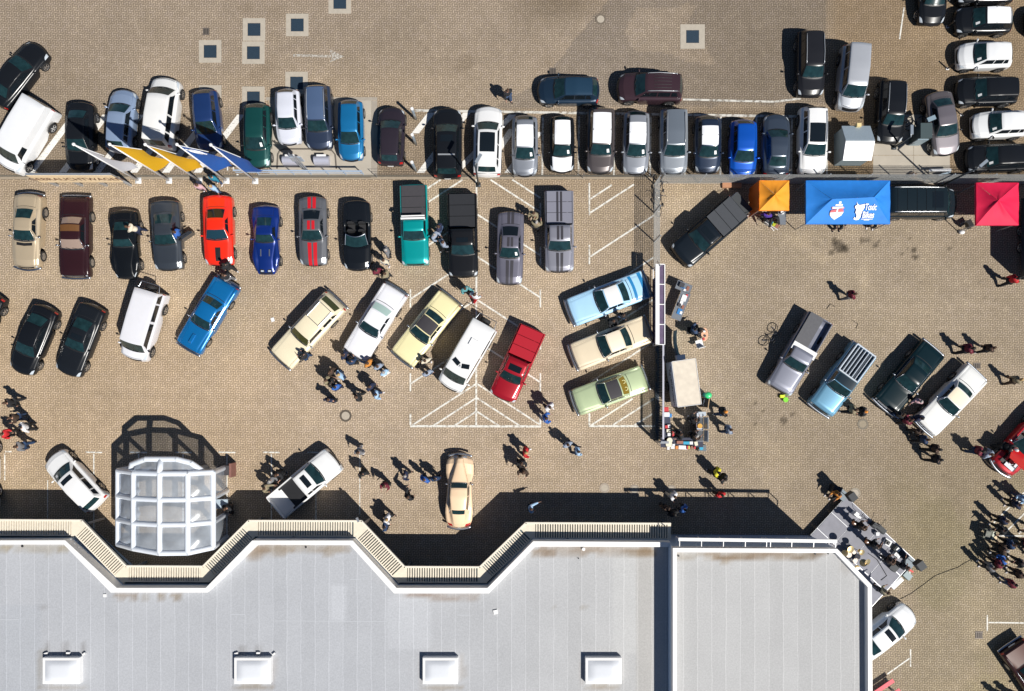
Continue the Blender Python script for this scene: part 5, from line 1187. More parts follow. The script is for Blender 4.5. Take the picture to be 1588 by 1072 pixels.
PP2 = [
 (1557, 778, 240, 'hips', 'n', 'k', 'b', 'person in navy and white, alone at the top left of the crowd'),
 (1567, 768, 230, 'hold', 'l', 'B', 'g', 'person in pale blue in the crowd near the red convertible'),
 (1582, 772, 250, 'stand', 'k', 'k', 'k', 'person in black behind the pale blue one in the crowd'),
 (1538, 802, 240, 'stand', 'n', 'k', 'b', 'person in dark navy standing on the diagonal white line'),
 (1536, 816, 240, 'hold', 'k', 'k', 'k', 'person in black at the mixing desk'),
 (1536, 846, 270, 'stand', 'h', 'k', 'g', 'grey haired person in brown below the mixing desk'),
 (1537, 861, 250, 'hold', 'b', 'k', 'y', 'person in blue shirt in the lower crowd'),
 (1530, 868, 250, 'stand', 'm', 'k', 'b', 'person in maroon in the lower crowd beside the blue shirt'),
 (1518, 873, 240, 'stand', 'g', 'k', 'b', 'person in dark grey, foremost of the lower crowd'),
 (1562, 883, 250, 'stand', 'h', 'k', 'k', 'person in dark brown second lowest in the crowd'),
 (1551, 898, 240, 'stand', 'm', 'B', 'k', 'person in dark red, lowest of the crowd'),
 (1565, 866, 250, 'hold', 'k', 'k', 'g', 'person in black with grey hair right of the blue shirt'),
 (1583, 817, 230, 'walk', 'k', 'k', 'b', 'person in black at the right edge beside the short white line'),
 (1574, 838, 250, 'stand', 'm', 'k', 'b', 'person in maroon at the right edge on the long white line'),
 (1588, 853, 250, 'stand', 'k', 'k', 'k', 'person in black cut by the right edge'),
 (1549, 1081, 240, 'walk', 'k', 'k', 'k', 'left of two people below the frame whose shadows reach in'),
 (1568, 1080, 240, 'walk', 'h', 'k', 'k', 'right of two people below the frame whose shadows reach in'),
 (1548, 838, 250, 'stand', 'B', 'k', 'b', 'person in dark blue right behind the mixing desk')]
PP3 = [
 (1180, 340, 200, 'stand', 'u', 'k', 'b', 'person in purple at the lower left corner of the orange tent'),
 (1188, 341, 160, 'lean', 'k', 'k', 'k', 'person in black at the front of the orange tent'),
 (1296, 346, 180, 'sit', 'k', 'k', 'b', 'person in black sitting at the front of the blue tent'),
 (1350, 343, 190, 'sit', 'h', 'k', 'b', 'person in brown sitting at the right front of the blue tent'),
 (1078, 516, 110, 'sit', 'k', 'k', 'b', 'person in black seated at the oval orange table'),
 (1070, 514, 60, 'sit', 'j', 'k', 'k', 'person in dark blue seated behind the black one at the oval table'),
 (361, 783, 200, 'sit', 'k', 'h', 'b', 'person in black sitting at the small grey table right of the bubble tent')]
for a in PP: person(*a)
for a in PP2: person(*a, group=CR)
for a in PP3: person(*a)
# ---------------------------------------------------------------- fences and gate
WIRE = mat('fence_wire', (.52, .53, .52), .5, .3)
def wirefence(a, b, hgt, label, nposts):
    a, b = Vector(a), Vector(b); d = b-a; L_ = d.length; t = d.normalized(); nrm = Vector((-t.y, t.x, 0))
    e = empty('wire_fence', a, 0, label, 'fence')
    m = MB(); n = int(L_/.052)
    for k in range(n):
        p = t*(k*L_/n); w_ = t*.0045
        q = nrm*.004
        m.add([p-w_-q, p+w_-q, p+w_+q, p-w_+q, p-w_-q+Vector((0, 0, hgt)), p+w_-q+Vector((0, 0, hgt)), p+w_+q+Vector((0, 0, hgt)), p-w_+q+Vector((0, 0, hgt))], [(0, 1, 5, 4), (1, 2, 6, 5), (2, 3, 7, 6), (3, 0, 4, 7)])
    for k in range(int(hgt/.2)+1):
        for s_ in (-.01, .01): m.beam(Vector((0, 0, k*.2+.02))+nrm*s_, t*L_+Vector((0, 0, k*.2+.02))+nrm*s_, .008)
    m.build('wire_mesh', WIRE, e)
    for k in range(nposts):
        p = t*(L_*k/(nposts-1)); q = MB(); q.box(p+nrm*.05+Vector((0, 0, hgt/2)), (.06, .06, hgt+.05)); q.build('post', GALV, e)
wirefence(G(1022, 284.5), G(1640, 284.5), 2.0, 'long grey wire mesh fence behind the tents', 11)
wirefence(G(1014, 286), G(1014, 420), 2.1, 'short grey wire mesh fence with bicycles leaning on it', 4)
def strand(a, b, label):
    a, b = Vector(a), Vector(b); e = empty('strand_fence', a, 0, label, 'fence'); m = MB()
    for z in (.35, .7, 1.0): m.tube(Vector((0, 0, z)), b-a+Vector((0, 0, z)), .010, n=4)
    m.build('strand', BLK, e)
    n = max(2, int((b-a).length/4))
    for k in range(n+1): q = MB(); q.tube((b-a)*k/n, (b-a)*k/n+Vector((0, 0, 1.02)), .02, n=6); q.build('post', GREYM, e)
strand(G(585, 275.5), G(1010, 276.5), 'low three strand fence between the dealership bays and the show yard')
strand(G(1240, 277), G(1590, 277), 'low strand fence behind the blue tent and the dark teal van')
# barrier of white beam and printed panels, then the sliding gate
TOPM = mat('lilac_steel', (.60, .60, .68), .35, .4)
e = empty('banner_barrier', G(1018, 478), 0, 'white topped barrier holding purple banner panels between the yards', 'barrier')
b0 = G(1018, 478); y0, y1 = G(0, 417).y-b0.y, G(0, 537).y-b0.y
m = MB(); m.box((-.30, (y0+y1)/2, 1.92), (.25, abs(y1-y0), .14)); m.build('beam', WHT, e)
BAN = mat('banner_print', (.09, .06, .12), .6, noise=.6, nscale=3)
m = MB(); m.box((-.30, (y0+y1)/2-.3, 1.0), (.03, abs(y1-y0)-.9, 1.5)); m.build('banner', BAN, e)  # upright banner added under the beam for the shadow it throws
for k in range(4):
    ya, yb_ = y0+(y1-y0)*k/4, y0+(y1-y0)*(k+1)/4; m = MB(); m.beam((-.17, (ya+yb_)/2, 1.84), (.16, (ya+yb_)/2, 1.74), abs(yb_-ya)-.06, .03); m.build('banner_panel', BAN, e)
m = MB()
for k in range(5): yy = y0+(y1-y0)*k/4; m.beam((-.22, yy, .05), (-.22, yy, 1.84), .05); m.beam((-.17, yy, 1.88), (.18, yy, 1.79), .05)
m.beam((.19, y0, 1.80), (.19, y1, 1.80), .06); m.beam((-.25, y0, .2), (-.25, y1, .2), .05)
m.build('frame', WHT, e)
e = empty('sliding_gate', G(1020, 610), 0, 'dark barred sliding gate with pale top rail beside the food trailer', 'gate')
b0 = G(1020, 610); y0, y1 = G(0, 536).y-b0.y, G(0, 682).y-b0.y
m = MB(); n = 38
for k in range(n): yy = y0+(y1-y0)*(k+.5)/n; m.box((0, yy, .92), (.05, .05, 1.6))
m.build('bars', mat('gate_bar', (.12, .14, .17), .5, .4), e)
m = MB(); m.beam((0.02, y0, 1.76), (.02, y1, 1.76), .11, .08); m.build('top_rail', TOPM, e)
m = MB(); m.beam((0, y0, .12), (0, y1, .12), .12); m.beam((-.14, y0, .10), (-.14, y1, .10), .05)
for k in range(8): a = y0+(y1-y0)*k/8; b = y0+(y1-y0)*(k+1)/8; m.beam((-.14, a, .12), (0, b, .13), .04)
m.build('bottom_rail', mat('gate_rail', (.10, .13, .16), .5, .4), e)
m = MB(); m.box((-.1, y1-.08, .9), (.18, .12, 1.8)); m.box((.08, y1-.05, 1.95), (.5, .15, .10)); m.build('gate_post', GREYM, e)
# ---------------------------------------------------------------- used car sign
e = empty('sign_board', G(84, 291), 0, 'long beige board on grey legs reading GEBRAUCHTWAGEN', 'sign')
o = G(84, 291); L_ = G(207, 0).x-o.x; SB = mat('sign_beige', srgb(250, 222, 180), .5)
m = MB(); m.box((L_/2, 0, 2.15), (L_, .06, 1.6)); m.build('board', SB, e)
m = MB(); m.box((L_/2, .05, 2.97), (L_+.06, .13, .05)); m.build('top_cap', GALV, e)
for k in range(4):
    x = .25+(L_-.4)*k/3; m = MB(); m.beam((x, .12, 0), (x, .10, 2.9), .14, .14); m.build('leg', GALV, e)
text('sign_text', 'GEBRAUCHTWAGEN', .78, mat('sign_brown', (.16, .07, .04), .5), e, frame_mat((L_/2+.05, -.036, 2.12), (1, 0, 0), (0, 0, 1)), bold=.006, sx=.80)
# ---------------------------------------------------------------- flags
FM = dict(white=mat('white_flag', (.74, .74, .78), .8, noise=.05), yellow=mat('yellow_flag', (.85, .47, .002), .8, noise=.05), blue=mat('blue_flag', (.01, .12, .48), .8, noise=.06))
def flag(bx, by, c, ang, label, seed, H_=7.5, w_=1.75, l_=5.2, logo=False, fill=1.0):
    e = empty('flagpole', G(bx, by), 0, label, 'flagpole', 'flagpoles above the used car sign')
    m = MB(); m.tube((0, 0, 0), (0, 0, H_), .075, .045, n=12); m.box((0, 0, .02), (.4, .4, .04)); m.ball((0, 0, H_+.05), .10); m.build('pole', WHT, e, True)
    a = R(ang); u = Vector((math.cos(a), math.sin(a), 0)); nrm = Vector((-u.y, u.x, 0))
    m = MB(); m.tube(Vector((0, 0, H_-.08)), Vector((0, 0, H_-.10))+u*w_, .022); m.build('arm', WHT, e)
    rr_ = random.Random(seed); ph = rr_.uniform(0, 6); rows = []
    for j in range(25):
        v = j/24; row = []
        for i in range(13):
            s_ = i/12; amp = (.04+.14*v)*s_*s_+.04*math.sin(9*v+ph)*s_
            p = u*(.07+s_*(w_-.09)*(1-.10*v*s_)*fill)+nrm*(amp*math.sin(3.6*s_+5*v+ph)+.42*v*s_); z = H_-.13-l_*v*(1-.22*s_)
            row.append(Vector((p.x, p.y, z)))
        rows.append(row)
    m = MB(); m.grid(rows); f = m.build('flag', FM[c], e, True)
    if logo:
        m = MB(); pts = []
        for k in range(19): 
            t = 2*math.pi*k/18; s_ = .5+.26*math.cos(t); z = H_-.55+.26*math.sin(t); pts.append(u*(w_*s_)+nrm*-.05+Vector((0, 0, z)))
        m.path(pts, .03, 5); m.path([u*(w_*.15)+nrm*-.05+Vector((0, 0, H_-.48)), u*(w_*.55)+nrm*-.05+Vector((0, 0, H_-.62)), u*(w_*.45)+nrm*-.05+Vector((0, 0, H_-.46)), u*(w_*.85)+nrm*-.05+Vector((0, 0, H_-.6))], .03, 5)
        m.build('flag_emblem', WHT, f)
    return e
flag(214.7, 280.3, 'white', -20, 'white flag on the leftmost of the five flagpoles', 1, fill=1.0)
flag(262.3, 280.3, 'yellow', -8, 'wide yellow flag, left of the two yellow ones', 2)
flag(309.2, 280.5, 'yellow', -16, 'narrower yellow flag, right of the two yellow ones', 4)
flag(351.2, 280.5, 'blue', -12, 'blue flag with a white emblem near its top arm', 3, logo=True)
flag(395.9, 281, 'blue', -22, 'plain blue flag on the rightmost flagpole', 5)
# ---------------------------------------------------------------- posts, lamps
BOL = mat('bollard_steel', (.36, .42, .47), .35, .5)
for (a, b, l) in ((644.7, 185, 'upper grey steel post at the left end of the hatched bay'), (645, 224, 'middle grey steel post at the left end of the hatched bay'), (644.6, 265, 'lower grey steel post at the left end of the hatched bay')):
    e = empty('steel_post', G(a, b), 0, l, 'post', 'steel posts beside the hatched bay'); m = MB(); m.tube((0, 0, 0), (0, 0, 1.85), .09, n=12); m.build('pole', BOL, e, True)
    m = MB(); m.tube((0, 0, 1.85), (0, 0, 1.93), .10, n=12); m.build('cap', WHT, e)
for (a, b, l) in ((1469, 42, 'low white topped marker post, upper of three in the right yard'), (1469, 107, 'low white topped marker post, middle of three in the right yard'), (1491, 178.5, 'low white topped marker post, lowest of three in the right yard')):
    e = empty('marker_post', G(a, b), 0, l, 'post', 'low marker posts in the right yard'); m = MB(); m.tube((0, 0, 0), (0, 0, .85), .05, n=8); m.build('pole', BLK, e)
    m = MB(); m.box((0, 0, .02), (.2, .16, .05)); m.build('foot_plate', WHT, e)
def lamp(bx, by, H_, ang, label):
    e = empty('lamp_post', G(bx, by), 0, label, 'lamp post', 'lamp posts on the yard boundary'); m = MB(); m.tube((0, 0, 0), (0, 0, H_), .07, .05, n=10); m.box((0, 0, .03), (.3, .3, .06)); m.build('pole', mat('dark_steel', (.05, .06, .07), .5, .4), e, True)
    u = Vector((math.cos(R(ang)), math.sin(R(ang)), 0)); m = MB(); m.beam(Vector((0, 0, H_)), u*.5+Vector((0, 0, H_+.05)), .06); m.build('arm', GREYM, e)
    for k, s_ in enumerate((.25, .55)): m = MB(); m.box(u*s_+Vector((0, 0, H_+.10)), (.30, .18, .10), R(ang)); m.build('lamp_head', mat('lamp_head', (.35, .40, .46), .3, .4), e)
lamp(742, 287, 4.6, 60, 'lamp post by the tail of the white off-roader with the black glass roof')
lamp(1455, 290, 4.3, 40, 'lamp post behind the dark teal van')
lamp(1386, 229, 2.2, 90, 'short lamp post at the nose of the black estate by the service box')
# bundled mast and rail on the concrete pad
e = empty('mast_group', G(477, 264), 0, 'three slim leaning masts with a glass plate on the concrete pad', 'mast'); m = MB()
for k in range(3): a = Vector((-.25+.22*k, -.1*k, 0)); m.tube(a, a+Vector((0, .05, 3.5)), .035, n=8)
m.build('mast', GALV, e); m = MB(); m.box((0, -.05, 2.6), (.75, .05, .9)); m.build('glass_plate', mat('pale_glass', (.35, .42, .5), .1, 0, .4), e)
e = empty('guard_rail', G(398, 271), 0, 'low pale blue guard rail along the lower edge of the concrete pad', 'railing'); L_ = G(566, 0).x-G(398, 0).x
m = MB(); m.beam((-1.2, 0, 1.0), (L_, -.06, 1.0), .09, .07); m.beam((-1.2, 0, .55), (L_, -.06, .55), .04); m.build('rail', mat('pale_blue_steel', (.42, .52, .66), .4, .2), e)
for k in range(7): x = .2+k*(L_-.3)/6; m = MB(); m.beam((x, 0, 0), (x, 0, 1.0), .05); m.build('post', mat('pale_blue_steel', (.42, .52, .66), .4, .2), e)
m = MB(); pts = [(430, 262), (431, 240), (434, 234), (441, 231.5), (505, 231.5), (515, 234), (520, 240), (522, 262)]
m.path([G(a, b, .02) for a, b in pts], .05, 6); tag(m.build('kerb_loop', mat('rubber_loop', (.14, .12, .10), .8)), 'dark rounded rubber edging around the two grey drum benches', 'edging')
for (a, l) in ((452, 'left half round grey bench on the concrete pad, behind the masts'), (500.5, 'right half round grey bench on the concrete pad')):
    e = empty('drum_bench', G(a, 250), 0, l, 'bench', 'half round benches'); m = MB(); rows = []
    for k in range(13): t = math.pi*k/12; rows.append([Vector((x, .30*math.cos(t), .12+.40*math.sin(t))) for x in (-.5, .5)])
    m.grid(rows); m.add([r[0] for r in rows], [tuple(range(13))]); m.add([r[1] for r in rows], [tuple(range(12, -1, -1))]); m.box((0, 0, .06), (1.0, .6, .12)); m.build('shell', mat('lilac_sheet', (.50, .51, .60), .35, .3, .2), e, False)
    m = MB(); m.box((0, .25, .42), (.62, .12, .05)); m.build('hinge', WHT, e)
# ---------------------------------------------------------------- sheds and boxes by the right yard
e = empty('garden_shed', G(1313.5, 233), 0, 'little white shed with a grey blue north roof slope and small yellow lamp', 'shed'); hx, hy = .92, 1.08
SW = mat('shed_white', (.84, .84, .86), .45); SG = mat('shed_grey', (.33, .40, .46), .6, noise=.15, nscale=14)
m = MB(); m.box((0, 0, .65), (hx*2-.1, hy*2-.1, 1.3)); m.add([(-hx+.05, -hy+.05, 1.3), (-hx+.05, hy-.05, 1.3), (-hx+.05, 0, 1.9), (hx-.05, -hy+.05, 1.3), (hx-.05, hy-.05, 1.3), (hx-.05, 0, 1.9)], [(0, 2, 1), (3, 4, 5)]); m.build('wall', mat('shed_wall', (.22, .27, .29), .6), e)
m = MB(); m.beam((0, .02, 1.95), (0, hy+.05, 1.32), hx*2, .05); m.build('roof', SG, e)
m = MB(); m.beam((0, -.02, 1.95), (0, -hy-.05, 1.50), hx*2, .05); m.build('roof', SW, e)
m = MB(); m.box((.1, hy+.05, 1.45), (.28, .22, .3)); m.build('lamp', mat('yellowish', (.75, .6, .3), .5), e)
e = empty('service_box', G(1418, 213), 0, 'dark grey air and water cabinet with coiled black hoses', 'cabinet')
m = MB(); m.box((0, -.05, .75), (.75, .95, 1.5)); m.build('cabinet', mat('cabinet_grey', (.05, .075, .08), .5, noise=.1), e)
m = MB(); m.box((-.1, -.56, .7), (.70, .06, 1.2)); m.build('door', mat('cabinet_door', (.25, .33, .38), .4), e)
m = MB()
for (cx_, cy_, r) in ((-.85, .75, .30), (-.70, .55, .34), (.05, .80, .30)):
    m.path([Vector((cx_+r*math.cos(t*math.pi/8), cy_+r*.8*math.sin(t*math.pi/8), .75+.2*math.sin(t*math.pi/8))) for t in range(17)], .035, 5)
m.beam((.0, .55, .9), (.5, .85, 1.35), .05); m.build('hose', BLK, e); m = MB(); m.box((.38, .75, 1.35), (.55, .28, .12), .4); m.build('hose_reel', mat('reel_blue', (.22, .30, .36), .4), e)
e = empty('sign_trestle', G(1452, 269), 0, 'white and pale blue folded sign lying on the concrete near the wire fence', 'sign')
m = MB(); m.box((0, .08, .45), (1.45, .16, .05), .02); m.build('board', WHT, e); m = MB(); m.box((.35, -.12, .35), (.8, .12, .05), .3); m.build('leg', mat('reel_pale', (.45, .55, .62), .4), e)
m = MB(); m.box((-.6, .05, .22), (.05, .05, .44)); m.box((.6, .05, .22), (.05, .05, .44)); m.build('leg', GREYM, e)
def rock(a, b, s_, label, mt):
    r_ = random.Random(a); m = MB(); m.ball((0, 0, s_*.3), (s_, s_*.8, s_*.55), 9, 6); m.v = [tuple(c*r_.uniform(.8, 1.15) for c in v) for v in m.v]; o = m.build('rock', mt, None); o.location = G(a, b); tag(o, label, 'rock')
RK = mat('sandstone', (.42, .32, .24), .9, noise=.3); RD = mat('dark_stone', (.05, .05, .055), .9, noise=.3)
rock(1414, 273, .34, 'largest sandstone boulder on the concrete near the service box', RK); rock(1404, 276, .14, 'small pale stone left of the sandstone boulder', RK); rock(1434, 275, .24, 'dark stone right of the sandstone boulder', RD)
# ---------------------------------------------------------------- tents
def tent(x0, y0, x1, y1, c, label, eave=2.1, top=2.75, ridge=None, side=None, drape=.18, zin=.10):
    """x0..y1: corners of the canopy edge as seen; straight legs, four sloped panels, hanging valance"""
    A_, B_, C_, D_ = (P3(a, b, eave) for a, b in ((x0, y0), (x1, y0), (x1, y1), (x0, y1))); cen = (A_+C_)/2; o = Vector((cen.x, cen.y, 0))
    e = empty('pavilion_tent', o, 0, label, 'tent', 'market tents along the wire fence'); A_, B_, C_, D_ = (v-o for v in (A_, B_, C_, D_))
    cl = mat('tent_cloth_'+str(round(c[0], 2)), c, .7, noise=.16, nscale=2.4)
    r0 = P3(ridge[0], ridge[1], top)-o; r1 = P3(ridge[2], ridge[3], top)-o
    m = MB(); N_ = 10
    def panel(p, q, s_, t):          # p,q at the eave, s,t at the ridge; slight sag between the poles
        rows = []
        for j in range(N_+1):
            v = j/N_; row = []
            for i in range(N_+1):
                u = i/N_; a = p.lerp(q, u).lerp(t.lerp(s_, 1-u) if False else s_.lerp(t, u), v); a = a+Vector((0, 0, -zin*math.sin(math.pi*v)*(.6+.4*math.sin(math.pi*u))-.02*math.sin(9*u+3*v)-.012*math.sin(23*u-5*v))); row.append(a)
            rows.append(row)
        m.grid(rows)
    panel(D_, C_, r0, r1); panel(C_, B_, r1, r1); panel(B_, A_, r1, r0); panel(A_, D_, r0, r0)
    for p, q in ((A_, B_), (B_, C_), (C_, D_), (D_, A_)):
        n = (q-p).length; rows = [[p.lerp(q, i/12)+Vector((0, 0, -drape*v)) for i in range(13)] for v in (0, 1)]; m.grid(rows)
    m.build('canopy', cl, e, True)
    if side:
        q = MB(); q.grid([[A_.lerp(D_, i/8)+Vector((-.03+.04*math.sin(i*2.1), 0, -v*(eave-.05))) for i in range(9)] for v in (0, .5, 1)]); q.build('side_wall', side, e, True)
    for v in (A_, B_, C_, D_):
        q = MB(); i_ = Vector((-math.copysign(.08, v.x), -math.copysign(.08, v.y), 0)); q.tube(Vector((v.x, v.y, 0))+i_, Vector((v.x, v.y, eave-.1))+i_, .03, n=6); q.build('leg', GREYM, e)
    return e, cl, (A_, B_, C_, D_, r0, r1), o
OR = (.95, .33, .02)
tent(1177.5, 280, 1224, 326.5, OR, 'small square orange tent', ridge=(1202, 301.6, 1202, 301.6), side=mat('tent_side_orange', (.70, .14, .01), .7))
e, cl, (tA, tB, tC, tD, r0, r1), o = tent(1250, 280.1, 1380.5, 347.5, (.015, .21, .68), 'long blue tent with a white and red crest and white lettering', ridge=(1290.5, 309, 1355.5, 306), top=2.75)
# crest and lettering on the south panel
ex = (tC-tD).normalized(); mid0 = (tC+tD)/2; midr = (r0+r1)/2; ey = (Vector((mid0.x, midr.y, midr.z))-mid0).normalized(); up_n = ex.cross(ey)
def onp(px, py): return P3(px, py, 2.35)-o
def lay(px, py, dz=.05):
    p = onp(px, py); v = (p.y-mid0.y)/(midr.y-mid0.y); return Vector((p.x, p.y, tD.z+(midr.z-tD.z)*v+dz-.05))
WP = mat('white_print', (.85, .85, .86), .6); RP = mat('red_print', (.62, .10, .12), .6); GP = mat('grey_print', (.25, .25, .35), .6)
def poly(pts, dz): m_ = MB(); m_.add([lay(a, b, dz) for a, b in pts], [tuple(range(len(pts)))[::-1]]); return m_
def pz(x, y): return (1270+x/15.88, 305+y/15.88)
cr = poly([pz(*q) for q in ((265, 400), (600, 380), (560, 460), (480, 510), (400, 560), (320, 510), (272, 460))], .05); cr.add([lay(*pz(*q), .05) for q in ((375, 215), (550, 210), (550, 245), (370, 250))], [(3, 2, 1, 0)])
cr.add([lay(*pz(*q), .05) for q in ((448, 150), (505, 150), (508, 200), (450, 205))], [(3, 2, 1, 0)]); cr.add([lay(*pz(*q), .052) for q in ((310, 270), (570, 262), (580, 300), (310, 315))], [(3, 2, 1, 0)]); cr.add([lay(*pz(*q), .056) for q in ((420, 300), (455, 300), (455, 400), (418, 400))], [(3, 2, 1, 0)])
cr.build('crest', WP, e)
c2 = poly([pz(*q) for q in ((290, 275), (310, 270), (310, 318), (420, 330), (560, 305), (600, 270), (600, 300), (560, 345), (600, 350), (590, 395), (300, 400), (270, 390), (280, 350), (400, 330), (300, 325))], .048); c2.build('crest_band', RP, e)
c2 = MB(); c2.add([lay(*pz(*q), .056) for q in ((330, 445), (370, 445), (370, 462), (330, 465))], [(3, 2, 1, 0)]); c2.add([lay(*pz(*q), .056) for q in ((455, 440), (495, 440), (495, 455), (455, 460))], [(3, 2, 1, 0)]); c2.build('crest_detail', GP, e)
m_ = poly([pz(*q) for q in ((880, 150), (910, 205), (960, 230), (1095, 205), (1100, 290), (1060, 360), (1040, 440), (1040, 500), (1000, 560), (930, 570), (870, 545), (880, 500), (930, 520), (930, 450), (890, 400), (900, 330), (860, 290), (860, 250), (900, 230))], .05); m_.build('figure_print', WP, e)
tx = ey if False else ey
for body, px, py, sz in (('Toxic', 1250, 280, .56), ('Bikes', 1218, 455, .56)):
    p = lay(*pz(px, py), .06); text('lettering', body, sz*1.0, WP, e, frame_mat(p, ex, ey), bold=.014, sx=.56 if body == 'Toxic' else .62)
m_ = MB(); m_.add([lay(*pz(*q), .05) for q in ((1060, 538), (1345, 538), (1345, 552), (1060, 552))], [(3, 2, 1, 0)]); m_.add([lay(*pz(*q), .05) for q in ((1130, 553), (1265, 553), (1265, 572), (1130, 572))], [(3, 2, 1, 0)]); m_.build('underline', WP, e)
tent(1514, 283.5, 1580, 349.5, (.72, .004, .06), 'square crimson tent at the right', ridge=(1548, 311, 1548, 311), eave=2.2, top=2.9)
# things under and in front of the tents
GT = mat('table_grey', (.16, .18, .21), .5, noise=.15); ITEM = [mat('item_%d' % i, c, .5) for i, c in enumerate(((.8, .8, .8), (.55, .03, .04), (.03, .20, .50), (.75, .70, .55), (.05, .05, .06), (.70, .25, .05), (.02, .35, .55), (.30, .12, .08), (.6, .55, .1)))]
def table(cx_, cy_, rz, lx, ly, label, h_=.74, group=None, top=GT, cat='table', edge=True, name='folding_table'):
    e = empty(name, G(cx_, cy_), rz, label, cat, group); m = MB(); m.box((0, 0, h_), (lx, ly, .035)); m.build('tabletop', top, e)
    if edge:
        m = MB()
        for s_ in (1, -1): m.box((0, s_*ly/2, h_), (lx+.04, .03, .045)); m.box((s_*(lx/2+.006), 0, h_), (.03, ly-.034, .045))
        m.build('rim', ALU, e)
    for sx in (1, -1):
        for sy in (1, -1): m = MB(); m.tube((sx*(lx/2-.08), sy*(ly/2-.06), 0), (sx*(lx/2-.10), sy*(ly/2-.06), h_-.02), .016, n=6); m.build('leg', GREYM, e)
    return e
def items(e0, lst, z=.76, rz=0.0, base=None):
    for (x, y, lx, ly, lz, k, nm, lab) in lst:
        c, s_ = math.cos(rz), math.sin(rz); p = base+Vector((x*c-y*s_, x*s_+y*c, z+.002))
        m = MB(); m.box((0, 0, lz/2), (lx, ly, lz), taper=.92); o_ = m.build(nm, ITEM[k], None); o_.location = p; o_.rotation_euler = (0, 0, rz); tag(o_, lab, nm.replace('_', ' '))
table(1206.5, 339, R(88), 1.1, .5, 'grey folding table poking out below the orange tent')
b = G(1206.5, 339); items(None, [(.25, .02, .3, .24, .12, 0, 'paper_tray', 'white tray on the table by the orange tent')], base=b, rz=R(88))
e = empty('deck_chair', G(1196, 348), R(-35), 'striped folding chair of many colours in front of the orange tent', 'chair')
m = MB()
for k, i in enumerate((4, 6, 8, 7)): m.mi = k; m.box((-.36+.22*k, 0, .45+.02*k), (.215, .42, .03))
m.build('seat', [ITEM[4], ITEM[6], mat('lime', (.45, .5, .02), .6), ITEM[7]], e)
m = MB()
for s_ in (1, -1): m.beam((-.5, s_*.25, .40), (.5, s_*.25, .54), .035); m.beam((-.4, s_*.25, 0), (.4, s_*.25, .5), .03); m.beam((.4, s_*.25, 0), (-.4, s_*.25, .42), .03)
m.build('frame', WHT, e)
e = empty('parasol_base', G(1168, 330), R(28), 'bundle of white poles leaning left of the orange tent', 'poles'); m = MB(); m.tube((-.9, -.1, .1), (.35, .15, .7), .03); m.tube((-.9, .05, .1), (.35, .3, .7), .03); m.build('pole', WHT, e)
e = empty('office_chair', G(1303, 345), 0, 'white and black round stool at the front of the blue tent', 'stool'); m = MB(); m.tube((0, 0, .5), (0, 0, .56), .24, n=18); m.build('seat', WHT, e); m = MB(); m.tube((0, 0, .565), (0, 0, .60), .12, n=14); m.tube((0, 0, 0), (0, 0, .5), .04); m.ring((0, 0, .02), .0, .22, 12); m.build('stand', BLK, e)
table(1342, 343, R(70), .6, .45, 'small grey tray table at the right front of the blue tent', top=mat('pale_tray', (.42, .46, .55), .5))
e = empty('camp_chair', G(1497, 350), R(30), 'black folding chair with red guy line left of the crimson tent', 'chair'); m = MB(); m.box((0, 0, .42), (.5, .5, .04)); m.build('seat', BLK, e); m = MB(); m.beam((-.25, 0, .42), (-.32, 0, .9), .48, .04); m.build('backrest', BLK, e); m = MB()
for s_ in (1, -1): m.tube((-.25, s_*.25, 0), (.25, s_*.25, .44), .015); m.tube((.25, s_*.25, 0), (-.25, s_*.25, .44), .015)
m.build('leg', GREYM, e)
e = empty('bag', G(1490, 361), 0, 'small white bag on the ground by the black folding chair', 'bag'); m = MB(); m.ball((0, 0, .12), (.2, .14, .13)); m.build('sack', WHT, e, True)
m = MB(); m.box((0, 0, .09), (1.25, .35, .18)); o_ = m.build('wooden_pallet', mat('raw_wood', (.45, .22, .12), .8, noise=.2), None); o_.location = G(1134, 288); tag(o_, 'brown timber plank stack by the wire fence beside the orange tent', 'timber')
# ---------------------------------------------------------------- trailer on the right edge
e = empty('cargo_trailer', G(1594, 372), 0, 'tall dark lorry trailer with grey roof cut by the right edge under the crimson tent', 'trailer'); m = MB()
m.box((.35, 0, 1.6), (2.3, 5.1, 2.1)); m.build('body', mat('trailer_navy', (.02, .03, .05), .5), e)
m = MB(); m.box((.42, 0, 2.68), (2.1, 5.0, .05)); m.build('roof', mat('trailer_roof', (.36, .36, .42), .6, noise=.1), e)
m = MB(); m.box((-.79, 0, 2.66), (.06, 5.1, .06)); m.build('roof_edge', mat('edge_teal', (.06, .22, .26), .4), e); m = MB(); m.box((.35, 0, .45), (2.0, 4.8, .18)); m.box((.2, -2.75, .6), (1.6, .36, .1)); m.build('chassis', GREYM, e)
tm, rim = wheel_mesh(.38, .24, False)
for yy in (-.6, .5):
    for sx in (1, -1): w_ = inst('wheel', tm, e, (.35+sx*1.0, yy, .38), R(-90) if sx > 0 else R(90)); inst('rim', rim, w_)
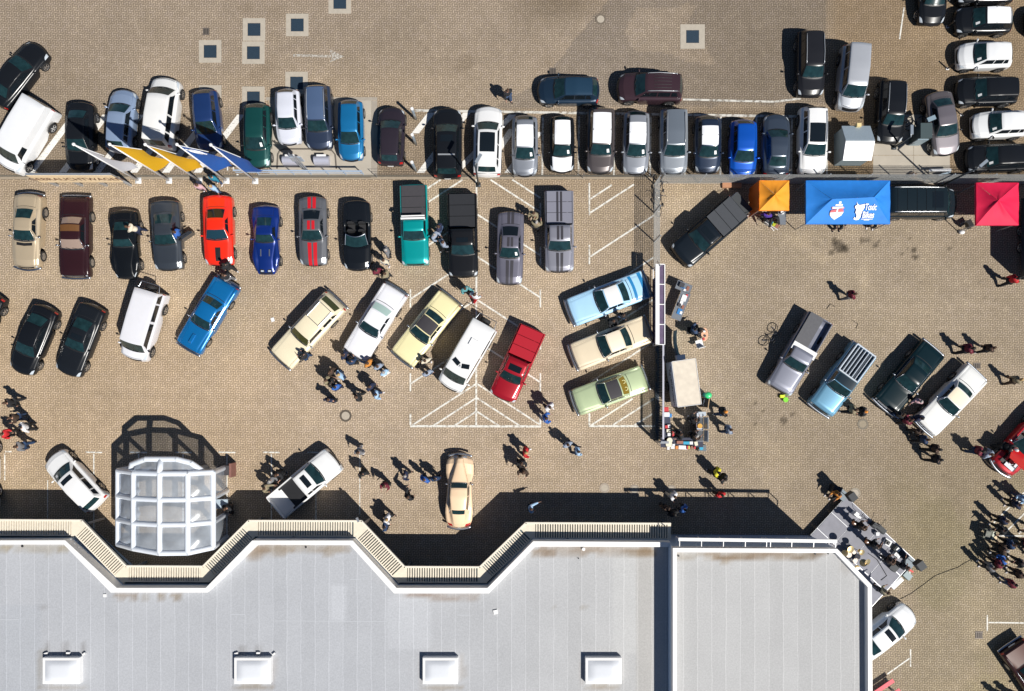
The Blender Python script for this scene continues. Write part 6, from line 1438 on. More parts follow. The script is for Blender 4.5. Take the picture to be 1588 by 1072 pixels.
# ---------------------------------------------------------------- food trailer and stand
rz = R(7.5); o = G(1052, 594.5); e = empty('food_trailer', o, rz, 'small food trailer with cream roof and lettering down its side', 'trailer')
TW = mat('trailer_side', (.62, .68, .80), .5, noise=.08)
m = MB(); m.box((0, 0, 1.38), (1.50, 2.86, 1.9)); m.build('body', TW, e)
m = MB(); m.box((0, 0, 2.36), (1.52, 2.90, .05)); m.box((0, 0, 2.40), (1.44, 2.82, .03)); m.build('roof', mat('cream_roof', (.70, .62, .51), .8, noise=.2, nscale=3), e)
m = MB()
for (a, b, lx, ly) in ((0, 1.44, 1.54, .03), (0, -1.44, 1.54, .03), (.755, 0, .03, 2.9), (-.755, 0, .03, 2.9)): m.box((a, b, 2.40), (lx, ly, .06))
m.build('roof_trim', WHT, e)
text('lettering', 'nellerwan', .52, mat('trailer_print', (.06, .05, .10), .5), e, frame_mat((-.757, -.35, 1.55), (0, -1, 0), (0, 0, 1)), bold=.008)
m = MB(); m.beam((-.757, 1.15, 1.9), (-.757, .60, 1.2), .02, .07); m.beam((-.757, .95, 1.25), (-.757, .85, 1.85), .02, .05); m.build('side_emblem', mat('trailer_print', (.06, .05, .10), .5), e)
m = MB(); m.beam((0, 1.4, .5), (0, 2.3, .5), .1); m.build('drawbar', GREYM, e); m = MB(); m.box((.12, 1.66, 1.0), (.55, .32, .5)); m.build('front_box', WHT, e)
tm, rim = wheel_mesh(.33, .24, False)
for sx in (1, -1): w_ = inst('wheel', tm, e, (sx*.72, -.1, .33), R(-90) if sx > 0 else R(90)); inst('rim', rim, w_)
e = empty('curved_banner', G(1046, 562), 0, 'curved blue and white banner strip behind the food trailer', 'banner'); m = MB(); rows = []
pts = [(1044, 514), (1043, 524), (1043.5, 534), (1045.5, 544), (1047.5, 552), (1050, 560)]
b = G(1046, 562); q = [G(*p_)-b for p_ in pts]; m.grid([[p_+Vector((0, 0, .1)) for p_ in q], [p_+Vector((0, 0, 1.25)) for p_ in q]]); m.build('banner_cloth', mat('banner_blue', (.22, .45, .55), .6, noise=.5, nscale=2), e); m = MB()
for p_ in (q[0], q[3], q[-1]): m.tube(p_, p_+Vector((0, 0, 1.3)), .02)
m.build('stake', GREYM, e)
NAVT = mat('navy_cloth', (.045, .05, .08), .8, noise=.1)
table(1053, 685, 0, 2.75, .62, 'front counter table of the food stand crowded with plates and sauces', top=NAVT, h_=.85, name='counter_table', edge=False)
table(1029.5, 660, R(90), 1.9, .52, 'left counter table of the food stand with cups and boxes', top=NAVT, h_=.85, name='counter_table', edge=False)
b = G(1053, 685); it = []
for (px, py, lx, ly, lz, k, nm, lab) in ((1068, 698, 0, 0, 0, 0, '', ''),): pass
def at(px, py, z=.87): v = P3(px, py, z); return v
def item(px, py, lx, ly, lz, k, nm, lab, rz=0.0, round_=False, z=.872):
    m = MB()
    if round_: m.tube((0, 0, 0), (0, 0, lz), lx/2, n=16)
    else: m.box((0, 0, lz/2), (lx, ly, lz), taper=.94)
    o_ = m.build(nm, ITEM[k] if isinstance(k, int) else k, None); v = P3(px, py, z); o_.location = (v.x, v.y, z); o_.rotation_euler = (0, 0, rz); tag(o_, lab, nm.replace('_', ' '))
item(1037, 689, .42, .3, .10, 3, 'paper_plate', 'large round cream plate at the corner of the food counter', round_=True)
item(1038, 683, .36, .3, .14, 3, 'bread_bowl', 'round bowl of bread above the cream plate', round_=True)
item(1036, 695, .16, .22, .12, 0, 'paper_cup', 'white cup stack at the lower left corner of the food counter')
item(1043, 694, .24, .18, .10, 0, 'napkin_box', 'white napkin box right of the cup stack')
item(1044, 690, .18, .14, .14, 0, 'foam_box', 'small white foam box above the napkin box')
item(1049, 694, .16, .22, .12, 5, 'sauce_tray', 'orange tray on the front of the food counter')
item(1058.5, 694, .56, .26, .06, 0, 'serving_board', 'long white serving board on the front of the food counter', rz=-.05)
item(1065.5, 694, .08, .24, .14, 1, 'sauce_bottle', 'red sauce bottle row right of the white board')
item(1068, 694, .10, .22, .12, 8, 'mustard_bottle', 'mustard bottle beside the red sauce bottle')
item(1072.5, 694, .12, .2, .12, 7, 'sausage_tray', 'brown tray near the right end of the food counter')
item(1077, 694.5, .12, .16, .10, 1, 'ketchup_cup', 'small red and pink cup at the right end of the food counter')
item(1054, 686, .44, .2, .12, 7, 'bun_crate', 'brownish red crate at the back of the food counter')
item(1064, 687, .42, .2, .12, 6, 'blue_crate', 'blue crate at the back of the food counter')
item(1071.5, 687, .22, .2, .12, 0, 'foam_cup', 'white cups right of the blue crate')
item(1079, 688, .22, .28, .12, 3, 'paper_bag', 'cream paper bag at the right back of the food counter', rz=.2)
item(1032, 635, .35, .3, .2, 1, 'cool_box', 'red and white cool box at the top of the left counter')
item(1033.5, 643, .36, .3, .18, 0, 'cool_box', 'white cool box under the red and white one')
item(1039, 644.5, .2, .24, .15, 2, 'blue_bag', 'small blue bag right of the white cool box')
item(1033, 662, .2, .2, .16, 1, 'drink_can', 'red cans on the left counter')
item(1037, 661, .2, .2, .14, 0, 'drink_can', 'white cans on the left counter')
item(1036, 668, .24, .2, .12, 3, 'paper_tray', 'cream trays halfway down the left counter')
item(1037, 674, .2, .2, .14, 0, 'sugar_box', 'white sugar box low on the left counter')
item(1043.5, 673, .12, .34, .16, 1, 'menu_holder', 'red menu holder at the inner side of the left counter')
e = empty('blue_bucket', P3(1029, 653.5, 0), 0, 'round turquoise tub on the ground by the gate', 'tub'); m = MB(); m.tube((0, 0, 0), (0, 0, .35), .16, .20, n=16, caps=False); m.disc((0, 0, .05), .16); m.build('tub', mat('turquoise', (.02, .42, .60), .4), e)
item(1087, 695, .26, .26, .12, 6, 'blue_basin', 'turquoise basin below the lower grill', round_=True, z=.6)
m = MB(); m.box((0, 0, .29), (.5, .4, .58)); o_ = m.build('crate_stack', mat('crate_grey', (.14, .16, .17), .6), None); v = G(1086, 694); o_.location = v; tag(o_, 'grey box that carries the turquoise basin', 'crate')
for k, (gy, gyl) in enumerate(((656, 'upper grill with its grey lid open and yellow food on the rack'), (676, 'lower grill with its pale lid open and empty rack'))):
    hh = .95; v = P3(1086, gy, hh); e = empty('gas_grill', (v.x, v.y, 0), 0, gyl, 'grill', 'gas grills of the food stand')
    m = MB(); m.box((0, 0, .45), (.42, .72, .9)); m.build('cart', mat('grill_black', (.02, .022, .025), .5), e)
    m = MB()
    for j in range(9): m.box((-.16+j*.04, 0, .915), (.012, .66, .012))
    for s_ in (1, -1): m.box((0, s_*.34, .93), (.42, .04, .06))
    m.build('rack', GREYM, e)
    m = MB(); m.beam((.26, 0, .95), (.42, 0, 1.30), .74, .04); m.build('lid', mat('lid_steel', (.40, .47, .54), .35, .5), e)
    m = MB(); m.beam((-.24, -.35, .93), (-.24, .35, .93), .04); m.build('handle', mat('handle_lilac', (.20, .17, .22), .4), e)
    if k == 0: m = MB(); m.tube((-.02, -.2, .925), (-.02, -.2, .97), .16, n=14); m.build('food', mat('golden_food', (.65, .35, .06), .6, noise=.4, nscale=20), e)
    m = MB(); m.box((0, .36+.16 if k == 0 else .36+.10, .86), (.40, .20 if k else .24, .04)); m.build('side_shelf', mat('shelf_blue', (.55, .58, .66), .4), e)
m = MB(); m.box((0, 0, .45), (.5, .26, .9)); o_ = m.build('prep_cabinet', mat('prep_steel', (.45, .50, .55), .4, .3), None); v = P3(1089, 642, .9); o_.location = (v.x, v.y, 0); tag(o_, 'small steel cabinet above the upper grill', 'cabinet')
# chalk board, green bag
e = empty('chalk_board', G(1090, 624), R(-8), 'wooden framed black chalk board right of the food trailer', 'sign'); m = MB(); m.beam((-.22, 0, .05), (.12, 0, .95), .62, .02); m.build('board', BLK, e)
m = MB()
for s_ in (1, -1): m.beam((-.24, s_*.31, .03), (.13, s_*.31, .98), .05, .03)
m.beam((.14, -.33, .98), (.14, .33, .98), .05); m.beam((.42, .31, .02), (.14, .31, .96), .04); m.beam((.42, -.31, .02), (.14, -.31, .96), .04); m.build('frame', mat('ply', (.45, .30, .16), .7), e)
text('chalk_text', 'MENU', .17, WP, e, frame_mat((-.06, 0, .52), (0, -1, 0), Vector((.34, 0, .9)).normalized()), extrude=.014)
e = empty('waste_bin', G(1092, 613), 0, 'bin with a bright green and teal bag right of the food trailer', 'bin'); m = MB(); m.tube((0, 0, 0), (0, 0, 1.05), .17, .2, n=12); m.build('bin_body', mat('teal_bag', (.02, .30, .28), .4), e, True); m = MB(); m.ball((0, 0, 1.08), (.24, .22, .14), 10, 6); m.build('bag', mat('green_bag', (.05, .62, .22), .35, 0, .3), e, True)
# oval table, chairs
e = empty('oval_table', G(1088.5, 520), 0, 'oval peach coloured table with plates', 'table'); m = MB(); m.tube((0, 0, .70), (0, 0, .74), 1, n=24); m.v = [(x*.23, y*.44, z) for x, y, z in m.v]; m.build('tabletop', mat('peach_top', (.72, .42, .27), .5, noise=.12), e)
m = MB(); m.tube((0, 0, 0), (0, 0, .7), .04); m.tube((0, 0, 0), (0, 0, .04), .24, n=14); m.build('leg', GREYM, e)
for (a, b, k, l) in ((1092, 514, 0, 'white plate at the top of the oval table'), (1093, 521, 4, 'dark bowl in the middle of the oval table'), (1091, 526, 1, 'red cup at the foot of the oval table')): item(a, b, .15, .1, .05, k, 'plate', l, round_=True, z=.742)
def chair(a, b, rz, mt, label):
    e = empty('chair', G(a, b), rz, label, 'chair'); m = MB(); m.box((0, 0, .45), (.46, .46, .04)); m.build('seat', mt, e); m = MB(); m.beam((-.22, 0, .46), (-.30, 0, .90), .44, .03); m.build('backrest', mt, e)
    for sx in (1, -1):
        for sy in (1, -1): m = MB(); m.tube((sx*.2, sy*.2, .44), (sx*.23, sy*.22, 0), .014, n=5); m.build('leg', GREYM, e)
chair(1082, 533.5, R(105), WHT, 'white chair at the lower end of the oval table'); chair(1075, 515, R(-10), BLK, 'black chair under the person at the oval table'); chair(1067.5, 513.5, R(0), BLK, 'second black chair behind the oval table'); chair(357.5, 783, R(90), BLK, 'black chair at the small grey table by the bubble tent')
# merchandise tables
rz = R(69); table(1052, 476.5, rz, 1.85, .62, 'long grey folding table with leaflets and white boxes in the right yard', group='grey folding tables')
b = G(1052, 476.5); items(None, [(.55, .0, .42, .34, .05, 0, 'leaflet_pile', 'white leaflets at the upper end of the long grey table'), (.75, -.12, .2, .14, .04, 1, 'red_flyer', 'red and white flyer on the long grey table'), (.18, .05, .30, .22, .08, 0, 'white_box', 'white box in the middle of the long grey table'), (.02, .12, .22, .2, .10, 4, 'dark_case', 'dark case left of the white box on the long grey table'), (-.02, -.14, .25, .16, .05, 7, 'brown_folder', 'brown folder on the long grey table'), (-.38, -.04, .38, .3, .04, 2, 'blue_leaflet', 'pale blue leaflet on the lower half of the long grey table'), (-.42, -.16, .2, .16, .06, 0, 'paper_stack', 'white paper stack on the lower half of the long grey table')], base=b, rz=rz)
table(1056.5, 447.5, R(-22), .98, .55, 'short grey folding table at the head of the long one', group='grey folding tables')
b = G(1056.5, 447.5); items(None, [(-.18, .05, .35, .3, .16, 4, 'rucksack', 'black rucksack on the short grey table'), (-.05, -.08, .3, .08, .06, 2, 'pencil_case', 'blue and red case on the short grey table'), (.12, -.17, .16, .14, .06, 0, 'mug', 'white mug on the short grey table'), (.28, .0, .18, .3, .03, 7, 'clipboard', 'brown clipboard on the short grey table')], base=b, rz=R(-22))
# bicycles
def bike(a, b, rz, lean, label):
    e = empty('bicycle', G(a, b), rz, label, 'bicycle'); M_ = Matrix.Rotation(lean, 4, 'X')
    def T_(o_): o_.data.transform(M_); return o_
    FR = mat('bike_frame', (.03, .035, .05), .4, .3)
    for x in (-.52, .52):
        m = MB(); m.path([Vector((x+.33*math.cos(t*math.pi/10), 0, .34+.33*math.sin(t*math.pi/10))) for t in range(21)], .022, 6); w_ = T_(m.build('wheel', RUB, e)); q = MB()
        for k in range(8): q.tube((x, 0, .34), (x+.32*math.cos(k*math.pi/4), 0, .34+.32*math.sin(k*math.pi/4)), .004, n=4)
        q.tube((x, -.04, .34), (x, .04, .34), .03); T_(q.build('spokes', ALU, w_))
    m = MB(); A_, B_, C_, D_ = Vector((-.52, 0, .34)), Vector((-.08, 0, .32)), Vector((-.20, 0, .82)), Vector((.36, 0, .80))
    for p, q in ((A_, B_), (A_, C_), (B_, C_), (B_, D_), (C_, D_), (D_+Vector((-.02, 0, .1)), Vector((.52, 0, .34)))): m.tube(p, q, .02, n=6)
    T_(m.build('frame', FR, e)); m = MB(); m.tube((.34, 0, .9), (.34, 0, 1.02), .015); m.path([(.26, -.30, 1.02), (.36, -.2, 1.03), (.36, .2, 1.03), (.26, .30, 1.02)], .016, 6); T_(m.build('handlebar', FR, e))
    m = MB(); m.ball((-.22, 0, .95), (.14, .07, .04)); m.tube((-.21, 0, .8), (-.22, 0, .93), .015); T_(m.build('saddle', BLK, e)); m = MB(); m.tube((-.08, -.09, .32), (-.08, .09, .32), .05); m.beam((-.08, .1, .32), (.05, .1, .2), .025); T_(m.build('pedals', BLK, e))
bike(1019, 296, R(88), .25, 'upper bicycle leaning on the short wire fence'); bike(1017, 318, R(95), .28, 'lower bicycle leaning on the short wire fence'); bike(1184, 514, R(55), 1.35, 'black bicycle lying down alone left of the lavender pickup')
m = MB(); m.box((0, 0, .10), (.3, .2, .2)); o_ = m.build('plant_bucket', mat('yellow_green', (.65, .75, .02), .5), None); o_.location = G(1212, 615); tag(o_, 'yellow bucket under the nose of the lavender pickup', 'bucket')
m = MB(); m.tube((0, 0, 0), (0, 0, .22), .14, .17, n=14); o_ = m.build('green_bucket', mat('lime_green', (.20, .65, .02), .5), None); o_.location = G(1217, 620); tag(o_, 'lime green bucket beside the yellow one', 'bucket')
for (a, b, rz, l) in ((1288, 474, .2, 'upper thin black bracket lying on the pavers'), (1328, 503, -1.2, 'lower thin black bracket lying on the pavers')):
    m = MB(); m.path([(-.3, -.15, .03), (0, .1, .03), (.25, -.12, .03)], .015, 5); o_ = m.build('bracket', BLK, None); o_.location = G(a, b); o_.rotation_euler = (0, 0, rz); tag(o_, l, 'bracket')
# ---------------------------------------------------------------- inflated bubble tent
TUBE = mat('inflated_tube', (.74, .78, .84), .28, 0, .5, noise=.1, nscale=2)
def clear():
    m = bpy.data.materials.new('clear_film'); m.use_nodes = True; N = m.node_tree.nodes; L = m.node_tree.links; out = N['Material Output']
    t = N.new('ShaderNodeBsdfTransparent'); t.inputs[0].default_value = (.82, .86, .92, 1); p = N['Principled BSDF']; p.inputs['Base Color'].default_value = (.66, .72, .80, 1); p.inputs['Roughness'].default_value = .22
    nz = N.new('ShaderNodeTexNoise'); nz.inputs['Scale'].default_value = 1.1; nz.inputs['Detail'].default_value = 6; tc = N.new('ShaderNodeTexCoord'); L.new(tc.outputs['Object'], nz.inputs['Vector'])
    mr = N.new('ShaderNodeMapRange'); mr.inputs[1].default_value = .3; mr.inputs[2].default_value = .8; mr.inputs[3].default_value = .30; mr.inputs[4].default_value = .50; L.new(nz.outputs[0], mr.inputs[0])
    mx = N.new('ShaderNodeMixShader'); L.new(mr.outputs[0], mx.inputs[0]); L.new(t.outputs[0], mx.inputs[1]); L.new(p.outputs[0], mx.inputs[2]); L.new(mx.outputs[0], out.inputs[0]); return m
CLEAR = clear(); o = G(288, 770); e = empty('bubble_tent', o, 0, 'white inflatable tent with clear window panels', 'inflatable tent')
pf = [(214, 0), (212, 2.4), (250, 3.72), (293, 4.25), (332, 4.15), (361, 3.35), (352, 0)]; ys = [724, 761, 796.5, 833]
def dp(i, j, grow=0.0):
    x, z = pf[i]; yy = ys[j]+(4 if (i in (3, 4) and j == 3) else 0)-(.0 if z > 0 else 0); return G(x, yy-o.y*0, z)-o
for j in range(4):
    for i in range(6):
        m = MB(); a, b = dp(i, j), dp(i+1, j); m.tube(a, b, .17, n=12, caps=False); m.ball(a, .17, 12, 8); m.ball(b, .17, 12, 8); m.build('air_tube', TUBE, e, True)
for i in (1, 2, 3, 4, 5):
    for j in range(3): m = MB(); m.tube(dp(i, j), dp(i, j+1), .17, n=12, caps=False); m.build('air_tube', TUBE, e, True)
for i in range(6):
    for j in range(3):
        if i == 5 and j == 1: continue
        a, b, c, d = dp(i, j), dp(i+1, j), dp(i+1, j+1), dp(i, j+1); rows = []
        cc = (a+b+c+d)/4; nrm = (b-a).cross(d-a).normalized(); nrm = nrm if nrm.dot(cc-Vector((0, 0, 1))) > 0 else -nrm
        for v in range(9): rows.append([a.lerp(b, u/8).lerp(d.lerp(c, u/8), v/8)+nrm*(.16*math.sin(math.pi*u/8)*math.sin(math.pi*v/8)) for u in range(9)])
        m = MB(); m.grid(rows); m.build('clear_panel', CLEAR, e, True)
hv = [G(237, 725, 3.0)-o, G(246, 712, 3.6)-o, G(271, 703.5, 4.1)-o, G(315, 703.5, 4.1)-o, G(334, 709, 3.95)-o, G(346, 721, 3.5)-o]
for a, b in zip(hv[:-1], hv[1:]): m = MB(); m.tube(a, b, .17, n=12, caps=False); m.ball(a, .17, 12, 8); m.ball(b, .17, 12, 8); m.build('air_tube', TUBE, e, True)
m = MB(); m.tube(dp(3, 0), (hv[2]+hv[3])/2, .17, n=12); m.build('air_tube', TUBE, e, True)
base = [dp(1, 0), dp(2, 0), dp(3, 0), dp(4, 0), dp(5, 0)]
m = MB(); top = [hv[0], (hv[1]+hv[2])/2, (hv[2]+hv[3])/2, hv[4], hv[5]]; m.grid([base, top]); m.build('clear_panel', CLEAR, e, True)
# back and front sheets down to the ground
fb = [dp(i, 0) for i in range(7)]; m = MB(); bot = [Vector((p.x, p.y, 1.0 if 0 < k < 6 else 0)) for k, p in enumerate(fb)]; m.add(fb, [tuple(range(7))]); m.build('front_sheet', CLEAR, e)
fb = [dp(i, 3) for i in range(7)]; m = MB(); m.add(fb, [tuple(range(7))]); m.build('back_sheet', CLEAR, e)
for a in ((248, 0), (320, 0)):
    m = MB(); x, z = a; q = G(x, 724, 0)-o; zt = 3.6 if x < 290 else 4.1; m.tube(q, q+Vector((0, 0, zt)), .15, n=10); m.build('air_tube', TUBE, e, True)
# side crates at the tent
e = empty('wooden_box', G(357, 727.5), 0, 'dark crate with reddish timber side right of the bubble tent', 'crate'); m = MB(); m.box((-.1, 0, .5), (.75, .62, 1.0)); m.build('crate_body', mat('crate_dark', (.05, .045, .05), .7, noise=.4), e); m = MB(); m.box((.36, .0, .55), (.14, .9, .9)); m.build('timber_side', mat('red_timber', (.22, .10, .08), .8, noise=.2), e)
table(350.5, 779, 0, .8, .6, 'small pale grey table right of the bubble tent', top=mat('pale_table', (.40, .48, .55), .5))
# ---------------------------------------------------------------- stage
h_ = .5; c1 = P3(1312.5, 770.5, h_); c2 = P3(1419, 868.7, h_); u = (c2-c1); u.z = 0; LS = u.length; u.normalize(); v = Vector((u.y, -u.x, 0)); v = v if v.y < 0 else -v
DS = 4.2; ang = math.atan2(u.y, u.x); o = Vector((c1.x, c1.y, 0)); e = empty('stage', o, ang, 'low grey stage of square panels set at an angle beside the roof corner', 'stage')
SP_ = mat('stage_panel', (.235, .235, .27), .7, noise=.22, nscale=2.2); nx_ = 4; ny_ = 3
def L2(a, b, z): return Vector((a, -b, z))
for i in range(nx_):
    for j in range(ny_):
        a0, a1 = LS*i/nx_, LS*(i+1)/nx_; b0, b1 = DS*j/ny_, DS*(j+1)/ny_; m = MB(); m.box(L2((a0+a1)/2, (b0+b1)/2, h_-.06), (a1-a0-.035, b1-b0-.035, .12)); m.build('panel', SP_, e)
m = MB()
for i in range(nx_+1): m.box(L2(LS*i/nx_, DS/2, h_-.085), (.03, DS, .13))
for j in range(ny_+1): m.box(L2(LS/2, DS*j/ny_, h_-.088), (LS, .03, .13))
m.build('frame', ALU, e)
for i in range(nx_+1):
    for j in (0, ny_): m = MB(); m.tube(L2(min(LS-.1, max(.1, LS*i/nx_)), min(DS-.1, max(.1, DS*j/ny_)), 0), L2(min(LS-.1, max(.1, LS*i/nx_)), min(DS-.1, max(.1, DS*j/ny_)), h_-.12), .03, n=6); m.build('leg', GREYM, e)
def spk(px, py, rz, sx, sy, sz, z, label, mt=None, stand=False, wedge=False):
    v_ = P3(px, py, z+sz); e = empty('loudspeaker', (v_.x, v_.y, z), rz, label, 'loudspeaker', 'stage loudspeakers'); m = MB(); b = sz if not stand else .6
    m.box((0, 0, sz-b/2), (sx, sy, b), taper=.86 if wedge else 1); m.build('cabinet', mt or mat('speaker_black', (.02, .024, .03), .6, noise=.2), e)
    m = MB(); m.box((0, -sy/2-.005, sz-b/2), (sx*.86, .02, b*.86)); m.build('front_grille', mat('speaker_grille', (.05, .055, .06), .6, .3), e)
    if stand:
        m = MB(); m.tube((0, 0, 0), (0, 0, sz-b), .02)
        for k in range(3): a = k*2.094; m.tube((0, 0, .5), (.4*math.cos(a), .4*math.sin(a), 0), .015)
        m.build('stand', BLK, e)
SGR = mat('sub_grey', (.20, .24, .27), .6, noise=.1)
spk(1299, 760, ang+.4, .55, .50, .75, 0, 'black speaker box at the upper stage corner'); spk(1307, 768, ang, .62, .58, .6, 0, 'grey bass box at the upper stage corner', SGR)
spk(1323.5, 771, ang-.2, .50, .45, 2.0, 0, 'black speaker on a stand over the upper manhole', stand=True); spk(1411, 873, ang, .62, .66, .65, 0, 'grey bass box at the lower stage corner', SGR); spk(1430, 878, ang-.2, .52, .48, 2.0, 0, 'black speaker on a stand beyond the lower stage corner', stand=True)
spk(1368, 821, ang, .75, .35, .35, h_, 'black floor monitor on the front edge of the stage', wedge=True)
spk(1358, 815, ang, .35, .35, .4, h_, 'small black floor monitor left of the front one', wedge=True); spk(1397, 857, ang, 1.1, .35, .3, h_, 'long black floor monitor near the lower front corner', wedge=True); spk(1388, 880, ang, .5, .5, .4, h_, 'black amplifier at the lower end of the stage')
BAND = 'musicians on the stage'
for (a, b, hd_, ps, t_, lg, hr, l) in ((1318, 810, 60, 'hold', 'h', 'k', 'b', 'musician in dark brown with guitar, uppermost on the stage'), (1338, 838, 50, 'hold', 'k', 'k', 'b', 'musician in black, second from the top of the stage'), (1360, 862, 50, 'hold', 'h', 'k', 'b', 'musician in brown right of the drum kit'), (1382, 870, 40, 'point', 'k', 'k', 'b', 'musician in black with spread arms at the lower end of the stage'), (1352, 908, 40, 'hold', 'k2', 'k', 'b', 'person in brown on the lowest stage corner by the roof')):
    v_ = G(a, b); person(a, b, hd_, ps, t_, lg, hr, l, z=h_, group=BAND)
for (a, b, r, l) in ((1325, 811, .5, 'dark electric guitar held by the uppermost musician'), (1345, 840, .7, 'dark bass guitar held by the second musician')):
    v_ = P3(a, b, 1.55); e = empty('guitar', v_, ang+r, l, 'guitar'); m = MB(); m.ball((0, 0, 0), (.22, .16, .04), 12, 4); m.build('guitar_body', mat('guitar_brown', (.12, .05, .02), .3, 0, .5), e, True); m = MB(); m.beam((.15, 0, .02), (.75, 0, .05), .05, .03); m.build('neck', BLK, e)
# drum kit
GOLD = mat('cymbal_brass', (.80, .60, .30), .25, .9); SKN = mat('drum_skin', (.85, .72, .60), .5)
v_ = P3(1326, 859, .9); e = empty('drum_kit', (v_.x, v_.y, h_), ang, 'drum kit with bright brass cymbals at the roof corner', 'drum kit')
def rel(px, py, z): 
    q = P3(px, py, z+h_)-Vector((v_.x, v_.y, h_)); c, s_ = math.cos(-ang), math.sin(-ang); return Vector((q.x*c-q.y*s_, q.x*s_+q.y*c, z))
for (a, b, r, z, tilt) in ((1319.5, 852.5, .24, 1.1, .1), (1310, 858, .2, .95, -.1), (1332, 854, .13, .9, .2), (1337, 857, .19, 1.0, .12), (1339, 873, .24, 1.1, -.15), (1345.5, 872, .22, 1.15, .15), (1329, 880, .16, .9, 0)):
    p = rel(a, b, z); m = MB(); m.tube(p, p+Vector((tilt*.05, 0, .015)), r, r*.3, n=20); m.build('cymbal', GOLD, e); m = MB(); m.tube((p.x, p.y, 0), p, .012, n=5); m.build('cymbal_stand', CHR, e)
for (a, b, r, hh_) in ((1316.5, 860.5, .2, .6), (1324.5, 856.5, .14, .7), (1330, 863.5, .19, .6), (1325, 869, .22, .55)):
    p = rel(a, b, hh_); m = MB(); m.tube(p-Vector((0, 0, .25)), p, r, n=18); d_o = m.build('drum', mat('drum_shell', (.05, .05, .06), .3, 0, .5), e); m = MB(); m.disc(p+Vector((0, 0, .004)), r*.95, 18); m.build('drum_skin', SKN, d_o)
m = MB(); p = rel(1320, 864, .3); m.tube(p-Vector((0, .2, 0)), p+Vector((0, .2, 0)), .28, n=18); m.build('bass_drum', mat('drum_shell', (.05, .05, .06), .3, 0, .5), e)
def sbox(px, py, rz, sx, sy, sz, mt, nm, lab, z=h_, cat=None):
    m = MB(); m.box((0, 0, sz/2), (sx, sy, sz), taper=.95); o_ = m.build(nm, mt, None); q = P3(px, py, z); o_.location = (q.x, q.y, z+.003); o_.rotation_euler = (0, 0, rz); tag(o_, lab, cat or nm.replace('_', ' '))
sbox(1323.5, 796, ang, .28, .28, .5, WHT, 'white_box', 'white box at the upper end of the stage'); sbox(1330, 801, ang+.3, .45, .14, .06, WHT, 'pedal_board', 'white pedal board beside the upper musician')
sbox(1358, 827, 0, .22, .22, .3, WHT, 'white_drum', 'small round white box behind the black floor monitor'); sbox(1375.5, 841, ang+.2, .50, .42, .12, WHT, 'effects_board', 'white and black effects board at the middle front of the stage'); sbox(1375.5, 841, ang+.2, .3, .26, .13, BLK, 'effects_pedal', 'black pedals on the white effects board', z=h_+.12)
sbox(1389, 851, ang, .24, .24, .35, WHT, 'white_case', 'upper white case near the lower floor monitor'); sbox(1388, 860, ang, .42, .24, .3, WHT, 'white_case', 'lower white case near the long floor monitor')
sbox(1401.5, 890, ang+1.57, .42, .55, .55, mat('case_grey', (.25, .32, .34), .5), 'flight_case', 'grey flight case below the lower stage corner', z=0); sbox(1409, 883.5, ang+.2, .4, .12, .3, mat('red_lamp', (.6, .02, .01), .5), 'red_case', 'small red case at the lower stage corner', z=0); sbox(1386, 902, ang+1.5, .95, .3, .5, WHT, 'storage_case', 'long white trunk along the lower side of the stage', z=0)
m = MB(); m.path([rel(1346, 858, 0)+Vector((0, 0, .02)), rel(1360, 868, 0)+Vector((0, 0, .02)), rel(1375, 893, 0)+Vector((0, 0, .02)), rel(1366, 900, 0)+Vector((0, 0, .02))], .02, 5); o_ = m.build('stage_cable', RUB, None); o_.location = (v_.x, v_.y, h_); o_.rotation_euler = (0, 0, ang); tag(o_, 'black cable running across the stage panels', 'cable')
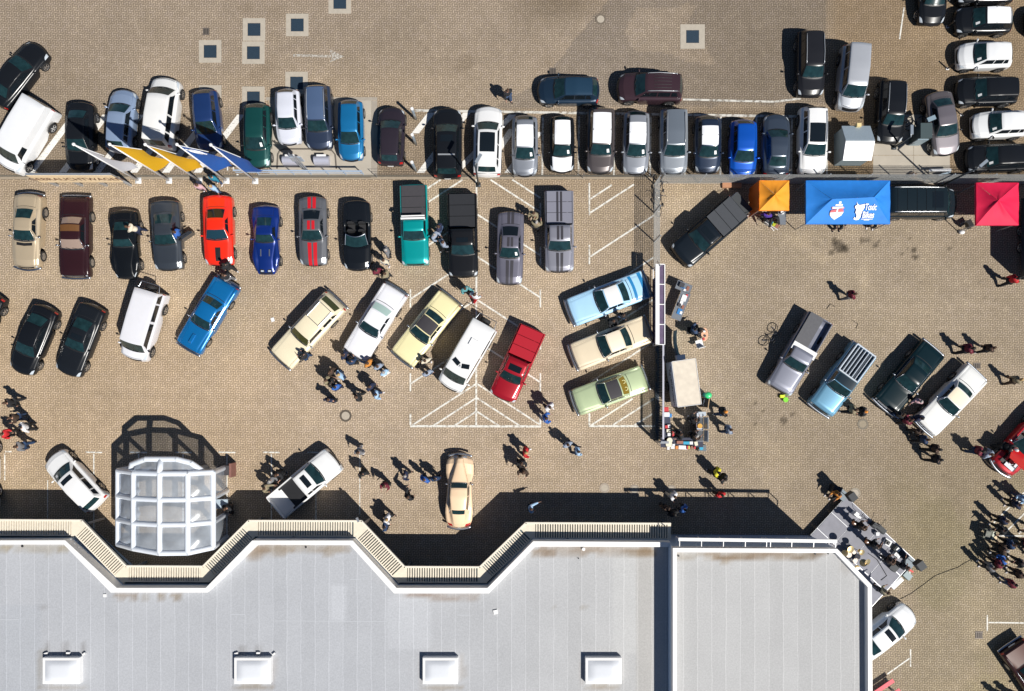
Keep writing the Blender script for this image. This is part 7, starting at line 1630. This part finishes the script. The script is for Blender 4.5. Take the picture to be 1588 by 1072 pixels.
for (a, b, l) in ((1339, 803, 'microphone stand before the upper musician'), (1352, 812, 'microphone stand near the small floor monitor'), (1376, 858, 'microphone stand before the lower musicians')):
    q = P3(a, b, h_); e = empty('microphone_stand', (q.x, q.y, h_), random.uniform(0, 3), l, 'microphone stand', 'microphone stands'); m = MB(); m.tube((0, 0, 0), (0, 0, 1.1), .014, n=5)
    for k in range(3): t = k*2.094; m.tube((0, 0, .2), (.3*math.cos(t), .3*math.sin(t), .01), .012, n=5)
    m.build('stand', BLK, e); m = MB(); m.tube((0, 0, 1.1), (.5, 0, 1.35), .012, n=5); m.ball((.52, 0, 1.36), .035, 6, 4); m.build('boom', BLK, e)
# mixing desk in the crowd
e = empty('mixing_desk', G(1524, 826), R(-15), 'dark mixing desk table with pale controls at the edge of the crowd', 'mixing desk'); m = MB(); m.box((0, 0, .72), (.75, .62, .05)); m.build('tabletop', mat('desk_olive', (.10, .11, .08), .6, noise=.3), e)
for sx in (1, -1):
    for sy in (1, -1): m = MB(); m.tube((sx*.3, sy*.25, 0), (sx*.3, sy*.25, .7), .02); m.build('leg', GREYM, e)
m = MB(); m.box((-.15, .02, .79), (.34, .42, .08)); m.build('mixer', BLK, e); m = MB()
for k in range(5): m.box((-.27+.06*k, .02, .835), (.015, .32, .01))
m.box((.22, 0, .76), (.12, .5, .02)); m.build('fader_row', mat('fader', (.5, .52, .42), .5), e); m = MB(); m.tube((.40, -.1, .745), (.40, -.1, .80), .11, n=16); m.build('cup', mat('sand_cup', (.65, .50, .30), .5), e)
# red beer benches
RT = mat('bench_red', (.62, .006, .035), .5, noise=.06); rz = R(34)
e = empty('beer_bench', G(1357, 1067), rz, 'narrow red folding bench at the foot of the parapet', 'bench'); m = MB(); m.box((0, 0, .46), (2.4, .27, .03)); m.build('seat', RT, e)
for s_ in (1, -1): m = MB(); m.box((s_*.9, 0, .23), (.04, .22, .44)); m.build('leg', GREYM, e)
e = empty('beer_table', G(1367, 1080), rz, 'red folding table with white print next to the red bench', 'table'); m = MB(); m.box((0, 0, .76), (2.2, .52, .03)); m.build('tabletop', RT, e); m = MB()
for k in range(6): m.box((.45+.07*k, -.02+.03*(k % 2), .778), (.05, .16, .005), .2)
m.build('table_print', WP, e)
for s_ in (1, -1): m = MB(); m.box((s_*.8, 0, .37), (.04, .42, .72)); m.build('leg', GREYM, e)
bpy.context.view_layer.update()
